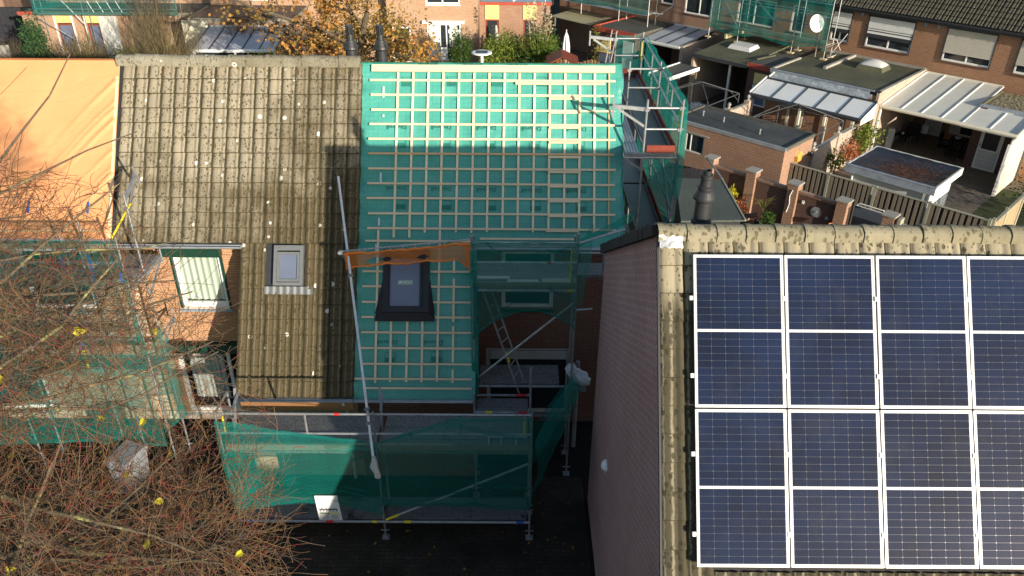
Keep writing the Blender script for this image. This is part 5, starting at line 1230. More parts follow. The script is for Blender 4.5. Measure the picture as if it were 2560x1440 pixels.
MB().poly([(3.875, -6.78, 2.16), (3.875, -5.38, 2.58), (3.875, -5.38, 1.9), (3.875, -6.75, 1.9)]).build('side_panel', 'white_frame', v1); MB().beam((-1.48, -6.80, 2.22), (-1.48, -5.36, 2.66), .05, .09).build('edge_bar', 'white_frame', v1)
for xx in (-.2, .5, 1.7, 2.9): MB().box(xx, xx + .12, -5.32, -5.29, .05, 2.2).build('door_frame', 'cream', v1)
# carport of the next house
v2 = glass_roof('carport', 'large carport with cream roof sheets and round white gutter', 3.90, 7.28, -4.85, -.06, 2.40, 2.92, 4, 'cream_sheet', 'white_frame', 'cream', [(9.32, 'white_frame')])
for k in range(2): MB().hexa([(7.33 + k*1.03, -4.85, 2.38), (8.33 + k*1.03, -4.85, 2.38), (8.33 + k*1.03, -2.92, 2.59), (7.33 + k*1.03, -2.92, 2.59), (7.33 + k*1.03, -4.85, 2.40), (8.33 + k*1.03, -4.85, 2.40), (8.33 + k*1.03, -2.92, 2.61), (7.33 + k*1.03, -2.92, 2.61)]).build('roof_sheet', 'cream_sheet', v2); MB().beam((8.35 + k*1.03, -4.85, 2.412), (8.35 + k*1.03, -2.92, 2.622), .048, .045).build('glazing_bar', 'white_frame', v2)
MB().box(7.28, 9.40, -4.97, -4.83, 2.28, 2.43).build('gutter_beam', 'cream', v2)
MB().tube((3.86, -4.92, 2.36), (9.42, -4.92, 2.36), .085, 12).build('gutter', 'cream', v2); MB().box(9.40, 9.46, -5.6, -.1, 0, 2.35).build('side_screen', 'cream', v2); MB().beam((9.43, -4.9, 2.40), (9.43, -2.9, 2.62), .05, .16).build('edge_bar', 'cream', v2); MB().box(9.34, 9.44, -5.66, -5.56, 0, 2.2).build('post', 'white_frame', v2); MB().box(3.88, 3.96, -4.95, -4.85, 0, 2.3).build('post', 'white_frame', v2)
# brick outhouse and gravel roof beside the carport
g4 = thing('outhouse', 'brick outhouse with gravel roof and white panelled door under the carport', 'outhouse', (8.6, -1.5, 0))
MB().wall((7.30, -3.0, 0), (1, 0, 0), 2.05, 2.3, [(.38, 1.30, .03, 2.1)], .1, (0, 1, 0)).quad((7.30, -3.0, 0), (7.30, -.2, 0), (7.30, -.2, 2.9), (7.30, -3.0, 2.3)).build('wall', 'brick_dark', g4)
MB().box(7.32, 11.5, -2.78, -.1, 2.60, 2.72).build('roof', 'gravel_roof', g4)
rngG = random.Random(6); st_ = MB()
for k in range(700):
    x, y = rngG.uniform(7.5, 11.0), rngG.uniform(-2.65, -.2); q = rngG.uniform(.015, .04); st_.hexa([(x-q, y-q, 2.72), (x+q, y-q*.7, 2.72), (x+q*.8, y+q, 2.72), (x-q*.9, y+q*.8, 2.72), (x-q*.5, y-q*.5, 2.72+q), (x+q*.6, y-q*.4, 2.72+q*.8), (x+q*.4, y+q*.5, 2.72+q), (x-q*.5, y+q*.4, 2.72+q*.9)])
st_.build('gravel', 'gravel_roof', g4, kind='stuff')
MB().box(7.28, 7.36, -2.86, -.1, 2.56, 2.80).build('kerb', 'bitumen_moss', g4); MB().box(7.26, 11.5, -2.88, -2.78, 2.52, 2.78).build('kerb', 'lead', g4); MB().box(7.6, 8.6, -2.9, -2.882, 2.48, 2.66).build('fascia', 'white_dirty', g4); MB().box(7.27, 7.58, -2.9, -2.882, 2.46, 2.66).build('fascia', 'brick_dark', g4); MB().box(7.28, 11.5, -2.85, -2.8, 2.2, 2.42).build('wall', 'brick_dark', g4)
MB().tube((9.0, -3.0, 2.5), (9.0, -3.0, 2.2), .06, 10).build('downpipe', 'white_dirty', g4)
d4 = MB().box(7.68, 8.60, -3.0, -2.95, .03, 2.08).build('door', 'white_frame', g4); MB().box(7.82, 8.44, -3.012, -3.001, .95, 1.98).build('pane', 'pane_dark', d4); MB().beam((7.75, -3.05, 1.02), (7.75, -3.05, 1.2), .03, .02).beam((7.75, -3.06, 1.12), (7.85, -3.06, 1.12), .02, .02).build('handle', 'galv_dull', d4)
for k in range(4): MB().box(7.74, 8.54, -3.008, -3.001, .1 + k*.2, .28 + k*.2).build('board', 'white_dirty', d4)
MB().box(9.55, 14, -3.2, -3.1, 0, 2.3).build('garden_wall', 'brick_far_red', label='brick side wall right of the carport screen', cat='wall')
# furniture under the carport
def chair(name, label, x, y, rz, mat):
    c = thing(name, label, 'chair', (x, y, 0), rz); M0 = Matrix.Translation((x, y, 0)) @ Matrix.Rotation(rz, 4, 'Z')
    def tb(m, a, b, r_=.015): m.tube(M0 @ Vector(a), M0 @ Vector(b), r_, 6)
    def bx(x0, x1, y0, y1, z0, z1, nm): 
        m = MB(); p = [M0 @ Vector(q) for q in ((x0, y0, z0), (x1, y0, z0), (x1, y1, z0), (x0, y1, z0), (x0, y0, z1), (x1, y0, z1), (x1, y1, z1), (x0, y1, z1))]; m.hexa(p).build(nm, mat, c)
    bx(-.26, .26, -.26, .26, .38, .46, 'seat'); bx(-.26, .26, .2, .27, .46, 1.0, 'backrest'); bx(-.29, -.23, -.24, .24, .62, .66, 'armrest'); bx(.23, .29, -.24, .24, .62, .66, 'armrest')
    for sx in (-.25, .25):
        for sy in (-.24, .24): m = MB(); tb(m, (sx, sy, 0), (sx, sy, .62)); m.build('leg', mat, c)
chair('garden_chair', 'dark lounge chair in the back corner under the carport', 4.45, -1.5, R(200), 'rattan'); chair('garden_chair', 'dark rattan chair left of the table under the carport', 6.2, -2.4, R(90), 'rattan'); chair('garden_chair', 'dark rattan chair beside the outhouse under the carport', 7.0, -2.6, R(-60), 'rattan')
tb_ = thing('garden_table', 'dark square table between the rattan chairs', 'table', (6.6, -1.9, 0)); MB().box(6.25, 6.95, -2.25, -1.5, .70, .74).build('tabletop', 'rattan', tb_)
for sx in (6.3, 6.9):
    for sy in (-2.2, -1.55): MB().box(sx - .03, sx + .03, sy - .03, sy + .03, 0, .70).build('leg', 'rattan', tb_)
MB().lathe((6.5, -1.8, .74), [(.10, 0), (.13, .05), (.14, .07)], 12).build('bowl', 'white_frame', label='white bowl on the square garden table', cat='bowl')
tb2 = thing('side_table', 'low dark metal side table with white crockery', 'table', (4.15, -2.1, 0)); MB().box(3.95, 4.6, -2.4, -1.9, .42, .45).build('tabletop', 'rattan', tb2)
for sx in (3.98, 4.56):
    for sy in (-2.36, -1.94): MB().tube((sx, sy, 0), (sx, sy, .42), .012, 6).build('leg', 'galv_dull', tb2)
MB().lathe((4.2, -2.1, .45), [(.05, 0), (.06, .07), (.055, .08)], 10).build('cup', 'white_frame', label='white cup on the low side table', cat='cup')
MB().lathe((3.98, -3.2, 0), [(.22, 0), (.22, .9), (.20, .95)], 4).build('planter', 'stone_white', label='tall pale square planter at the carport corner', cat='planter')
MB().box(4.75, 5.05, -1.35, -1.2, .45, .85).build('cushion', 'white_cloth', label='pale cushion propped against the dark lounge chair', cat='cushion')

# white garden shed with tarpaulin roof
sh = thing('garden_shed', 'white boarded shed with sagging black tarpaulin on its flat roof', 'shed', (7.35, -10.9, 0))
MB().box(6.0, 8.75, -12.0, -9.75, 0, 1.98).build('wall', 'white_dirty', sh)
for k in range(11): MB().box(8.752, 8.775, -12.02, -9.75, .05 + k*.175, .21 + k*.175).build('board', 'white_frame', sh)
for (x0, x1, y0, y1) in ((5.72, 8.98, -12.26, -12.20), (5.72, 8.98, -9.56, -9.50), (5.72, 5.78, -12.20, -9.56), (8.92, 8.98, -12.20, -9.56)): MB().box(x0, x1, y0, y1, 1.94, 2.22).build('fascia', 'lead' if y1 < -12 else 'white_dirty', sh)
MB().box(5.70, 9.0, -12.28, -12.18, 2.22, 2.25).build('trim', 'lead', sh)
MB().grid(lambda a, b: (5.80 + a*3.1, -12.18 + b*2.6, 2.21 - .15*(math.sin(PI*a)*math.sin(PI*b))**.45 + .02*noise.noise(Vector((a*9, b*7, 1)))), 44, 36).build('roof_sheet', 'tarp_black', sh, smooth=True)
lt = MB(); rl = random.Random(9)
for k in range(1500):
    a, b = min(.97, max(.03, rl.gauss(.58, .20))), min(.97, max(.03, rl.gauss(.48, .20))); q = rl.uniform(.02, .055); t_ = rl.uniform(0, 6.3); z = 2.222 - .15*(math.sin(PI*a)*math.sin(PI*b))**.45; x, y = 5.80 + a*3.1, -12.18 + b*2.6
    lt.quad((x + q*math.cos(t_), y + q*math.sin(t_), z + rl.uniform(0, .015)), (x - q*.5*math.sin(t_), y + q*.5*math.cos(t_), z + .01), (x - q*math.cos(t_), y - q*math.sin(t_), z + rl.uniform(0, .015)), (x + q*.5*math.sin(t_), y - q*.5*math.cos(t_), z + .012))
lt.build('leaf_litter', 'rust_leaf', sh, kind='stuff')
MB().tube((6.0, -12.1, 0), (6.0, -12.1, 1.95), .04, 8).build('downpipe', 'white_frame', sh); MB().tube((8.83, -12.1, 0), (8.83, -12.1, 1.95), .05, 8).build('downpipe', 'white_frame', sh)

# plank fence in front of the shed
fn = thing('fence', 'weathered grey plank fence in front of the white shed', 'fence', (7.2, -12.5, 0))
PB = mesh_of(MB().box(0, .118, -.012, .012, 0, 1.72), 'plank', 'fence_grey'); PBb = mesh_of(MB().box(0, .10, -.01, .01, 0, 1.70), 'plank', 'fence_dark'); PO = mesh_of(MB().box(-.05, .05, -.05, .05, 0, 1.82), 'post', 'post_grey'); rngF = random.Random(21)  # set-back planks near black, painting the shade of the gaps
px_ = (3.50, 5.30, 7.08, 9.0, 10.96)
for k, x in enumerate(px_): piece('post', PO, Matrix.Translation((x, -12.5, 0)), fn)
for i in range(4):
    n = 9
    for k in range(n):
        x = px_[i] + .07 + k*(px_[i+1] - px_[i] - .14)/n; w_ = (px_[i+1]-px_[i]-.14)/n
        piece('plank', PB, Matrix.Translation((x, -12.515, .03 + rngF.uniform(-.01, .01))) @ Matrix.Rotation(rngF.gauss(0, .006), 4, 'Y'), fn)
        if k < n - 1: piece('plank', PBb, Matrix.Translation((x + .105, -12.465, .03)), fn)
    MB().box(px_[i] + .05, px_[i+1] - .05, -12.56, -12.47, 1.75, 1.785).build('cap_rail', 'post_grey', fn)
fn2 = thing('fence', 'sunlit pale plank fence running back from the corner post', 'fence', (11.05, -10.5, 0)); PL = mesh_of(MB().box(-.012, .012, 0, .16, 0, 1.72), 'plank', 'fence_light'); POL = mesh_of(MB().box(-.05, .05, -.05, .05, 0, 1.86), 'post', 'post_grey')
piece('post', POL, Matrix.Translation((11.05, -12.42, 0)), fn2); piece('post', POL, Matrix.Translation((11.08, -11.2, 0)), fn2); piece('post', POL, Matrix.Translation((11.1, -9.4, 0)), fn2)
for k in range(19): piece('plank', PL, Matrix.Translation((11.10, -12.35 + k*.175, .03)) @ Matrix.Rotation(rngF.gauss(0, .01), 4, 'X'), fn2)
MB().box(11.06, 11.16, -12.4, -9.0, 1.76, 1.80).build('cap_rail', 'post_grey', fn2)

# garden walls with piers, gate
def pier(x, y, h, label, mat='brick_brown'):
    p = thing('brick_pier', label, 'pier', (x, y, 0), group='piers of the low garden wall'); MB().box(x - .19, x + .19, y - .19, y + .19, 0, h).build('shaft', mat, p); MB().extrude([(x - .23, y - .23, h), (x + .23, y - .23, h), (x + .23, y + .23, h), (x - .23, y + .23, h)], (0, 0, .06)).build('cap', 'concrete', p)
pn = (('brick pier beside the green felt roof', 1.52), ('brick pier behind the yellow leaved plant', 3.33), ('brick pier with white ornament and long crack', 5.03), ('brick pier with orange flowerpots', 6.88), ('reddish brick pier right of the grey gate', 8.50))
for lb, x in pn: pier(x, -14.65, 1.94 if x < 6 else 1.85, lb)
for (x0, x1, lb) in ((1.73, 3.12, 'brown garden wall panel behind the yellow leaved plant'), (3.54, 4.82, 'brown garden wall panel behind the potted palm'), (5.24, 6.67, 'brown garden wall panel with round sun ornament')):
    wl = thing('garden_wall', lb, 'wall', ((x0+x1)/2, -14.65, 0)); MB().box(x0, x1, -14.70, -14.58, 0, 1.62).build('wall', 'brick_dark', wl)
    SO = mesh_of(MB().box(0, .052, -.09, .09, 0, .10), 'brick', 'brick_brown')
    for k in range(int((x1-x0)/.0625)): piece('brick', SO, Matrix.Translation((x0 + .004 + k*.0625, -14.64, 1.622)), wl)
gt = thing('gate', 'grey blue sheet gate with white top rail between brick piers', 'gate', (7.65, -14.3, 0))
MB().box(7.10, 8.25, -14.16, -14.12, .05, 1.0).build('panel', 'gate_blue', gt); MB().box(7.10, 8.25, -14.17, -14.13, 1.006, 1.58).build('panel', 'gate_blue', gt); MB().path([(7.10, -14.14, 1.58), (7.22, -14.14, 1.70), (8.05, -14.14, 1.70), (8.27, -14.14, 1.58)], .025, 8).path([(7.10, -14.14, 1.60), (8.25, -14.14, 1.60)], .02, 8).build('top_rail', 'white_dirty', gt)
sw = thing('garden_wall', 'grey slate stacked stone wall right of the gate', 'wall', (10, -14.7, 0)); MB().box(8.92, 12.5, -14.8, -14.55, 0, 1.65).build('wall', 'stone_wall', sw); MB().box(8.80, 8.90, -14.82, -14.5, 0, 1.85).build('end_post', 'post_grey', sw)
rngW = random.Random(12)
for r_ in range(9):
    x = 8.92 + rngW.uniform(0, .1)
    while x < 11.6:
        w_ = rngW.uniform(.14, .34); MB().box(x, min(x + w_, 12.4) - .012, -14.82 - rngW.uniform(0, .03), -14.79, 1.05 + r_*.066, 1.105 + r_*.066).build('stone', 'stone_wall' if False else ('slate' if rngW.random() < .6 else 'concrete'), sw); x += w_
# ornaments
so_ = thing('wall_ornament', 'round metal sun ornament on the brown garden wall', 'ornament', (6.0, -14.75, 1.1)); m = MB()
for k in range(24):
    t = 2*PI*k/24; m.beam((6.0 + .06*math.cos(t), -14.73, 1.15 + .06*math.sin(t)), (6.0 + .20*math.cos(t), -14.73, 1.15 + .20*math.sin(t)), .028, .012, (0, 1, 0))
m.build('rays', 'zinc', so_); MB().tube((6.0, -14.76, 1.15), (6.0, -14.72, 1.15), .05, 12).build('hub', 'zinc', so_)
MB().box(5.42, 5.50, -14.74, -14.71, 1.30, 1.42).build('wall_ornament', 'white_frame', label='small white plaque left of the sun ornament', cat='ornament'); MB().tube((6.42, -14.74, 1.05), (6.42, -14.71, 1.05), .06, 10).build('wall_ornament', 'zinc', label='small grey disc right of the sun ornament', cat='ornament')
MB().path([(5.05, -14.86, 1.75), (4.98, -14.86, 1.5), (5.02, -14.86, 1.2), (4.96, -14.86, .85)], .015, 6).build('wall_ornament', 'white_frame', label='thin white hanging ornament on the cracked pier', cat='ornament')
for k, (x, z) in enumerate(((6.75, .85), (6.95, .45))):
    MB().lathe((x, -14.98, z), [(.06, 0), (.10, .15), (.11, .17), (.095, .17), (.06, .03)], 12).build('flowerpot', 'terracotta', label=('orange flowerpot hung higher on the pier by the gate', 'orange flowerpot hung lower on the pier by the gate')[k], cat='flowerpot')
def potted(name, label, x, y, kind, seed, potm='pot_black', ph=.35):
    r_ = thing(name, label, 'plant', (x, y, 0)); MB().lathe((x, y, 0), [(.16, 0), (.22, ph), (.24, ph + .03), (.20, ph + .03), (.19, ph - .05)], 14).build('pot', potm, r_); g_ = random.Random(seed)
    if kind == 'palm':
        MB().tube((x, y, ph - .05), (x, y, ph + .5), .03, 6).build('stem', 'bark', r_); m = MB()
        for k in range(26):
            a = g_.uniform(0, 2*PI); e = g_.uniform(.25, .5); m.path([(x, y, ph + .5), (x + e*.5*math.cos(a), y + e*.5*math.sin(a), ph + .85), (x + e*math.cos(a), y + e*math.sin(a), ph + .8 + g_.uniform(-.1, .25))], [.010, .010, .003], 3)
        m.build('fronds', 'leaf_olive', r_)
    else:
        m = MB(); leaf_cloud(m, clump_points((x, y, ph + .3), (.28, .28, .3), 260, g_, 8), .12, g_); m.build('foliage', kind, r_)
potted('potted_palm', 'small spiky palm in a black pot before the brown wall', 4.25, -15.3, 'palm', 1); potted('potted_shrub', 'dark green flowering shrub in a pot before the second pier', 4.75, -15.6, 'leaf_green', 2); potted('potted_shrub', 'reddish plant in pot at the corner of the felt roof', 3.35, -15.4, 'leaf_red', 3)
shrub('yellow_shrub', 'yellow leaved plant growing beside the green felt roof', (2.75, -15.05, 0), (.25, .3, .5), .75, 220, 'leaf_yellow', .14, 41, 'plant', 3)
MB().lathe((5.0, -15.75, 0), [(.10, 0), (.12, .1), (.06, .2), (.10, .34), (.07, .5), (.05, .56), (.06, .62), (.0, .70)], 12).build('statue', 'stone_white', smooth=True, label='white stone garden figure at the foot of the pier', cat='statue')
MB().beam((3.55, -15.75, .45), (4.1, -15.35, .62), .35, .03).build('tilted_board', 'anthracite', label='dark tilted board lying before the potted palm', cat='board')
# green felt roofed shed
fs = thing('garden_shed', 'low shed with green felt roof behind the big flue', 'shed', (3.5, -18.8, 0)); MB().extrude([(2.15, -18.1, 2.26), (3.38, -17.08, 2.26), (5.68, -19.41, 2.26), (4.3, -20.9, 2.26)][::-1], (0, 0, .06)).build('roof', 'roof_green', fs); MB().extrude([(2.3, -18.1, 0), (3.38, -17.2, 0), (5.55, -19.4, 0), (4.35, -20.7, 0)][::-1], (0, 0, 2.25)).build('wall', 'fence_dark', fs)
MB().beam((3.40, -17.05, 2.31), (5.71, -19.40, 2.31), .05, .06).build('edge_trim', 'post_grey', fs)
df = thing('fence', 'dark stained board fence behind the green felt roof', 'fence', (.9, -15.6, 0)); DP = mesh_of(MB().box(0, .17, -.012, .012, 0, 1.95), 'plank', 'fence_dark')
for k in range(17): piece('plank', DP, Matrix.Translation((-1.0, -16.6, 0)) @ Matrix.Rotation(R(12), 4, 'Z') @ Matrix.Translation((k*.185, 0, 0)), df)
MB().beam((1.50, -15.0, 2.05), (3.40, -17.05, 2.32), .06, .06).build('edge_rail', 'concrete', df)

# brick shed with flat felt roof
bs = thing('brick_shed', 'flat roofed brick shed with small window and orange bird box', 'shed', (1.2, -12, 0))
MB().wall((-1.4, -13.2, 0), (1, 0, 0), 5.12, 2.42, [(.72, 1.62, 1.28, 2.08)], .1, (0, 1, 0)).quad((3.72, -13.2, 0), (3.72, -10.86, 0), (3.72, -10.86, 2.42), (3.72, -13.2, 2.42)).quad((-1.4, -10.86, 0), (-1.4, -13.2, 0), (-1.4, -13.2, 2.42), (-1.4, -10.86, 2.42)).build('wall', 'brick_brown', bs)
MB().box(-1.38, 3.70, -13.18, -10.88, 2.38, 2.48).build('roof', 'bitumen_wet', bs)
for (x0, x1, y0, y1) in ((-1.43, 3.75, -13.23, -13.15), (3.67, 3.75, -13.15, -10.84), (-1.43, 3.67, -10.90, -10.82), (-1.43, -1.33, -13.15, -10.9)): MB().box(x0, x1, y0, y1, 2.40, 2.54).build('roof_edge', 'zinc' if y1 < -13 else 'bitumen', bs)
window_parts(bs, (-.68, -13.2, 1.28), (1, 0, 0), .90, .80, (0, -1, 0), 'white_dirty', 'pane_dark', .05, (.25,), None, .05); MB().box(-.85, .42, -13.24, -13.202, 2.09, 2.14).build('lintel', 'concrete', bs)
for (x, y) in ((.35, -12.1), (2.15, -12.35), (-.7, -12.0)): MB().tube((x, y, 2.48), (x, y, 2.66), .03, 8).lathe((x, y, 2.66), [(.045, 0), (.045, .03), (.01, .05)], 8).build('roof_vent', 'galv_dull', bs)
bb = thing('bird_box', 'orange bird box on the sunlit end of the brick shed', 'bird box', (3.8, -12.1, 1.9)); MB().extrude([(3.723, -12.25, 1.75), (3.723, -11.95, 1.75), (3.723, -11.92, 2.0), (3.723, -12.1, 2.15), (3.723, -12.28, 2.0)], (.14, 0, 0)).build('box', 'orange_clay', bb); MB().beam((3.79, -12.31, 1.98), (3.79, -12.1, 2.17), .18, .02, (0, 0, 1)).beam((3.79, -11.89, 1.98), (3.79, -12.1, 2.17), .18, .02, (0, 0, 1)).build('roof', 'yellow_panel', bb)
MB().lathe((3.86, -11.1, 1.7), [(.05, 0), (.10, .03), (.06, .18)], 12).build('wall_lamp', 'frame_black', label='black globe lamp beside the bird box', cat='lamp')
# side walls of the middle garden
def fin_wall(label, pts, h, mat='brick_pale'):
    w_ = thing('garden_wall', label, 'wall', (pts[0][0], pts[0][1], 0))
    for (p, q) in zip(pts, pts[1:]): MB().beam((*p, h/2), (*q, h/2), .12, h).build('wall', mat, w_); MB().beam((*p, h + .025), (*q, h + .025), .18, .05).build('coping', 'concrete', w_)
    for p in pts: MB().box(p[0] - .13, p[0] + .13, p[1] - .13, p[1] + .13, 0, h + .16).build('pier', mat, w_); MB().lathe((p[0], p[1], h + .16), [(.08, 0), (.08, .05), (.04, .08), (.09, .16), (.07, .24), (.02, .27)], 10).build('finial', 'concrete', w_)
fin_wall('pale brick side wall with stone balls right of the brick shed', [(3.72, -10.7), (3.58, -8.2), (3.58, -6.4)], 1.72); fin_wall('pale brick side wall with climbing stems left of the dark gazebo frame', [(-1.45, -10.6), (-1.45, -8.6), (-1.45, -6.9)], 1.7)
MB().path([(3.50, -9.25, .5), (3.50, -9.25, 1.3), (3.50, -9.1, 1.55), (3.50, -8.9, 1.62), (3.50, -8.7, 1.5), (3.50, -8.6, 1.2), (3.50, -8.6, .5)], .02, 6).build('wall_ornament', 'galv_dull', label='arched metal plant trellis on the pale side wall', cat='ornament')
m = MB().path([(-1.33, -10.3, 1.6), (-1.33, -9.2, 1.3), (-1.33, -8.2, 1.5)], .02, 5).path([(-1.33, -10.0, .6), (-1.33, -9.0, 1.1), (-1.33, -8.0, .8), (-1.33, -7.2, 1.3)], .018, 5).path([(-1.33, -9.3, .5), (-1.33, -8.9, 1.6)], .015, 5); m.build('climbing_plant', 'bark', label='bare climbing stems on the pale brick side wall', cat='plant')
# gazebo frames
def gazebo(label, cx, cy, wx, wy, ze, zp, mat):
    g_ = thing('gazebo_frame', label, 'gazebo', (cx, cy, 0)); cs_ = [(cx - wx, cy - wy), (cx + wx, cy - wy), (cx + wx, cy + wy), (cx - wx, cy + wy)]
    for k, (x, y) in enumerate(cs_):
        MB().tube((x, y, 0), (x, y, ze), .022, 6).build('leg', mat, g_); x2, y2 = cs_[(k+1) % 4]; MB().tube((x, y, ze), (x2, y2, ze), .02, 6).build('eave_bar', mat, g_); MB().tube((x, y, ze), (cx, cy, zp), .02, 6).build('rafter', mat, g_); MB().tube((x, y, ze - .35), ((x*.75 + cx*.25), (y*.75 + cy*.25), ze + (zp-ze)*.25), .012, 6).build('stay', mat, g_)
gazebo('bare metal gazebo frame behind the brick shed', 1.95, -8.9, 1.5, 1.35, 2.2, 2.9, 'rod_dark'); gazebo('dark bare gazebo frame in the shaded middle garden', -3.2, -8.3, 1.3, 1.3, 2.1, 2.65, 'rod_dark')
# things in the veranda garden
shrub('potted_shrub', 'round leafy shrub by the pale garden wall before the slate front', (-.9, -9.3, 0), (.45, .4, .5), .9, 420, 'leaf_olive', .12, 52); MB().lathe((-.4, -8.3, .8), [(.03, 0), (.03, .5), (.12, .55), (.03, .7)], 8).build('bird_feeder', 'white_frame', label='white bird feeder in the veranda garden', cat='feeder')
for k, (x, y, lf, rr, zc, n_, lb) in enumerate(((4.15, -6.4, 'leaf_lime', .55, 1.35, 700, 'round lime green bay tree by the carport corner'), (4.0, -7.4, 'leaf_red', .42, 1.0, 420, 'reddish leaved shrub beside the lime green bay tree'), (3.98, -8.9, 'leaf_lime', .36, .95, 320, 'small green standard tree before the arched trellis'))):
    shrub('standard_tree', lb, (x, y, 0), (rr, rr, rr), zc, n_, lf, .13, 60 + k, 'tree', 4)
m = MB(); g_ = random.Random(8); leaf_cloud(m, clump_points((11.3, -6.5, .9), (.9, 1.5, .9), 900, g_, 14), .12, g_)
hd = thing('hedge', 'dark evergreen hedge behind the pale corner fence', 'hedge', (11.3, -6.5, 0)); m.build('crown', 'leaf_dark', hd); MB().tube((11.3, -6.5, 0), (11.3, -6.5, .9), .04).build('trunk', 'bark', hd)
MB().quad((9.4, -12.3, .012), (14, -12.3, .012), (14, -4.5, .012), (9.4, -4.5, .012)).build('lawn', 'lawn', kind='structure')
MB().path([(-2.1, -11.4, 0), (-2.1, -11.4, 1.85)], .02, 6).box(-2.2, -2.0, -11.5, -11.3, 1.85, 2.0).build('bird_table', 'white_frame', label='small white post with box behind the shed roof', cat='post'); MB().lathe((-2.05, -11.35, 2.0), [(.03, 0), (.10, .1), (.04, .26)], 8).build('ornament', 'turquoise', label='turquoise ornament on top of the white post', cat='ornament')

# ---- middle house of the rear terrace with netted scaffold, and its extension
h2 = thing('terraced_house', 'red brick house behind the netted scaffold with white satellite dish', 'house', (-4.3, 1, 0))
N1, N2 = (-6.55, -4.33, 3.62, 4.95), (-3.38, -2.56, 3.62, 4.95)
MB().wall((-7.0, 0, 0), (1, 0, 0), 5.447, 5.3, [(w_[0] + 7.0, w_[1] + 7.0, w_[2], w_[3]) for w_ in (N1, N2)], .12, (0, 1, 0)).build('front_wall', 'brick_far_red', h2)
for w_ in (N1, N2): window_parts(h2, (w_[0], 0, w_[2]), (1, 0, 0), w_[1]-w_[0], w_[3]-w_[2], (0, -1, 0), 'white_frame', 'pane_green', .07, ((w_[1]-w_[0])*.45,) if w_ is N1 else (), 'brick_dark', .06, 'curtain_white')
far_roof(h2, -7.0, -1.56, 3)
e2 = thing('extension', 'brick extension with mossy lean roof and flat white rooflight', 'extension', (-4.4, -2.4, 0))
MB().hexa([(-6.05, -4.75, 2.72), (-2.95, -4.75, 2.72), (-2.95, -.05, 3.0), (-6.05, -.05, 3.0), (-6.05, -4.75, 2.82), (-2.95, -4.75, 2.82), (-2.95, -.05, 3.1), (-6.05, -.05, 3.1)]).build('roof', 'bitumen_moss', e2)
MB().box(-6.05, -5.95, -1.9, -.05, 3.1, 3.35).build('kerb', 'yellow_pale', e2); MB().box(-6.1, -2.9, -4.82, -4.75, 2.66, 2.83).build('gutter', 'anthracite', e2)
MB().box(-6.0, -3.0, -.06, -.004, 0, 2.7).build('wall', 'brick_dark', e2); MB().box(-6.15, -6.02, -4.7, -.05, 0, 2.70).build('side_wall', 'brick_pale', e2); MB().box(-4.0, -3.9, -4.6, -4.5, 0, 2.7).build('post', 'white_dirty', e2)
MB().hexa([(-5.2, -2.9, 2.93), (-3.9, -2.9, 2.93), (-3.9, -1.9, 2.99), (-5.2, -1.9, 2.99), (-5.1, -2.8, 3.12), (-4.0, -2.8, 3.12), (-4.0, -2.0, 3.16), (-5.1, -2.0, 3.16)]).build('rooflight', 'dome', e2)
e2b = thing('extension', 'narrow brick wing with red trimmed roof and yellow panel over its window', 'extension', (-2.2, -2.3, 0))
MB().box(-2.94, -1.60, -4.55, -.06, 0, 2.78).build('wall', 'brick_dark', e2b); MB().box(-2.98, -1.56, -4.60, -.06, 2.79, 2.90).build('roof', 'bitumen', e2b); MB().box(-3.0, -1.5, -4.66, -4.56, 2.68, 2.92).build('fascia', 'red_trim', e2b)
MB().box(-2.55, -1.75, -4.60, -4.553, 1.95, 2.5).build('panel', 'yellow_panel', e2b); window_parts(e2b, (-2.55, -4.56, .9), (1, 0, 0), .8, 1.0, (0, -1, 0), 'white_frame', 'pane_blue', .06, (), None, -.03)
MB().beam((-2.9, -4.0, 2.98), (-2.6, -2.7, 3.0), .15, .06).build('loose_felt', 'bitumen_moss', e2b)
sf = thing('scaffold', 'netted scaffold standing on the flat roofs of the rear terrace', 'scaffold', (-3.8, -1.6, 3.0))
SX = (-7.12, -5.35, -2.26, -.50); SYF, SYB = -1.75, -1.0
for k, x in enumerate(SX):
    for y in (SYF, SYB): MB().tube((x, y, 3.05 if k else 2.9), (x, y, 6.6), .024, 6).build('standard', 'galv', sf); MB().box(x - .15, x + .15, y - .12, y + .12, 3.0, 3.05).build('sole_board', 'plank_new', sf)
for k in range(3):
    for (z, y) in ((3.7, SYF), (5.0, SYF), (4.5, SYF), (5.6, SYF), (5.0, SYB)): MB().tube((SX[k], y, z), (SX[k+1], y, z), .022, 6).build('guard_rail', 'galv', sf)
    MB().box(SX[k] + .05, SX[k+1] - .05, SYF + .05, SYB + .3, 3.62, 3.68).build('deck_board', 'toe_wood', sf); MB().box(SX[k] + .03, SX[k+1] - .03, SYF - .02, SYF + .01, 3.68, 3.82).build('toe_board', 'toe_wood', sf)
MB().tube((-6.9, SYF, 5.7), (-5.4, SYF, 3.7), .022, 6).build('diagonal_brace', 'galv', sf); MB().tube((-5.3, SYF, 5.8), (-2.3, SYF, 3.6), .022, 6).build('diagonal_brace', 'galv', sf)
MB().tube((-.45, SYF, 3.6), (-.45, .0, 3.62), .024, 6).tube((-.45, SYB, 3.2), (-.1, -.4, 4.1), .02, 6).build('bracket', 'galv', sf); MB().path([(-.25, -1.2, 3.9), (-.05, -1.0, 3.4), (-.3, -.8, 3.1), (-.4, -1.5, 3.05)], .015, 5).build('rope', 'white_dirty', sf)
hang('debris_net', 'green net over the scaffold on the rear terrace flat roofs', (-7.15, SYF - .05), (-.45, SYF - .05), 6.6, lambda u: 3.55 - .22*abs(math.sin(PI*u*2.2)), 'net_green', 61, .05, nu=80, fold=.06)
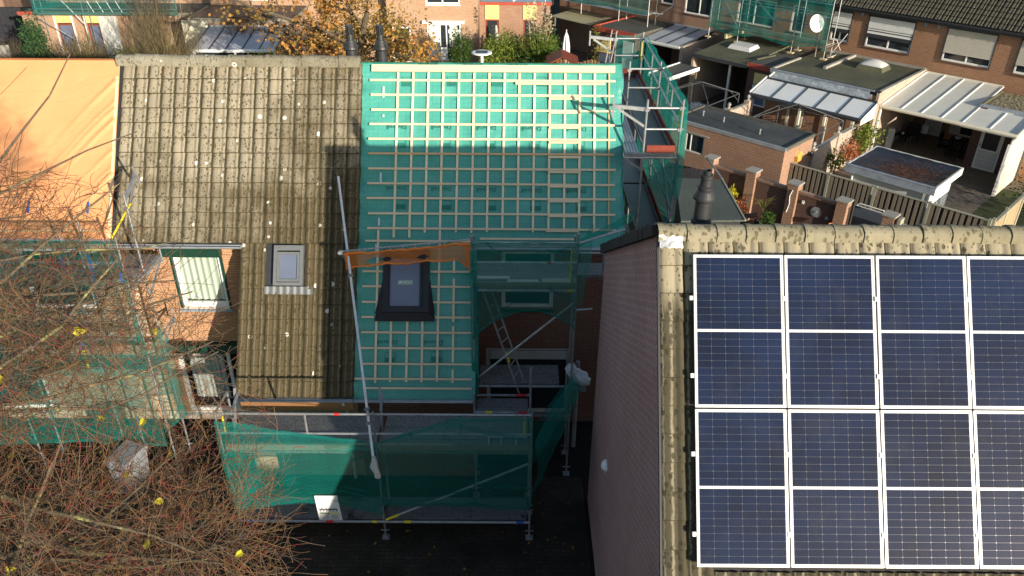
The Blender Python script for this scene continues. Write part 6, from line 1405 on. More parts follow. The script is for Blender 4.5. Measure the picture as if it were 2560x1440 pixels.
hang('debris_net', 'green net on the left end of the rear terrace scaffold', (-7.15, SYF), (-7.15, SYB + .3), 6.6, 3.6, 'net_green_thin', 62, .02, nu=10, fold=.04)
ds = thing('satellite_dish', 'large white satellite dish on a pole beside the rear scaffold', 'satellite dish', (-.95, -1.9, 3.0))
dn = (RB.to_3x3().inverted() @ Vector((.10, -.93, .36))).normalized(); dc = Vector((-1.12, -1.95, 4.66)); du = dn.cross(Vector((0, 0, 1))).normalized(); dv = du.cross(dn)
MB().grid(lambda a, b: dc + (du*math.cos(2*PI*a)*.36 + dv*math.sin(2*PI*a)*.42)*b + dn*(.10*b*b), 32, 6).build('reflector', 'dish', ds, smooth=True)
MB().tube((-.95, -1.75, 3.05), (-.95, -1.75, 4.5), .025, 8).tube((-.95, -1.75, 4.45), tuple(dc - dn*.02), .02, 6).build('mast', 'galv', ds); MB().tube(dc - dv*.38 + dn*.08, dc - dv*.25 + dn*.5, .012, 6).box(*(lambda p: (p.x - .04, p.x + .04, p.y - .04, p.y + .04, p.z - .04, p.z + .05))(dc - dv*.25 + dn*.5)).build('receiver_arm', 'white_dirty', ds)

# ---- left part of the rear terrace
h1 = thing('terraced_house', 'dark red brick house with white windows behind the blue grey lean-to', 'house', (-9.5, 1, 0))
Q1, Q2 = (-9.95, -8.2, 3.60, 5.0), (-11.6, -10.75, 3.9, 5.0)
MB().wall((-13.0, 0, 0), (1, 0, 0), 5.997, 5.3, [(w_[0] + 13, w_[1] + 13, w_[2], w_[3]) for w_ in (Q1, Q2)], .12, (0, 1, 0)).build('front_wall', 'brick_brown', h1)
for w_ in (Q1, Q2): window_parts(h1, (w_[0], 0, w_[2]), (1, 0, 0), w_[1]-w_[0], w_[3]-w_[2], (0, -1, 0), 'white_frame', 'pane_dark', .07, ((w_[1]-w_[0])*.55,) if w_ is Q1 else (), 'brick_dark', .06)
far_roof(h1, -13.0, -7.01, 2)
v3 = glass_roof('lean_to', 'lean-to with blue grey roof sheets beside the dark brick house', -10.5, -7.9, -3.2, -.02, 2.55, 2.85, 3, 'poly_grey', 'anthracite', 'white_dirty', [(-10.4, 'white_dirty')]); MB().box(-7.90, -7.70, -3.2, -.02, 0, 2.6).build('side_wall', 'brick_pale', v3); MB().box(-7.9, -6.15, -2.2, -2.1, 0, 2.4).build('side_wall', 'brick_pale', v3)
e1 = thing('extension', 'brick extension with red roof edge and pale panel left of the lean-to', 'extension', (-11.8, -2, 0)); MB().box(-13.4, -10.52, -3.75, -.01, 0, 2.72).build('wall', 'brick_dark', e1); MB().box(-13.4, -10.52, -3.7, -.01, 2.73, 2.86).build('roof', 'bitumen', e1); MB().box(-13.5, -10.5, -3.85, -3.755, 2.66, 2.92).build('fascia', 'red_trim', e1); MB().box(-13.5, -13.41, -3.75, -.01, 2.66, 2.92).build('fascia', 'red_trim', e1); MB().box(-13.2, -12.2, -3.80, -3.753, 1.5, 2.35).build('panel', 'yellow_panel', e1); MB().box(-11.3, -10.6, -3.80, -3.753, .1, 2.4).build('door', 'white_dirty', e1); MB().box(-13.0, -12.2, -3.80, -3.753, .1, 1.45).build('pane', 'pane_blue', e1)
MB().extrude([(-10.35, -3.95, 0), (-10.35, -3.90, 0), (-10.15, -3.90, 0), (-10.15, -3.95, 0)], (0, 0, .01)).build('step', 'concrete', e1)
ld = thing('ladder', 'aluminium ladder leaning against the red edged extension', 'ladder', (-12.0, -4.3, 0))
for x in (-12.05, -11.7): MB().beam((x, -4.6, 0), (x, -3.9, 2.9), .03, .06).build('stile', 'alu', ld)
for k in range(9): MB().tube((-12.05, -4.6 + .07*(k+.5)*1.1, .32*(k+.5)), (-11.7, -4.6 + .07*(k+.5)*1.1, .32*(k+.5)), .014, 6).build('rung', 'alu', ld)
ya = thing('canopy', 'pale yellow patio canopy at the left of the rear terrace', 'canopy', (-16.3, -1.6, 0)); MB().hexa([(-17.9, -2.55, 2.55), (-14.65, -2.75, 2.55), (-14.6, -.6, 2.62), (-18.0, -.5, 2.62), (-17.9, -2.55, 2.60), (-14.65, -2.75, 2.60), (-14.6, -.6, 2.67), (-18.0, -.5, 2.67)]).build('roof', 'yellow_pale', ya)
for x in (-17.6, -14.8): MB().box(x - .04, x + .04, -2.6, -2.52, 0, 2.54).build('post', 'fence_grey', ya)
h0 = thing('terraced_house', 'brick house behind the pale yellow canopy and green scaffold net', 'house', (-16, 1, 0)); MB().box(-19.5, -13.003, 0, .2, 0, 5.3).build('front_wall', 'brick_brown', h0); far_roof(h0, -19.5, -13.01, 1)
sf2 = thing('scaffold', 'green netted scaffold above the pale yellow canopy', 'scaffold', (-15, -1.5, 2.9))
for x in (-19.2, -16.2, -13.3, -11.2):
    for y in (-1.75, -1.0): MB().tube((x, y, 2.86), (x, y, 6.3), .024, 6).build('standard', 'galv', sf2)
for (z, y) in ((3.65, -1.75), (4.7, -1.75), (4.2, -1.75)): MB().tube((-19.2, y, z), (-11.2, y, z), .022, 6).build('guard_rail', 'galv', sf2)
MB().box(-19.2, -11.2, -1.7, -.8, 3.5, 3.58).build('deck_board', 'toe_wood', sf2); MB().box(-19.2, -11.2, -1.76, -1.72, 3.45, 3.66).build('toe_board', 'lead', sf2)
MB().tube((-11.0, -1.75, 4.4), (-10.7, -1.3, 4.4), .02, 6).tube((-10.7, -1.3, 4.4), (-10.7, -1.3, 5.2), .02, 6).tube((-11.2, -1.7, 3.6), (-10.5, -1.3, 3.62), .03, 6).tube((-11.2, -1.0, 3.3), (-10.4, -.5, 4.0), .024, 6).build('bracket', 'galv', sf2)
hang('debris_net', 'green net on the scaffold above the pale yellow canopy', (-19.2, -1.8), (-11.2, -1.8), 6.3, lambda u: 3.6 - .1*abs(math.sin(5*u)), 'net_green', 71, .05, nu=60, fold=.06)
# shaded middle garden
cw_ = thing('small_roof', 'small dark felt roof with white edges over the garden passage', 'canopy', (-6.1, -6.2, 0)); MB().hexa([(-6.68, -7.6, 2.16), (-5.49, -7.66, 2.16), (-5.52, -5.0, 2.2), (-6.67, -4.9, 2.2), (-6.68, -7.6, 2.2), (-5.49, -7.66, 2.2), (-5.52, -5.0, 2.24), (-6.67, -4.9, 2.24)]).build('roof', 'bitumen', cw_); MB().box(-6.75, -6.68, -7.6, -4.9, 2.1, 2.28).build('edge', 'white_frame', cw_); MB().box(-5.49, -5.42, -7.66, -5.0, 2.1, 2.28).build('edge', 'white_frame', cw_)
for (x, y) in ((-6.6, -7.5), (-5.55, -7.55), (-6.6, -5.0), (-5.55, -5.1)): MB().box(x - .04, x + .04, y - .04, y + .04, 0, 2.15).build('post', 'fence_grey', cw_)
for k in range(3): chair('garden_chair', ('white plastic chair in the shaded middle garden, foremost of three', 'white plastic chair in the shaded middle garden, middle of three', 'white plastic chair in the shaded middle garden, rearmost of three')[k], -4.3 + k*.12, -6.6 + k*.16, R(160), 'plastic_white')
fo = thing('fence', 'orange brown wavy topped fence left of the gable scaffold', 'fence', (-13.4, -6.5, 0))
for k in range(14):
    x = -12.9 + k*.16; MB().box(x, x + .145, -7.62 + k*.10 - .012, -7.62 + k*.10 + .012, 0, 1.7 + .16*math.sin(PI*(k % 7)/6)).build('plank', 'fence_orange', fo)
hb = [(-6.1, -2.0), (-5.8, -1.6)]
frame()
# ---------------------------------------------------------------- houses behind on the left, facing the terrace
def front_house(label, x0, x1, y, holes, mat, top=5.4):
    h = thing('terraced_house', label, 'house', ((x0+x1)/2, y + 2, 0)); MB().wall((x0, y, 0), (1, 0, 0), x1 - x0, top, [(a - x0, b - x0, c, d_) for (a, b, c, d_) in holes], .12, (0, 1, 0)).build('front_wall', mat, h); return h
hM = front_house('sunlit orange brick house with white window and awning box', -7.6, -2.25, 49.6, [(-5.24, -3.19, 3.62, 5.0), (-5.22, -3.18, .3, 2.5), (-7.4, -6.2, .2, 2.3)], 'brick_orange')
MB().box(-2.25, -2.15, 49.61, 56, 0, 5.4).build('side_wall', 'brick_orange', hM)
window_parts(hM, (-5.24, 49.6, 3.62), (1, 0, 0), 2.05, 1.38, (0, -1, 0), 'white_frame', 'pane_dark', .1, (1.0,), 'white_frame', .06, 'curtain_white')
f = window_parts(hM, (-5.22, 49.6, .3), (1, 0, 0), 2.04, 2.2, (0, -1, 0), 'white_frame', 'pane_dark', .09, (1.15,), None, .06, name='patio_window'); MB().box(-5.2, -4.1, 49.56, 49.6, .3, 1.1).build('lower_panel', 'white_frame', f); MB().box(-3.95, -3.25, 49.55, 49.59, 1.95, 2.15).build('transom', 'white_frame', f)
MB().grid(lambda a, b: (-5.1 + a*.68, 49.63 + .015*math.sin(a*40), 1.12 + b*1.3), 40, 1).build('curtain', 'curtain_white', f, smooth=True); MB().grid(lambda a, b: (-3.9 + a*.5, 49.63 + .015*math.sin(a*40), 1.12 + b*1.3), 40, 1).build('curtain', 'curtain_white', f, smooth=True)
MB().box(-5.5, -2.96, 49.40, 49.597, 2.53, 2.70).build('awning_box', 'white_frame', hM); window_parts(hM, (-7.4, 49.6, .2), (1, 0, 0), 1.2, 2.1, (0, -1, 0), 'white_frame', 'pane_dark', .1, (), None, .06)
hE = front_house('low brick wing with red roof edge and yellow panels above the doors', -2.14, 2.3, 52.3, [(-1.78, -.93, .2, 2.2), (.62, 1.46, .2, 2.2)], 'brick_brown', 3.12)
MB().box(-2.2, 2.4, 52.2, 52.29, 3.08, 3.26).build('fascia', 'red_trim', hE); MB().box(-2.2, 2.4, 52.3, 58, 3.14, 3.2).build('roof', 'pane_blue', hE)
for (a, b) in ((-1.80, -.92), (.60, 1.47)): MB().box(a, b, 52.24, 52.296, 2.2, 3.07).build('panel', 'yellow_panel', hE); f = window_parts(hE, (a + .02, 52.3, .2), (1, 0, 0), b - a - .04, 2.0, (0, -1, 0), 'door_red', 'pane_dark', .1, (), None, .06, name='door')
MB().lathe((.0, 52.4, 3.2), [(.03, 0), (.03, .1), (.12, .14), (.12, .2), (.02, .24)], 12).build('roof_vent', 'white_frame', hE); MB().box(2.0, 2.06, 52.2, 52.24, .1, 3.05).build('downpipe', 'brick_dark', hE)
hN = front_house('brick house behind the left scaffold with yellow panels over its doors', -29.2, -18.6, 49.0, [(-27.2, -26.3, .3, 2.55), (-25.45, -24.7, .3, 2.55), (-24.6, -23.7, .3, 2.62)], 'brick_orange', 3.05)
MB().box(-29.2, -18.6, 52.0, 52.2, 3.0, 8).build('upper_wall', 'brick_orange', hN); MB().box(-29.25, -18.6, 48.96, 52, 3.055, 3.12).build('roof', 'bitumen', hN); MB().box(-29.3, -18.6, 48.88, 48.95, 2.98, 3.18).build('fascia', 'toe_wood', hN); MB().box(-29.35, -28.4, 48.86, 48.879, 3.0, 3.2).build('fascia', 'red_trim', hN)
for (a, b) in ((-27.25, -26.3), (-25.45, -24.68)): MB().box(a, b, 48.93, 48.997, 2.56, 2.97).build('panel', 'yellow_panel', hN); window_parts(hN, (a, 49, .3), (1, 0, 0), b - a, 2.2, (0, -1, 0), 'door_red', 'pane_blue', .1, (), None, .06, name='door')
MB().box(-24.65, -23.6, 48.9, 48.997, .3, 2.97).build('shutter', 'white_dirty', hN)
for x in (-27.3, -26.25, -25.5, -24.62): MB().box(x - .04, x + .04, 48.93, 48.997, .3, 2.97).build('door_post', 'white_frame', hN)
window_parts(hN, (-24.0, 52.0, 3.9), (1, 0, 0), 1.6, 1.3, (0, -1, 0), 'white_frame', 'pane_green', .08, (.8,), None, -.05)
sL = thing('scaffold', 'tall netted scaffold on the brick house behind the left hedge', 'scaffold', (-25, 48.4, 0)); lx = (-27.8, -25.08, -22.3, -19.6)
for x in lx:
    for y in (48.2, 48.9 if x < -28 else 48.85): MB().tube((x, y, 0), (x, y, 6.4), .026, 6).build('standard', 'galv', sL)
for k in range(3):
    for z in (3.5, 4.0, 3.25): MB().tube((lx[k], 48.2, z), (lx[k+1], 48.2, z), .024, 6).build('guard_rail', 'galv', sL)
    MB().box(lx[k], lx[k+1], 48.2, 48.8, 3.18, 3.24).build('deck_board', 'toe_wood', sL)
MB().tube((-27.8, 48.2, 3.0), (-25.1, 48.2, 1.2), .024, 6).build('diagonal_brace', 'galv', sL); MB().tube((-27.0, 48.2, 5.0), (-25.1, 48.2, 2.6), .024, 6).build('diagonal_brace', 'galv', sL)
for k in range(5): MB().tube((-23.0 - k*.55, 48.2, 5.2), (-22.3 - k*.55, 48.3, 3.3), .02, 6).build('ladder_stile', 'galv', sL)
hang('debris_net', 'green net on the scaffold behind the left hedge', (-27.9, 48.1), (-19.5, 48.1), 6.4, lambda u: 3.2, 'net_green_thin', 81, .03, nu=60, fold=.06)
hang('debris_net', 'green end net of the scaffold behind the left hedge', (-27.9, 48.1), (-27.9, 51.5), 6.4, 3.2, 'net_green', 82, .03, nu=20, fold=.06)
# far left corner: dark fence, wall and distant house
fl_ = thing('fence', 'dark trellis topped fence in the far left garden corner', 'fence', (-34, 55, 0)); DP2 = mesh_of(MB().box(0, .3, -.02, .02, 0, 2.2), 'plank', 'fence_dark')
for k in range(34): piece('plank', DP2, Matrix.Translation((-40 + k*.32, 55, 0)), fl_)
hF = front_house('distant shaded house behind the dark corner fence', -50, -29.6, 66, [(-40, -38.6, 1, 2.4), (-37.5, -36, 1, 2.4), (-34, -32.6, 1, 2.4)], 'brick_brown', 6.5)
for (a, b) in ((-40, -38.6), (-37.5, -36), (-34, -32.6)): window_parts(hF, (a, 66, 1), (1, 0, 0), b - a, 1.4, (0, -1, 0), 'white_frame', 'pane_dark', .1, (), None, .06)
for k, (x, z) in enumerate(((-31.2, 46), (-30.0, 46.4))): MB().beam((x, z, .9), (x + .9, z + .3, .9), .1, 1.8).build('garden_wall', 'concrete', label=('pale low wall panel in the far left corner', 'second pale wall panel beside the pointed conifer')[k], cat='wall')
# glass veranda
v4 = glass_roof('veranda', 'white framed veranda with dark glass roof below the orange leaved tree', -17.4, -12.9, 43.8, 47.0, 2.32, 2.85, 5, 'poly_grey', 'frame_black', 'white_frame', [(-17.3, 'white_frame'), (-15.1, 'white_frame'), (-12.95, 'white_frame')]); MB().poly([(-17.42, 43.8, 2.3), (-17.42, 47, 2.85), (-17.42, 47, 0), (-17.42, 43.8, 0)]).build('side_panel', 'cream', v4)
MB().quad((-17.2, 43.9, .1), (-13.0, 43.9, .1), (-13.0, 43.9, 2.2), (-17.2, 43.9, 2.2)).build('front_glass', 'pane_dark', v4)

hV = front_house('brick house with low flat extension behind the glass veranda', -18.4, -7.7, 50.5, [(-16.5, -14.5, 3.6, 5), (-12, -10.5, 3.6, 5)], 'brick_orange')
for (a, b) in ((-16.5, -14.5), (-12, -10.5)): window_parts(hV, (a, 50.5, 3.6), (1, 0, 0), b - a, 1.4, (0, -1, 0), 'white_frame', 'pane_dark', .09, (.9,), None, .06)
MB().box(-18.4, -12.6, 47.03, 50.4, 0, 3.0).build('extension_wall', 'brick_orange', hV); MB().box(-18.6, -12.5, 46.95, 50.4, 3.01, 3.3).build('extension_fascia', 'toe_wood', hV); MB().box(-18.4, -12.6, 47.1, 50.4, 3.301, 3.34).build('extension_roof', 'anthracite', hV)
MB().box(-18.9, -17.45, 46.8, 46.9, 0, 3.2).build('garden_wall', 'cream', label='pale rendered screen wall left of the glass veranda', cat='wall')
# lamps, parasol, small things
ln = thing('lamp_post', 'white solar garden lamp with flat oval head', 'lamp', (-1.45, 37, 0)); MB().tube((-1.45, 37, 0), (-1.45, 37, 3.9), .07, 10).build('post', 'white_frame', ln); MB().lathe((-1.45, 37, 3.85), [(.08, 0), (.30, .05), (.47, .10), (.47, .13), (.42, .16)], 20).build('head', 'white_frame', ln); MB().box(-1.72, -1.18, 36.75, 37.25, 4.012, 4.02).build('solar_cell', 'anthracite', ln)
ps = thing('parasol', 'closed white parasol tied near its foot', 'parasol', (3.0, 46.5, 0)); MB().tube((3.0, 46.5, 0), (3.0, 46.5, 2.9), .03, 8).build('pole', 'white_dirty', ps); m = MB(); pr_ = [(.03, 2.75), (.12, 2.5), (.19, 2.0), (.20, 1.6), (.12, 1.25), (.20, .95), (.24, .6)]
for (r_, z) in pr_:
    for j in range(16): t = 2*PI*j/16; k = r_*(1 + .22*math.cos(8*t)); m.v.append((3.0 + k*math.cos(t), 46.5 + k*math.sin(t), z))
for a in range(len(pr_)-1):
    for j in range(16): m.f.append((a*16 + j, a*16 + (j+1) % 16, (a+1)*16 + (j+1) % 16, (a+1)*16 + j))
m.build('canopy', 'white_cloth', ps)
MB().path([(-1.1, 51.5, 2.0), (-1.05, 51.5, 1.0), (-1.0, 51.5, .4)], [.05, .16, .2], 8).build('parasol', 'stone_white', label='furled grey parasol by the dark red door', cat='parasol')
sr = thing('small_roof', 'reddish brown gabled shelter roof behind the underlay ridge', 'shelter', (2.6, 42.0, 0)); MB().hexa([(1.7, 41.6, 2.15), (2.55, 42.3, 2.38), (2.6, 44, 2.38), (1.75, 43.4, 2.15), (1.7, 41.6, 2.2), (2.55, 42.3, 2.43), (2.6, 44, 2.43), (1.75, 43.4, 2.2)]).hexa([(2.55, 42.3, 2.38), (3.4, 41.6, 2.15), (3.45, 43.4, 2.15), (2.6, 44, 2.38), (2.55, 42.3, 2.43), (3.4, 41.6, 2.2), (3.45, 43.4, 2.2), (2.6, 44, 2.43)]).build('roof', 'door_red', sr)
for x in (1.8, 3.3): MB().box(x - .04, x + .04, 41.8, 41.88, 0, 2.15).build('post', 'fence_dark', sr)
for k, (x, y) in enumerate(((-3.55, 46.4), (-1.95, 48.3))): MB().box(x, x + .1, y, y + 1.8, 0, 1.75).build('garden_screen', 'fence_grey', label=('grey fence panel end beside the evergreen bush', 'grey fence panel end below the brick corner')[k], cat='fence')

# ---- plants behind the terrace
shrub('conifer', 'pointed green conifer at the far left', (-27.0, 46, 0), (.75, .75, 1.75), 1.75, 3000, 'conifer', .18, 101, 'tree', 3, clumps=40, tight=.22, aspect=.35)
wispy('willow_shrub', 'large bare olive brown shrub behind the tarpaulin ridge', (-18.2, 42, 0), 5.2, 2.6, 200, 'twig_olive', 102, leaf='leaf_olive', nleaf=500, lsize=.10, forks=5, r0=.014)
wispy('willow_shrub', 'smaller tangled bare shrub behind the tarpaulin ridge', (-23.5, 44, 0), 3.2, 2.0, 140, 'twig_olive', 103, leaf='leaf_olive', nleaf=400, lsize=.10, forks=4, r0=.018)
wispy('willow_shrub', 'reddish bare shrub in front of the shaded brick house', (-15.2, 46.2, 0), 4.6, 1.3, 120, 'twig', 104, forks=3, r0=.015)
shrub('hedge', 'dark leafy hedge along the left garden edge', (-24.6, 45, 0), (3.4, .7, .75), .9, 5000, 'leaf_dark', .15, 105, 'hedge', 8, clumps=60); shrub('hedge', 'low yellow green bush right of the dark hedge', (-21.8, 45.5, 0), (1.5, .7, .8), 1.0, 1500, 'leaf_lime', .14, 106, 'shrub', 5, clumps=24)
wispy('willow_shrub', 'tangled pale bush beside the pointed conifer', (-28.8, 46.5, 0), 2.3, 1.6, 160, 'twig_grey', 107, forks=4)
wispy('bare_sapling', 'grey bare sapling against the netted scaffold', (-20.4, 46.5, 0), 6.2, 1.5, 60, 'twig_grey', 108, forks=5, r0=.02)
shrub('evergreen_bush', 'dark evergreen bush before the white patio window', (-3.1, 46, 0), (.75, .6, 1.3), 1.35, 2600, 'leaf_green', .12, 111, 'shrub', 4, clumps=36, tight=.2)
wispy('bamboo', 'feathery green bamboo clump before the dark red door', (-.55, 46.5, 0), 2.9, 1.35, 240, 'leaf_lime', 112, 'bamboo', leaf='leaf_lime', nleaf=5200, lsize=.20, forks=4)
shrub('leafy_bush', 'bright green bush below the bamboo', (-.5, 45.6, 0), (1.1, .7, .9), 1.2, 2600, 'leaf_lime', .13, 113, 'shrub', 4, clumps=30)
wispy('pampas_grass', 'tall pampas grass with pale plumes', (1.35, 45.5, 0), 3.3, 1.3, 480, 'leaf_lime', 114, 'grass', r0=.022, forks=1, bend=.5, leaf='leaf_green', nleaf=900, lsize=.3)
pg = [o for o in COL.objects if o.name.startswith('pampas_grass')][0]; g_ = random.Random(6)
for k in range(13):
    x, y, z = 1.35 + g_.uniform(-.75, .75), 45.5 + g_.uniform(-.4, .4), g_.uniform(2.9, 4.5); m = MB().tube((1.35 + (x-1.35)*.4, y, .5), (x, y, z), .012, 4); m.build('stalk', 'plume', pg); m = MB(); leaf_cloud(m, [(x + g_.gauss(0, .05), y + g_.gauss(0, .05), z - .05 + g_.uniform(-.55, .35)) for _ in range(60)], .12, g_); m.build('plume', 'plume', pg)
shrub('leafy_bush', 'brown leaved bush right of the pampas grass', (2.3, 45, 0), (.8, .6, .6), .9, 700, 'leaf_red', .16, 115, 'shrub', 4); shrub('leafy_bush', 'climbing plant on the post beside the pampas grass', (2.25, 46.6, 0), (.3, .3, 1.2), 1.6, 500, 'leaf_green', .13, 116, 'shrub', 3); shrub('leafy_bush', 'light olive bush beside the closed parasol', (5.0, 47.3, 0), (.5, .5, 1.0), 1.7, 700, 'leaf_olive', .14, 117, 'shrub', 4)
shrub('leafy_bush', 'yellowing vine at the corner of the glass veranda', (-12.9, 42.6, 0), (1.6, .5, .8), 1.8, 900, 'leaf_yellow', .10, 118, 'shrub', 5, clumps=20); shrub('leafy_bush', 'dark shaded evergreen under the orange leaved tree', (-10.5, 46, 0), (2.0, .9, 1.3), 1.4, 2200, 'leaf_dark', .18, 119, 'shrub', 5, clumps=30)
MB().lathe((-11.6, 41.5, 0), [(.12, 0), (.10, 2.2), (.22, 2.3), (.24, 2.35), (.0, 2.4)], 12).build('garden_lantern', 'galv_dull', label='grey lantern post right of the glass veranda', cat='lantern')

# ---- branching trees
def grow(mb_by_level, p, d, L, r, lvl, rng, cfg, tips):
    """one branch as a bent tapering tube; spawns children along itself"""
    nseg = cfg['seg'][lvl]; pts = [p.copy()]; rs = [r]; q = p.copy(); dd = d.copy()
    for k in range(nseg):
        dd = (dd + Vector((rng.gauss(0, 1), rng.gauss(0, 1), rng.gauss(0, 1))) * cfg['wob'][lvl] + Vector((0, 0, cfg['lift'][lvl]))).normalized()
        q = q + dd * (L/nseg); pts.append(q.copy()); rs.append(max(r * (1 - (k+1)/nseg*cfg['tap'][lvl]), cfg['rmin']))
    if cfg['inside'] and not cfg['inside'](pts[-1]) and lvl > 0:
        if not cfg['inside'](pts[len(pts)//2]): return
    if cfg.get('gap') and lvl >= 2 and rng.random() < .8 and min((q_ - cfg['gap'][0]).length for q_ in pts) < cfg['gap'][1]: return
    mb_by_level[lvl].path(pts, rs, cfg['sides'][lvl], caps=False)
    if lvl + 1 >= len(cfg['n']): tips.append((pts[-1], dd)); tips.append((pts[len(pts)//2], dd)); return
    n = cfg['n'][lvl + 1]; n = n if isinstance(n, int) else rng.randint(*n)
    for k in range(n):
        t = cfg['start'][lvl] + (1 - cfg['start'][lvl]) * ((k + rng.random())/n); i = min(int(t*nseg), nseg - 1); fr = t*nseg - i; b = pts[i].lerp(pts[i+1], fr); ax = (pts[i+1] - pts[i]).normalized()
        s = ax.cross(Vector((rng.gauss(0, 1), rng.gauss(0, 1), rng.gauss(0, 1))))
        if s.length < 1e-3: continue
        s.normalize(); ang = R(rng.uniform(*cfg['ang'][lvl + 1])); cd = (ax*math.cos(ang) + s*math.sin(ang)).normalized()
        rr = rs[i] * rng.uniform(*cfg['rr'][lvl + 1]); grow(mb_by_level, b, cd, cfg['len'][lvl + 1]*rng.uniform(.6, 1.25)*(1 - .35*t), max(rr, cfg['rmin']), lvl + 1, rng, cfg, tips)
# orange leaved tree behind the tiled ridge
AT = thing('autumn_tree', 'tree with withered orange and brown leaves behind the tiled ridge', 'tree', (-7.3, 36, 0)); rng = random.Random(77); lv = [MB() for _ in range(4)]; tips = []
cfg = dict(seg=[6, 6, 5, 3], wob=[.06, .10, .14, .2], lift=[.05, .02, -.01, -.05], tap=[.6, .75, .85, .9], rmin=.006, inside=None, sides=[10, 6, 4, 3], n=[1, 12, 9, 7], start=[.35, .25, .2, .1], ang=[(0, 0), (45, 95), (30, 75), (25, 70)], rr=[(1, 1), (.35, .55), (.35, .55), (.3, .5)], len=[6.2, 3.6, 1.6, .7])
grow(lv, Vector((-7.3, 36, 0)), Vector((.05, 0, 1)), 6.2, .26, 0, rng, cfg, tips)
for dirx, z in ((Vector((-1, -.1, .22)), 4.6), (Vector((-1, .2, .08)), 4.2), (Vector((-.9, -.3, .35)), 5.0)):   # long limbs to the left
    grow(lv, Vector((-7.3, 36, z)), dirx.normalized(), 5.2, .13, 1, rng, cfg, tips)
lv[0].build('trunk', 'bark', AT); lv[1].build('limbs', 'bark_lichen', AT); m = MB(); m.v = lv[2].v; m.f = lv[2].f; m.build('branches', 'twig_grey', AT, kind='stuff'); lv[3].build('twigs', 'twig_grey', AT, kind='stuff')
lo, lb_ = MB(), MB()
for (p, d) in tips:
    dens = .55 + .45*noise.noise(p*.7)
    for k in range(6):
        if rng.random() < dens * (.45 if p.x < -9.5 else 1.0):
            leaf_cloud(lo if rng.random() < (.62 if p.x < -7 else .5) else lb_, [p + Vector((rng.gauss(0, .10), rng.gauss(0, .10), rng.gauss(-.08, .10)))], .17, rng, aspect=.75)
lo.build('foliage', 'leaf_orange', AT); lb_.build('foliage', 'leaf_brown', AT)
m = MB(); leaf_cloud(m, clump_points((-6.6, 36.2, 4.6), (2.0, 1.2, 2.0), 4200, rng, 44, .24), .15, rng); m.build('inner_foliage', 'leaf_brown', AT)

# ---- bare tree in front on the left
BT_ = thing('bare_tree', 'bare street tree with red tinged twigs and a few yellow leaves', 'tree', (-5.9, 5.2, 0)); rng = random.Random(5); lv = [MB() for _ in range(5)]; tips = []
def inside(p):
    dx, dy, dz = (p.x + 5.45)/3.45, (p.y - 5.5)/1.9, (p.z - 7.7)/4.1; q = dx*dx + dy*dy + dz*dz
    lim = -2.1 if p.z < 8.1 else (-2.85 if p.z > 9.7 else -2.1 - .75*(p.z - 8.1)/1.6)
    return q < 1.0 + .25*noise.noise(p*.9) and p.x < lim + .35*noise.noise(p*1.3)
cfg = dict(gap=(Vector((-3.5, 5.5, 8.15)), .30), seg=[8, 9, 8, 7, 5], wob=[.04, .13, .15, .17, .20], lift=[.02, .03, .03, .03, .05], tap=[.45, .80, .86, .85, .7], rmin=.0024, inside=inside, sides=[12, 9, 5, 3, 3], n=[1, 16, 9, 9, 4], start=[.45, .12, .08, .08, .10], ang=[(0, 0), (40, 85), (25, 60), (25, 60), (25, 65)], rr=[(1, 1), (.28, .40), (.24, .36), (.28, .42), (.45, .65)], len=[10.8, 3.2, 1.7, .95, .40])
grow(lv, Vector((-5.95, 5.2, 0)), Vector((.02, .0, 1)), 10.8, .20, 0, rng, cfg, tips)
for (dx, dy, dz, z, r_) in ((1, .1, -.12, 7.6, .075), (1, -.1, .05, 6.3, .075), (.9, .25, .05, 5.7, .06), (.95, -.15, -.2, 8.3, .05), (.8, .4, .25, 8.4, .05), (.8, .2, -.1, 5.2, .06), (.9, .1, .25, 6.8, .05), (.75, .5, .1, 7.2, .045), (.8, -.35, .0, 5.9, .05), (.85, .3, .15, 9.2, .04), (.8, .3, .3, 9.8, .035), (.9, -.1, .22, 10.3, .03), (1, 0, -.05, 5.0, .05), (.9, .3, .1, 6.1, .05), (.95, .1, .05, 6.9, .05), (1, -.2, .1, 4.6, .05), (1, .15, .2, 4.3, .05), (.9, -.3, .2, 5.4, .045), (1, .05, -.25, 7.0, .04), (.95, .2, -.3, 8.0, .04), (1, -.05, .0, 5.6, .045), (1, .1, .0, 8.9, .045), (.9, -.2, .1, 9.4, .04), (.9, .3, -.05, 9.0, .04), (1, 0, .1, 8.6, .04), (.85, .35, .1, 8.2, .04), (.9, -.25, .15, 8.0, .04), (.95, .2, .25, 9.7, .035), (.9, .3, .35, 10.1, .03), (.95, 0, .2, 10.4, .028), (.8, -.1, .45, 9.9, .03), (.9, .25, .1, 10.0, .03)):
    grow(lv, Vector((-5.9, 5.2, z)), Vector((dx, dy, dz)).normalized(), 3.4, r_*.72, 1, rng, cfg, tips)
lv[0].build('trunk', 'bark_lichen', BT_); lv[1].build('limbs', 'bark_lichen', BT_); lv[2].build('branches', 'twig_grey', BT_, kind='stuff'); lv[3].build('twigs', 'twig', BT_, kind='stuff'); lv[4].build('fine_twigs', 'twig', BT_, kind='stuff')
lf = MB()
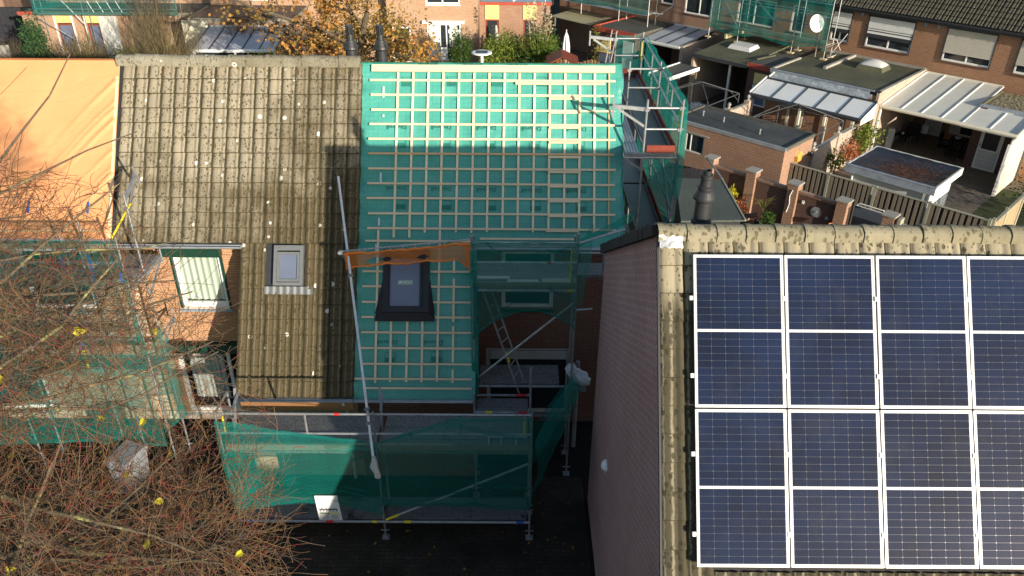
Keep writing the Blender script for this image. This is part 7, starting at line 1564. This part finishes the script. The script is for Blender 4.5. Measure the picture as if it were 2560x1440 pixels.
lf.v = [(0, .008, 0), (.034, -.004, .014), (.050, .034, .022), (.034, .074, .012), (.004, .118, -.020), (-.036, .070, .016), (-.047, .030, .024), (-.030, -.006, .014), (0, .05, -.006)]; lf.f = [(8, k, (k+1) % 8) for k in range(8)]; LEAF = mesh_of(lf, 'leaf', 'leaf_yellow')
for k in range(40):
    p, d = rng.choice(tips); piece('leaf', LEAF, Matrix.Translation(p) @ Matrix.Rotation(rng.gauss(.75, .35), 4, 'X') @ Matrix.Rotation(rng.gauss(0, .35), 4, 'Y') @ Matrix.Rotation(rng.uniform(0, 6.3), 4, 'Z') @ Matrix.Scale(rng.uniform(.6, .9), 4), BT_)
print('bare tree faces', sum(len(x.f) for x in lv), 'tips', len(tips))

# ---- fallen leaves on the paving in front
m = MB(); g_ = random.Random(14); leaf_cloud(m, [(g_.uniform(-12, 1.5), g_.uniform(6, 13.5), .02) for _ in range(420)], .08, g_, up=6.0, aspect=.8); m.build('fallen_leaves', 'leaf_brown', kind='stuff', label='fallen leaves scattered over the dark front paving', cat='leaves')
# ---- unseen houses behind the viewpoint, added to shade the front ground
for k in range(4):
    x = -14 + k*9.0; ho = thing('terraced_house', ('unseen brick house added for shade opposite the tarpaulin house', 'unseen brick house added for shade opposite the tiled house', 'unseen brick house added for shade opposite the batten roof', 'unseen brick house added for shade opposite the solar panels')[k], 'house', (x, -19, 0))
    hs = [(1.0, 2.8, .9, 2.2), (4.6, 6.6, .9, 2.2), (1.0, 2.8, 3.2, 4.5), (4.6, 6.6, 3.2, 4.5)]
    MB().wall((x + 8.95, -15.5, 0), (-1, 0, 0), 8.95, 5.7, hs, .12, (0, -1, 0)).build('front_wall', 'brick_red', ho); MB().box(x, x + 8.95, -22.5, -15.65, 0, 5.6).build('core', 'brick_dark', ho)
    for h in hs: window_parts(ho, (x + 8.95 - h[0], -15.5, h[2]), (-1, 0, 0), h[1] - h[0], h[3] - h[2], (0, 1, 0), 'white_frame', 'pane_dark', .08, (), None, .06)
    MB().extrude([(x, -15.1, 5.6), (x, -19, 8.85), (x, -22.9, 5.6)], (8.95, 0, 0)).build('roof', 'tile_far', ho)
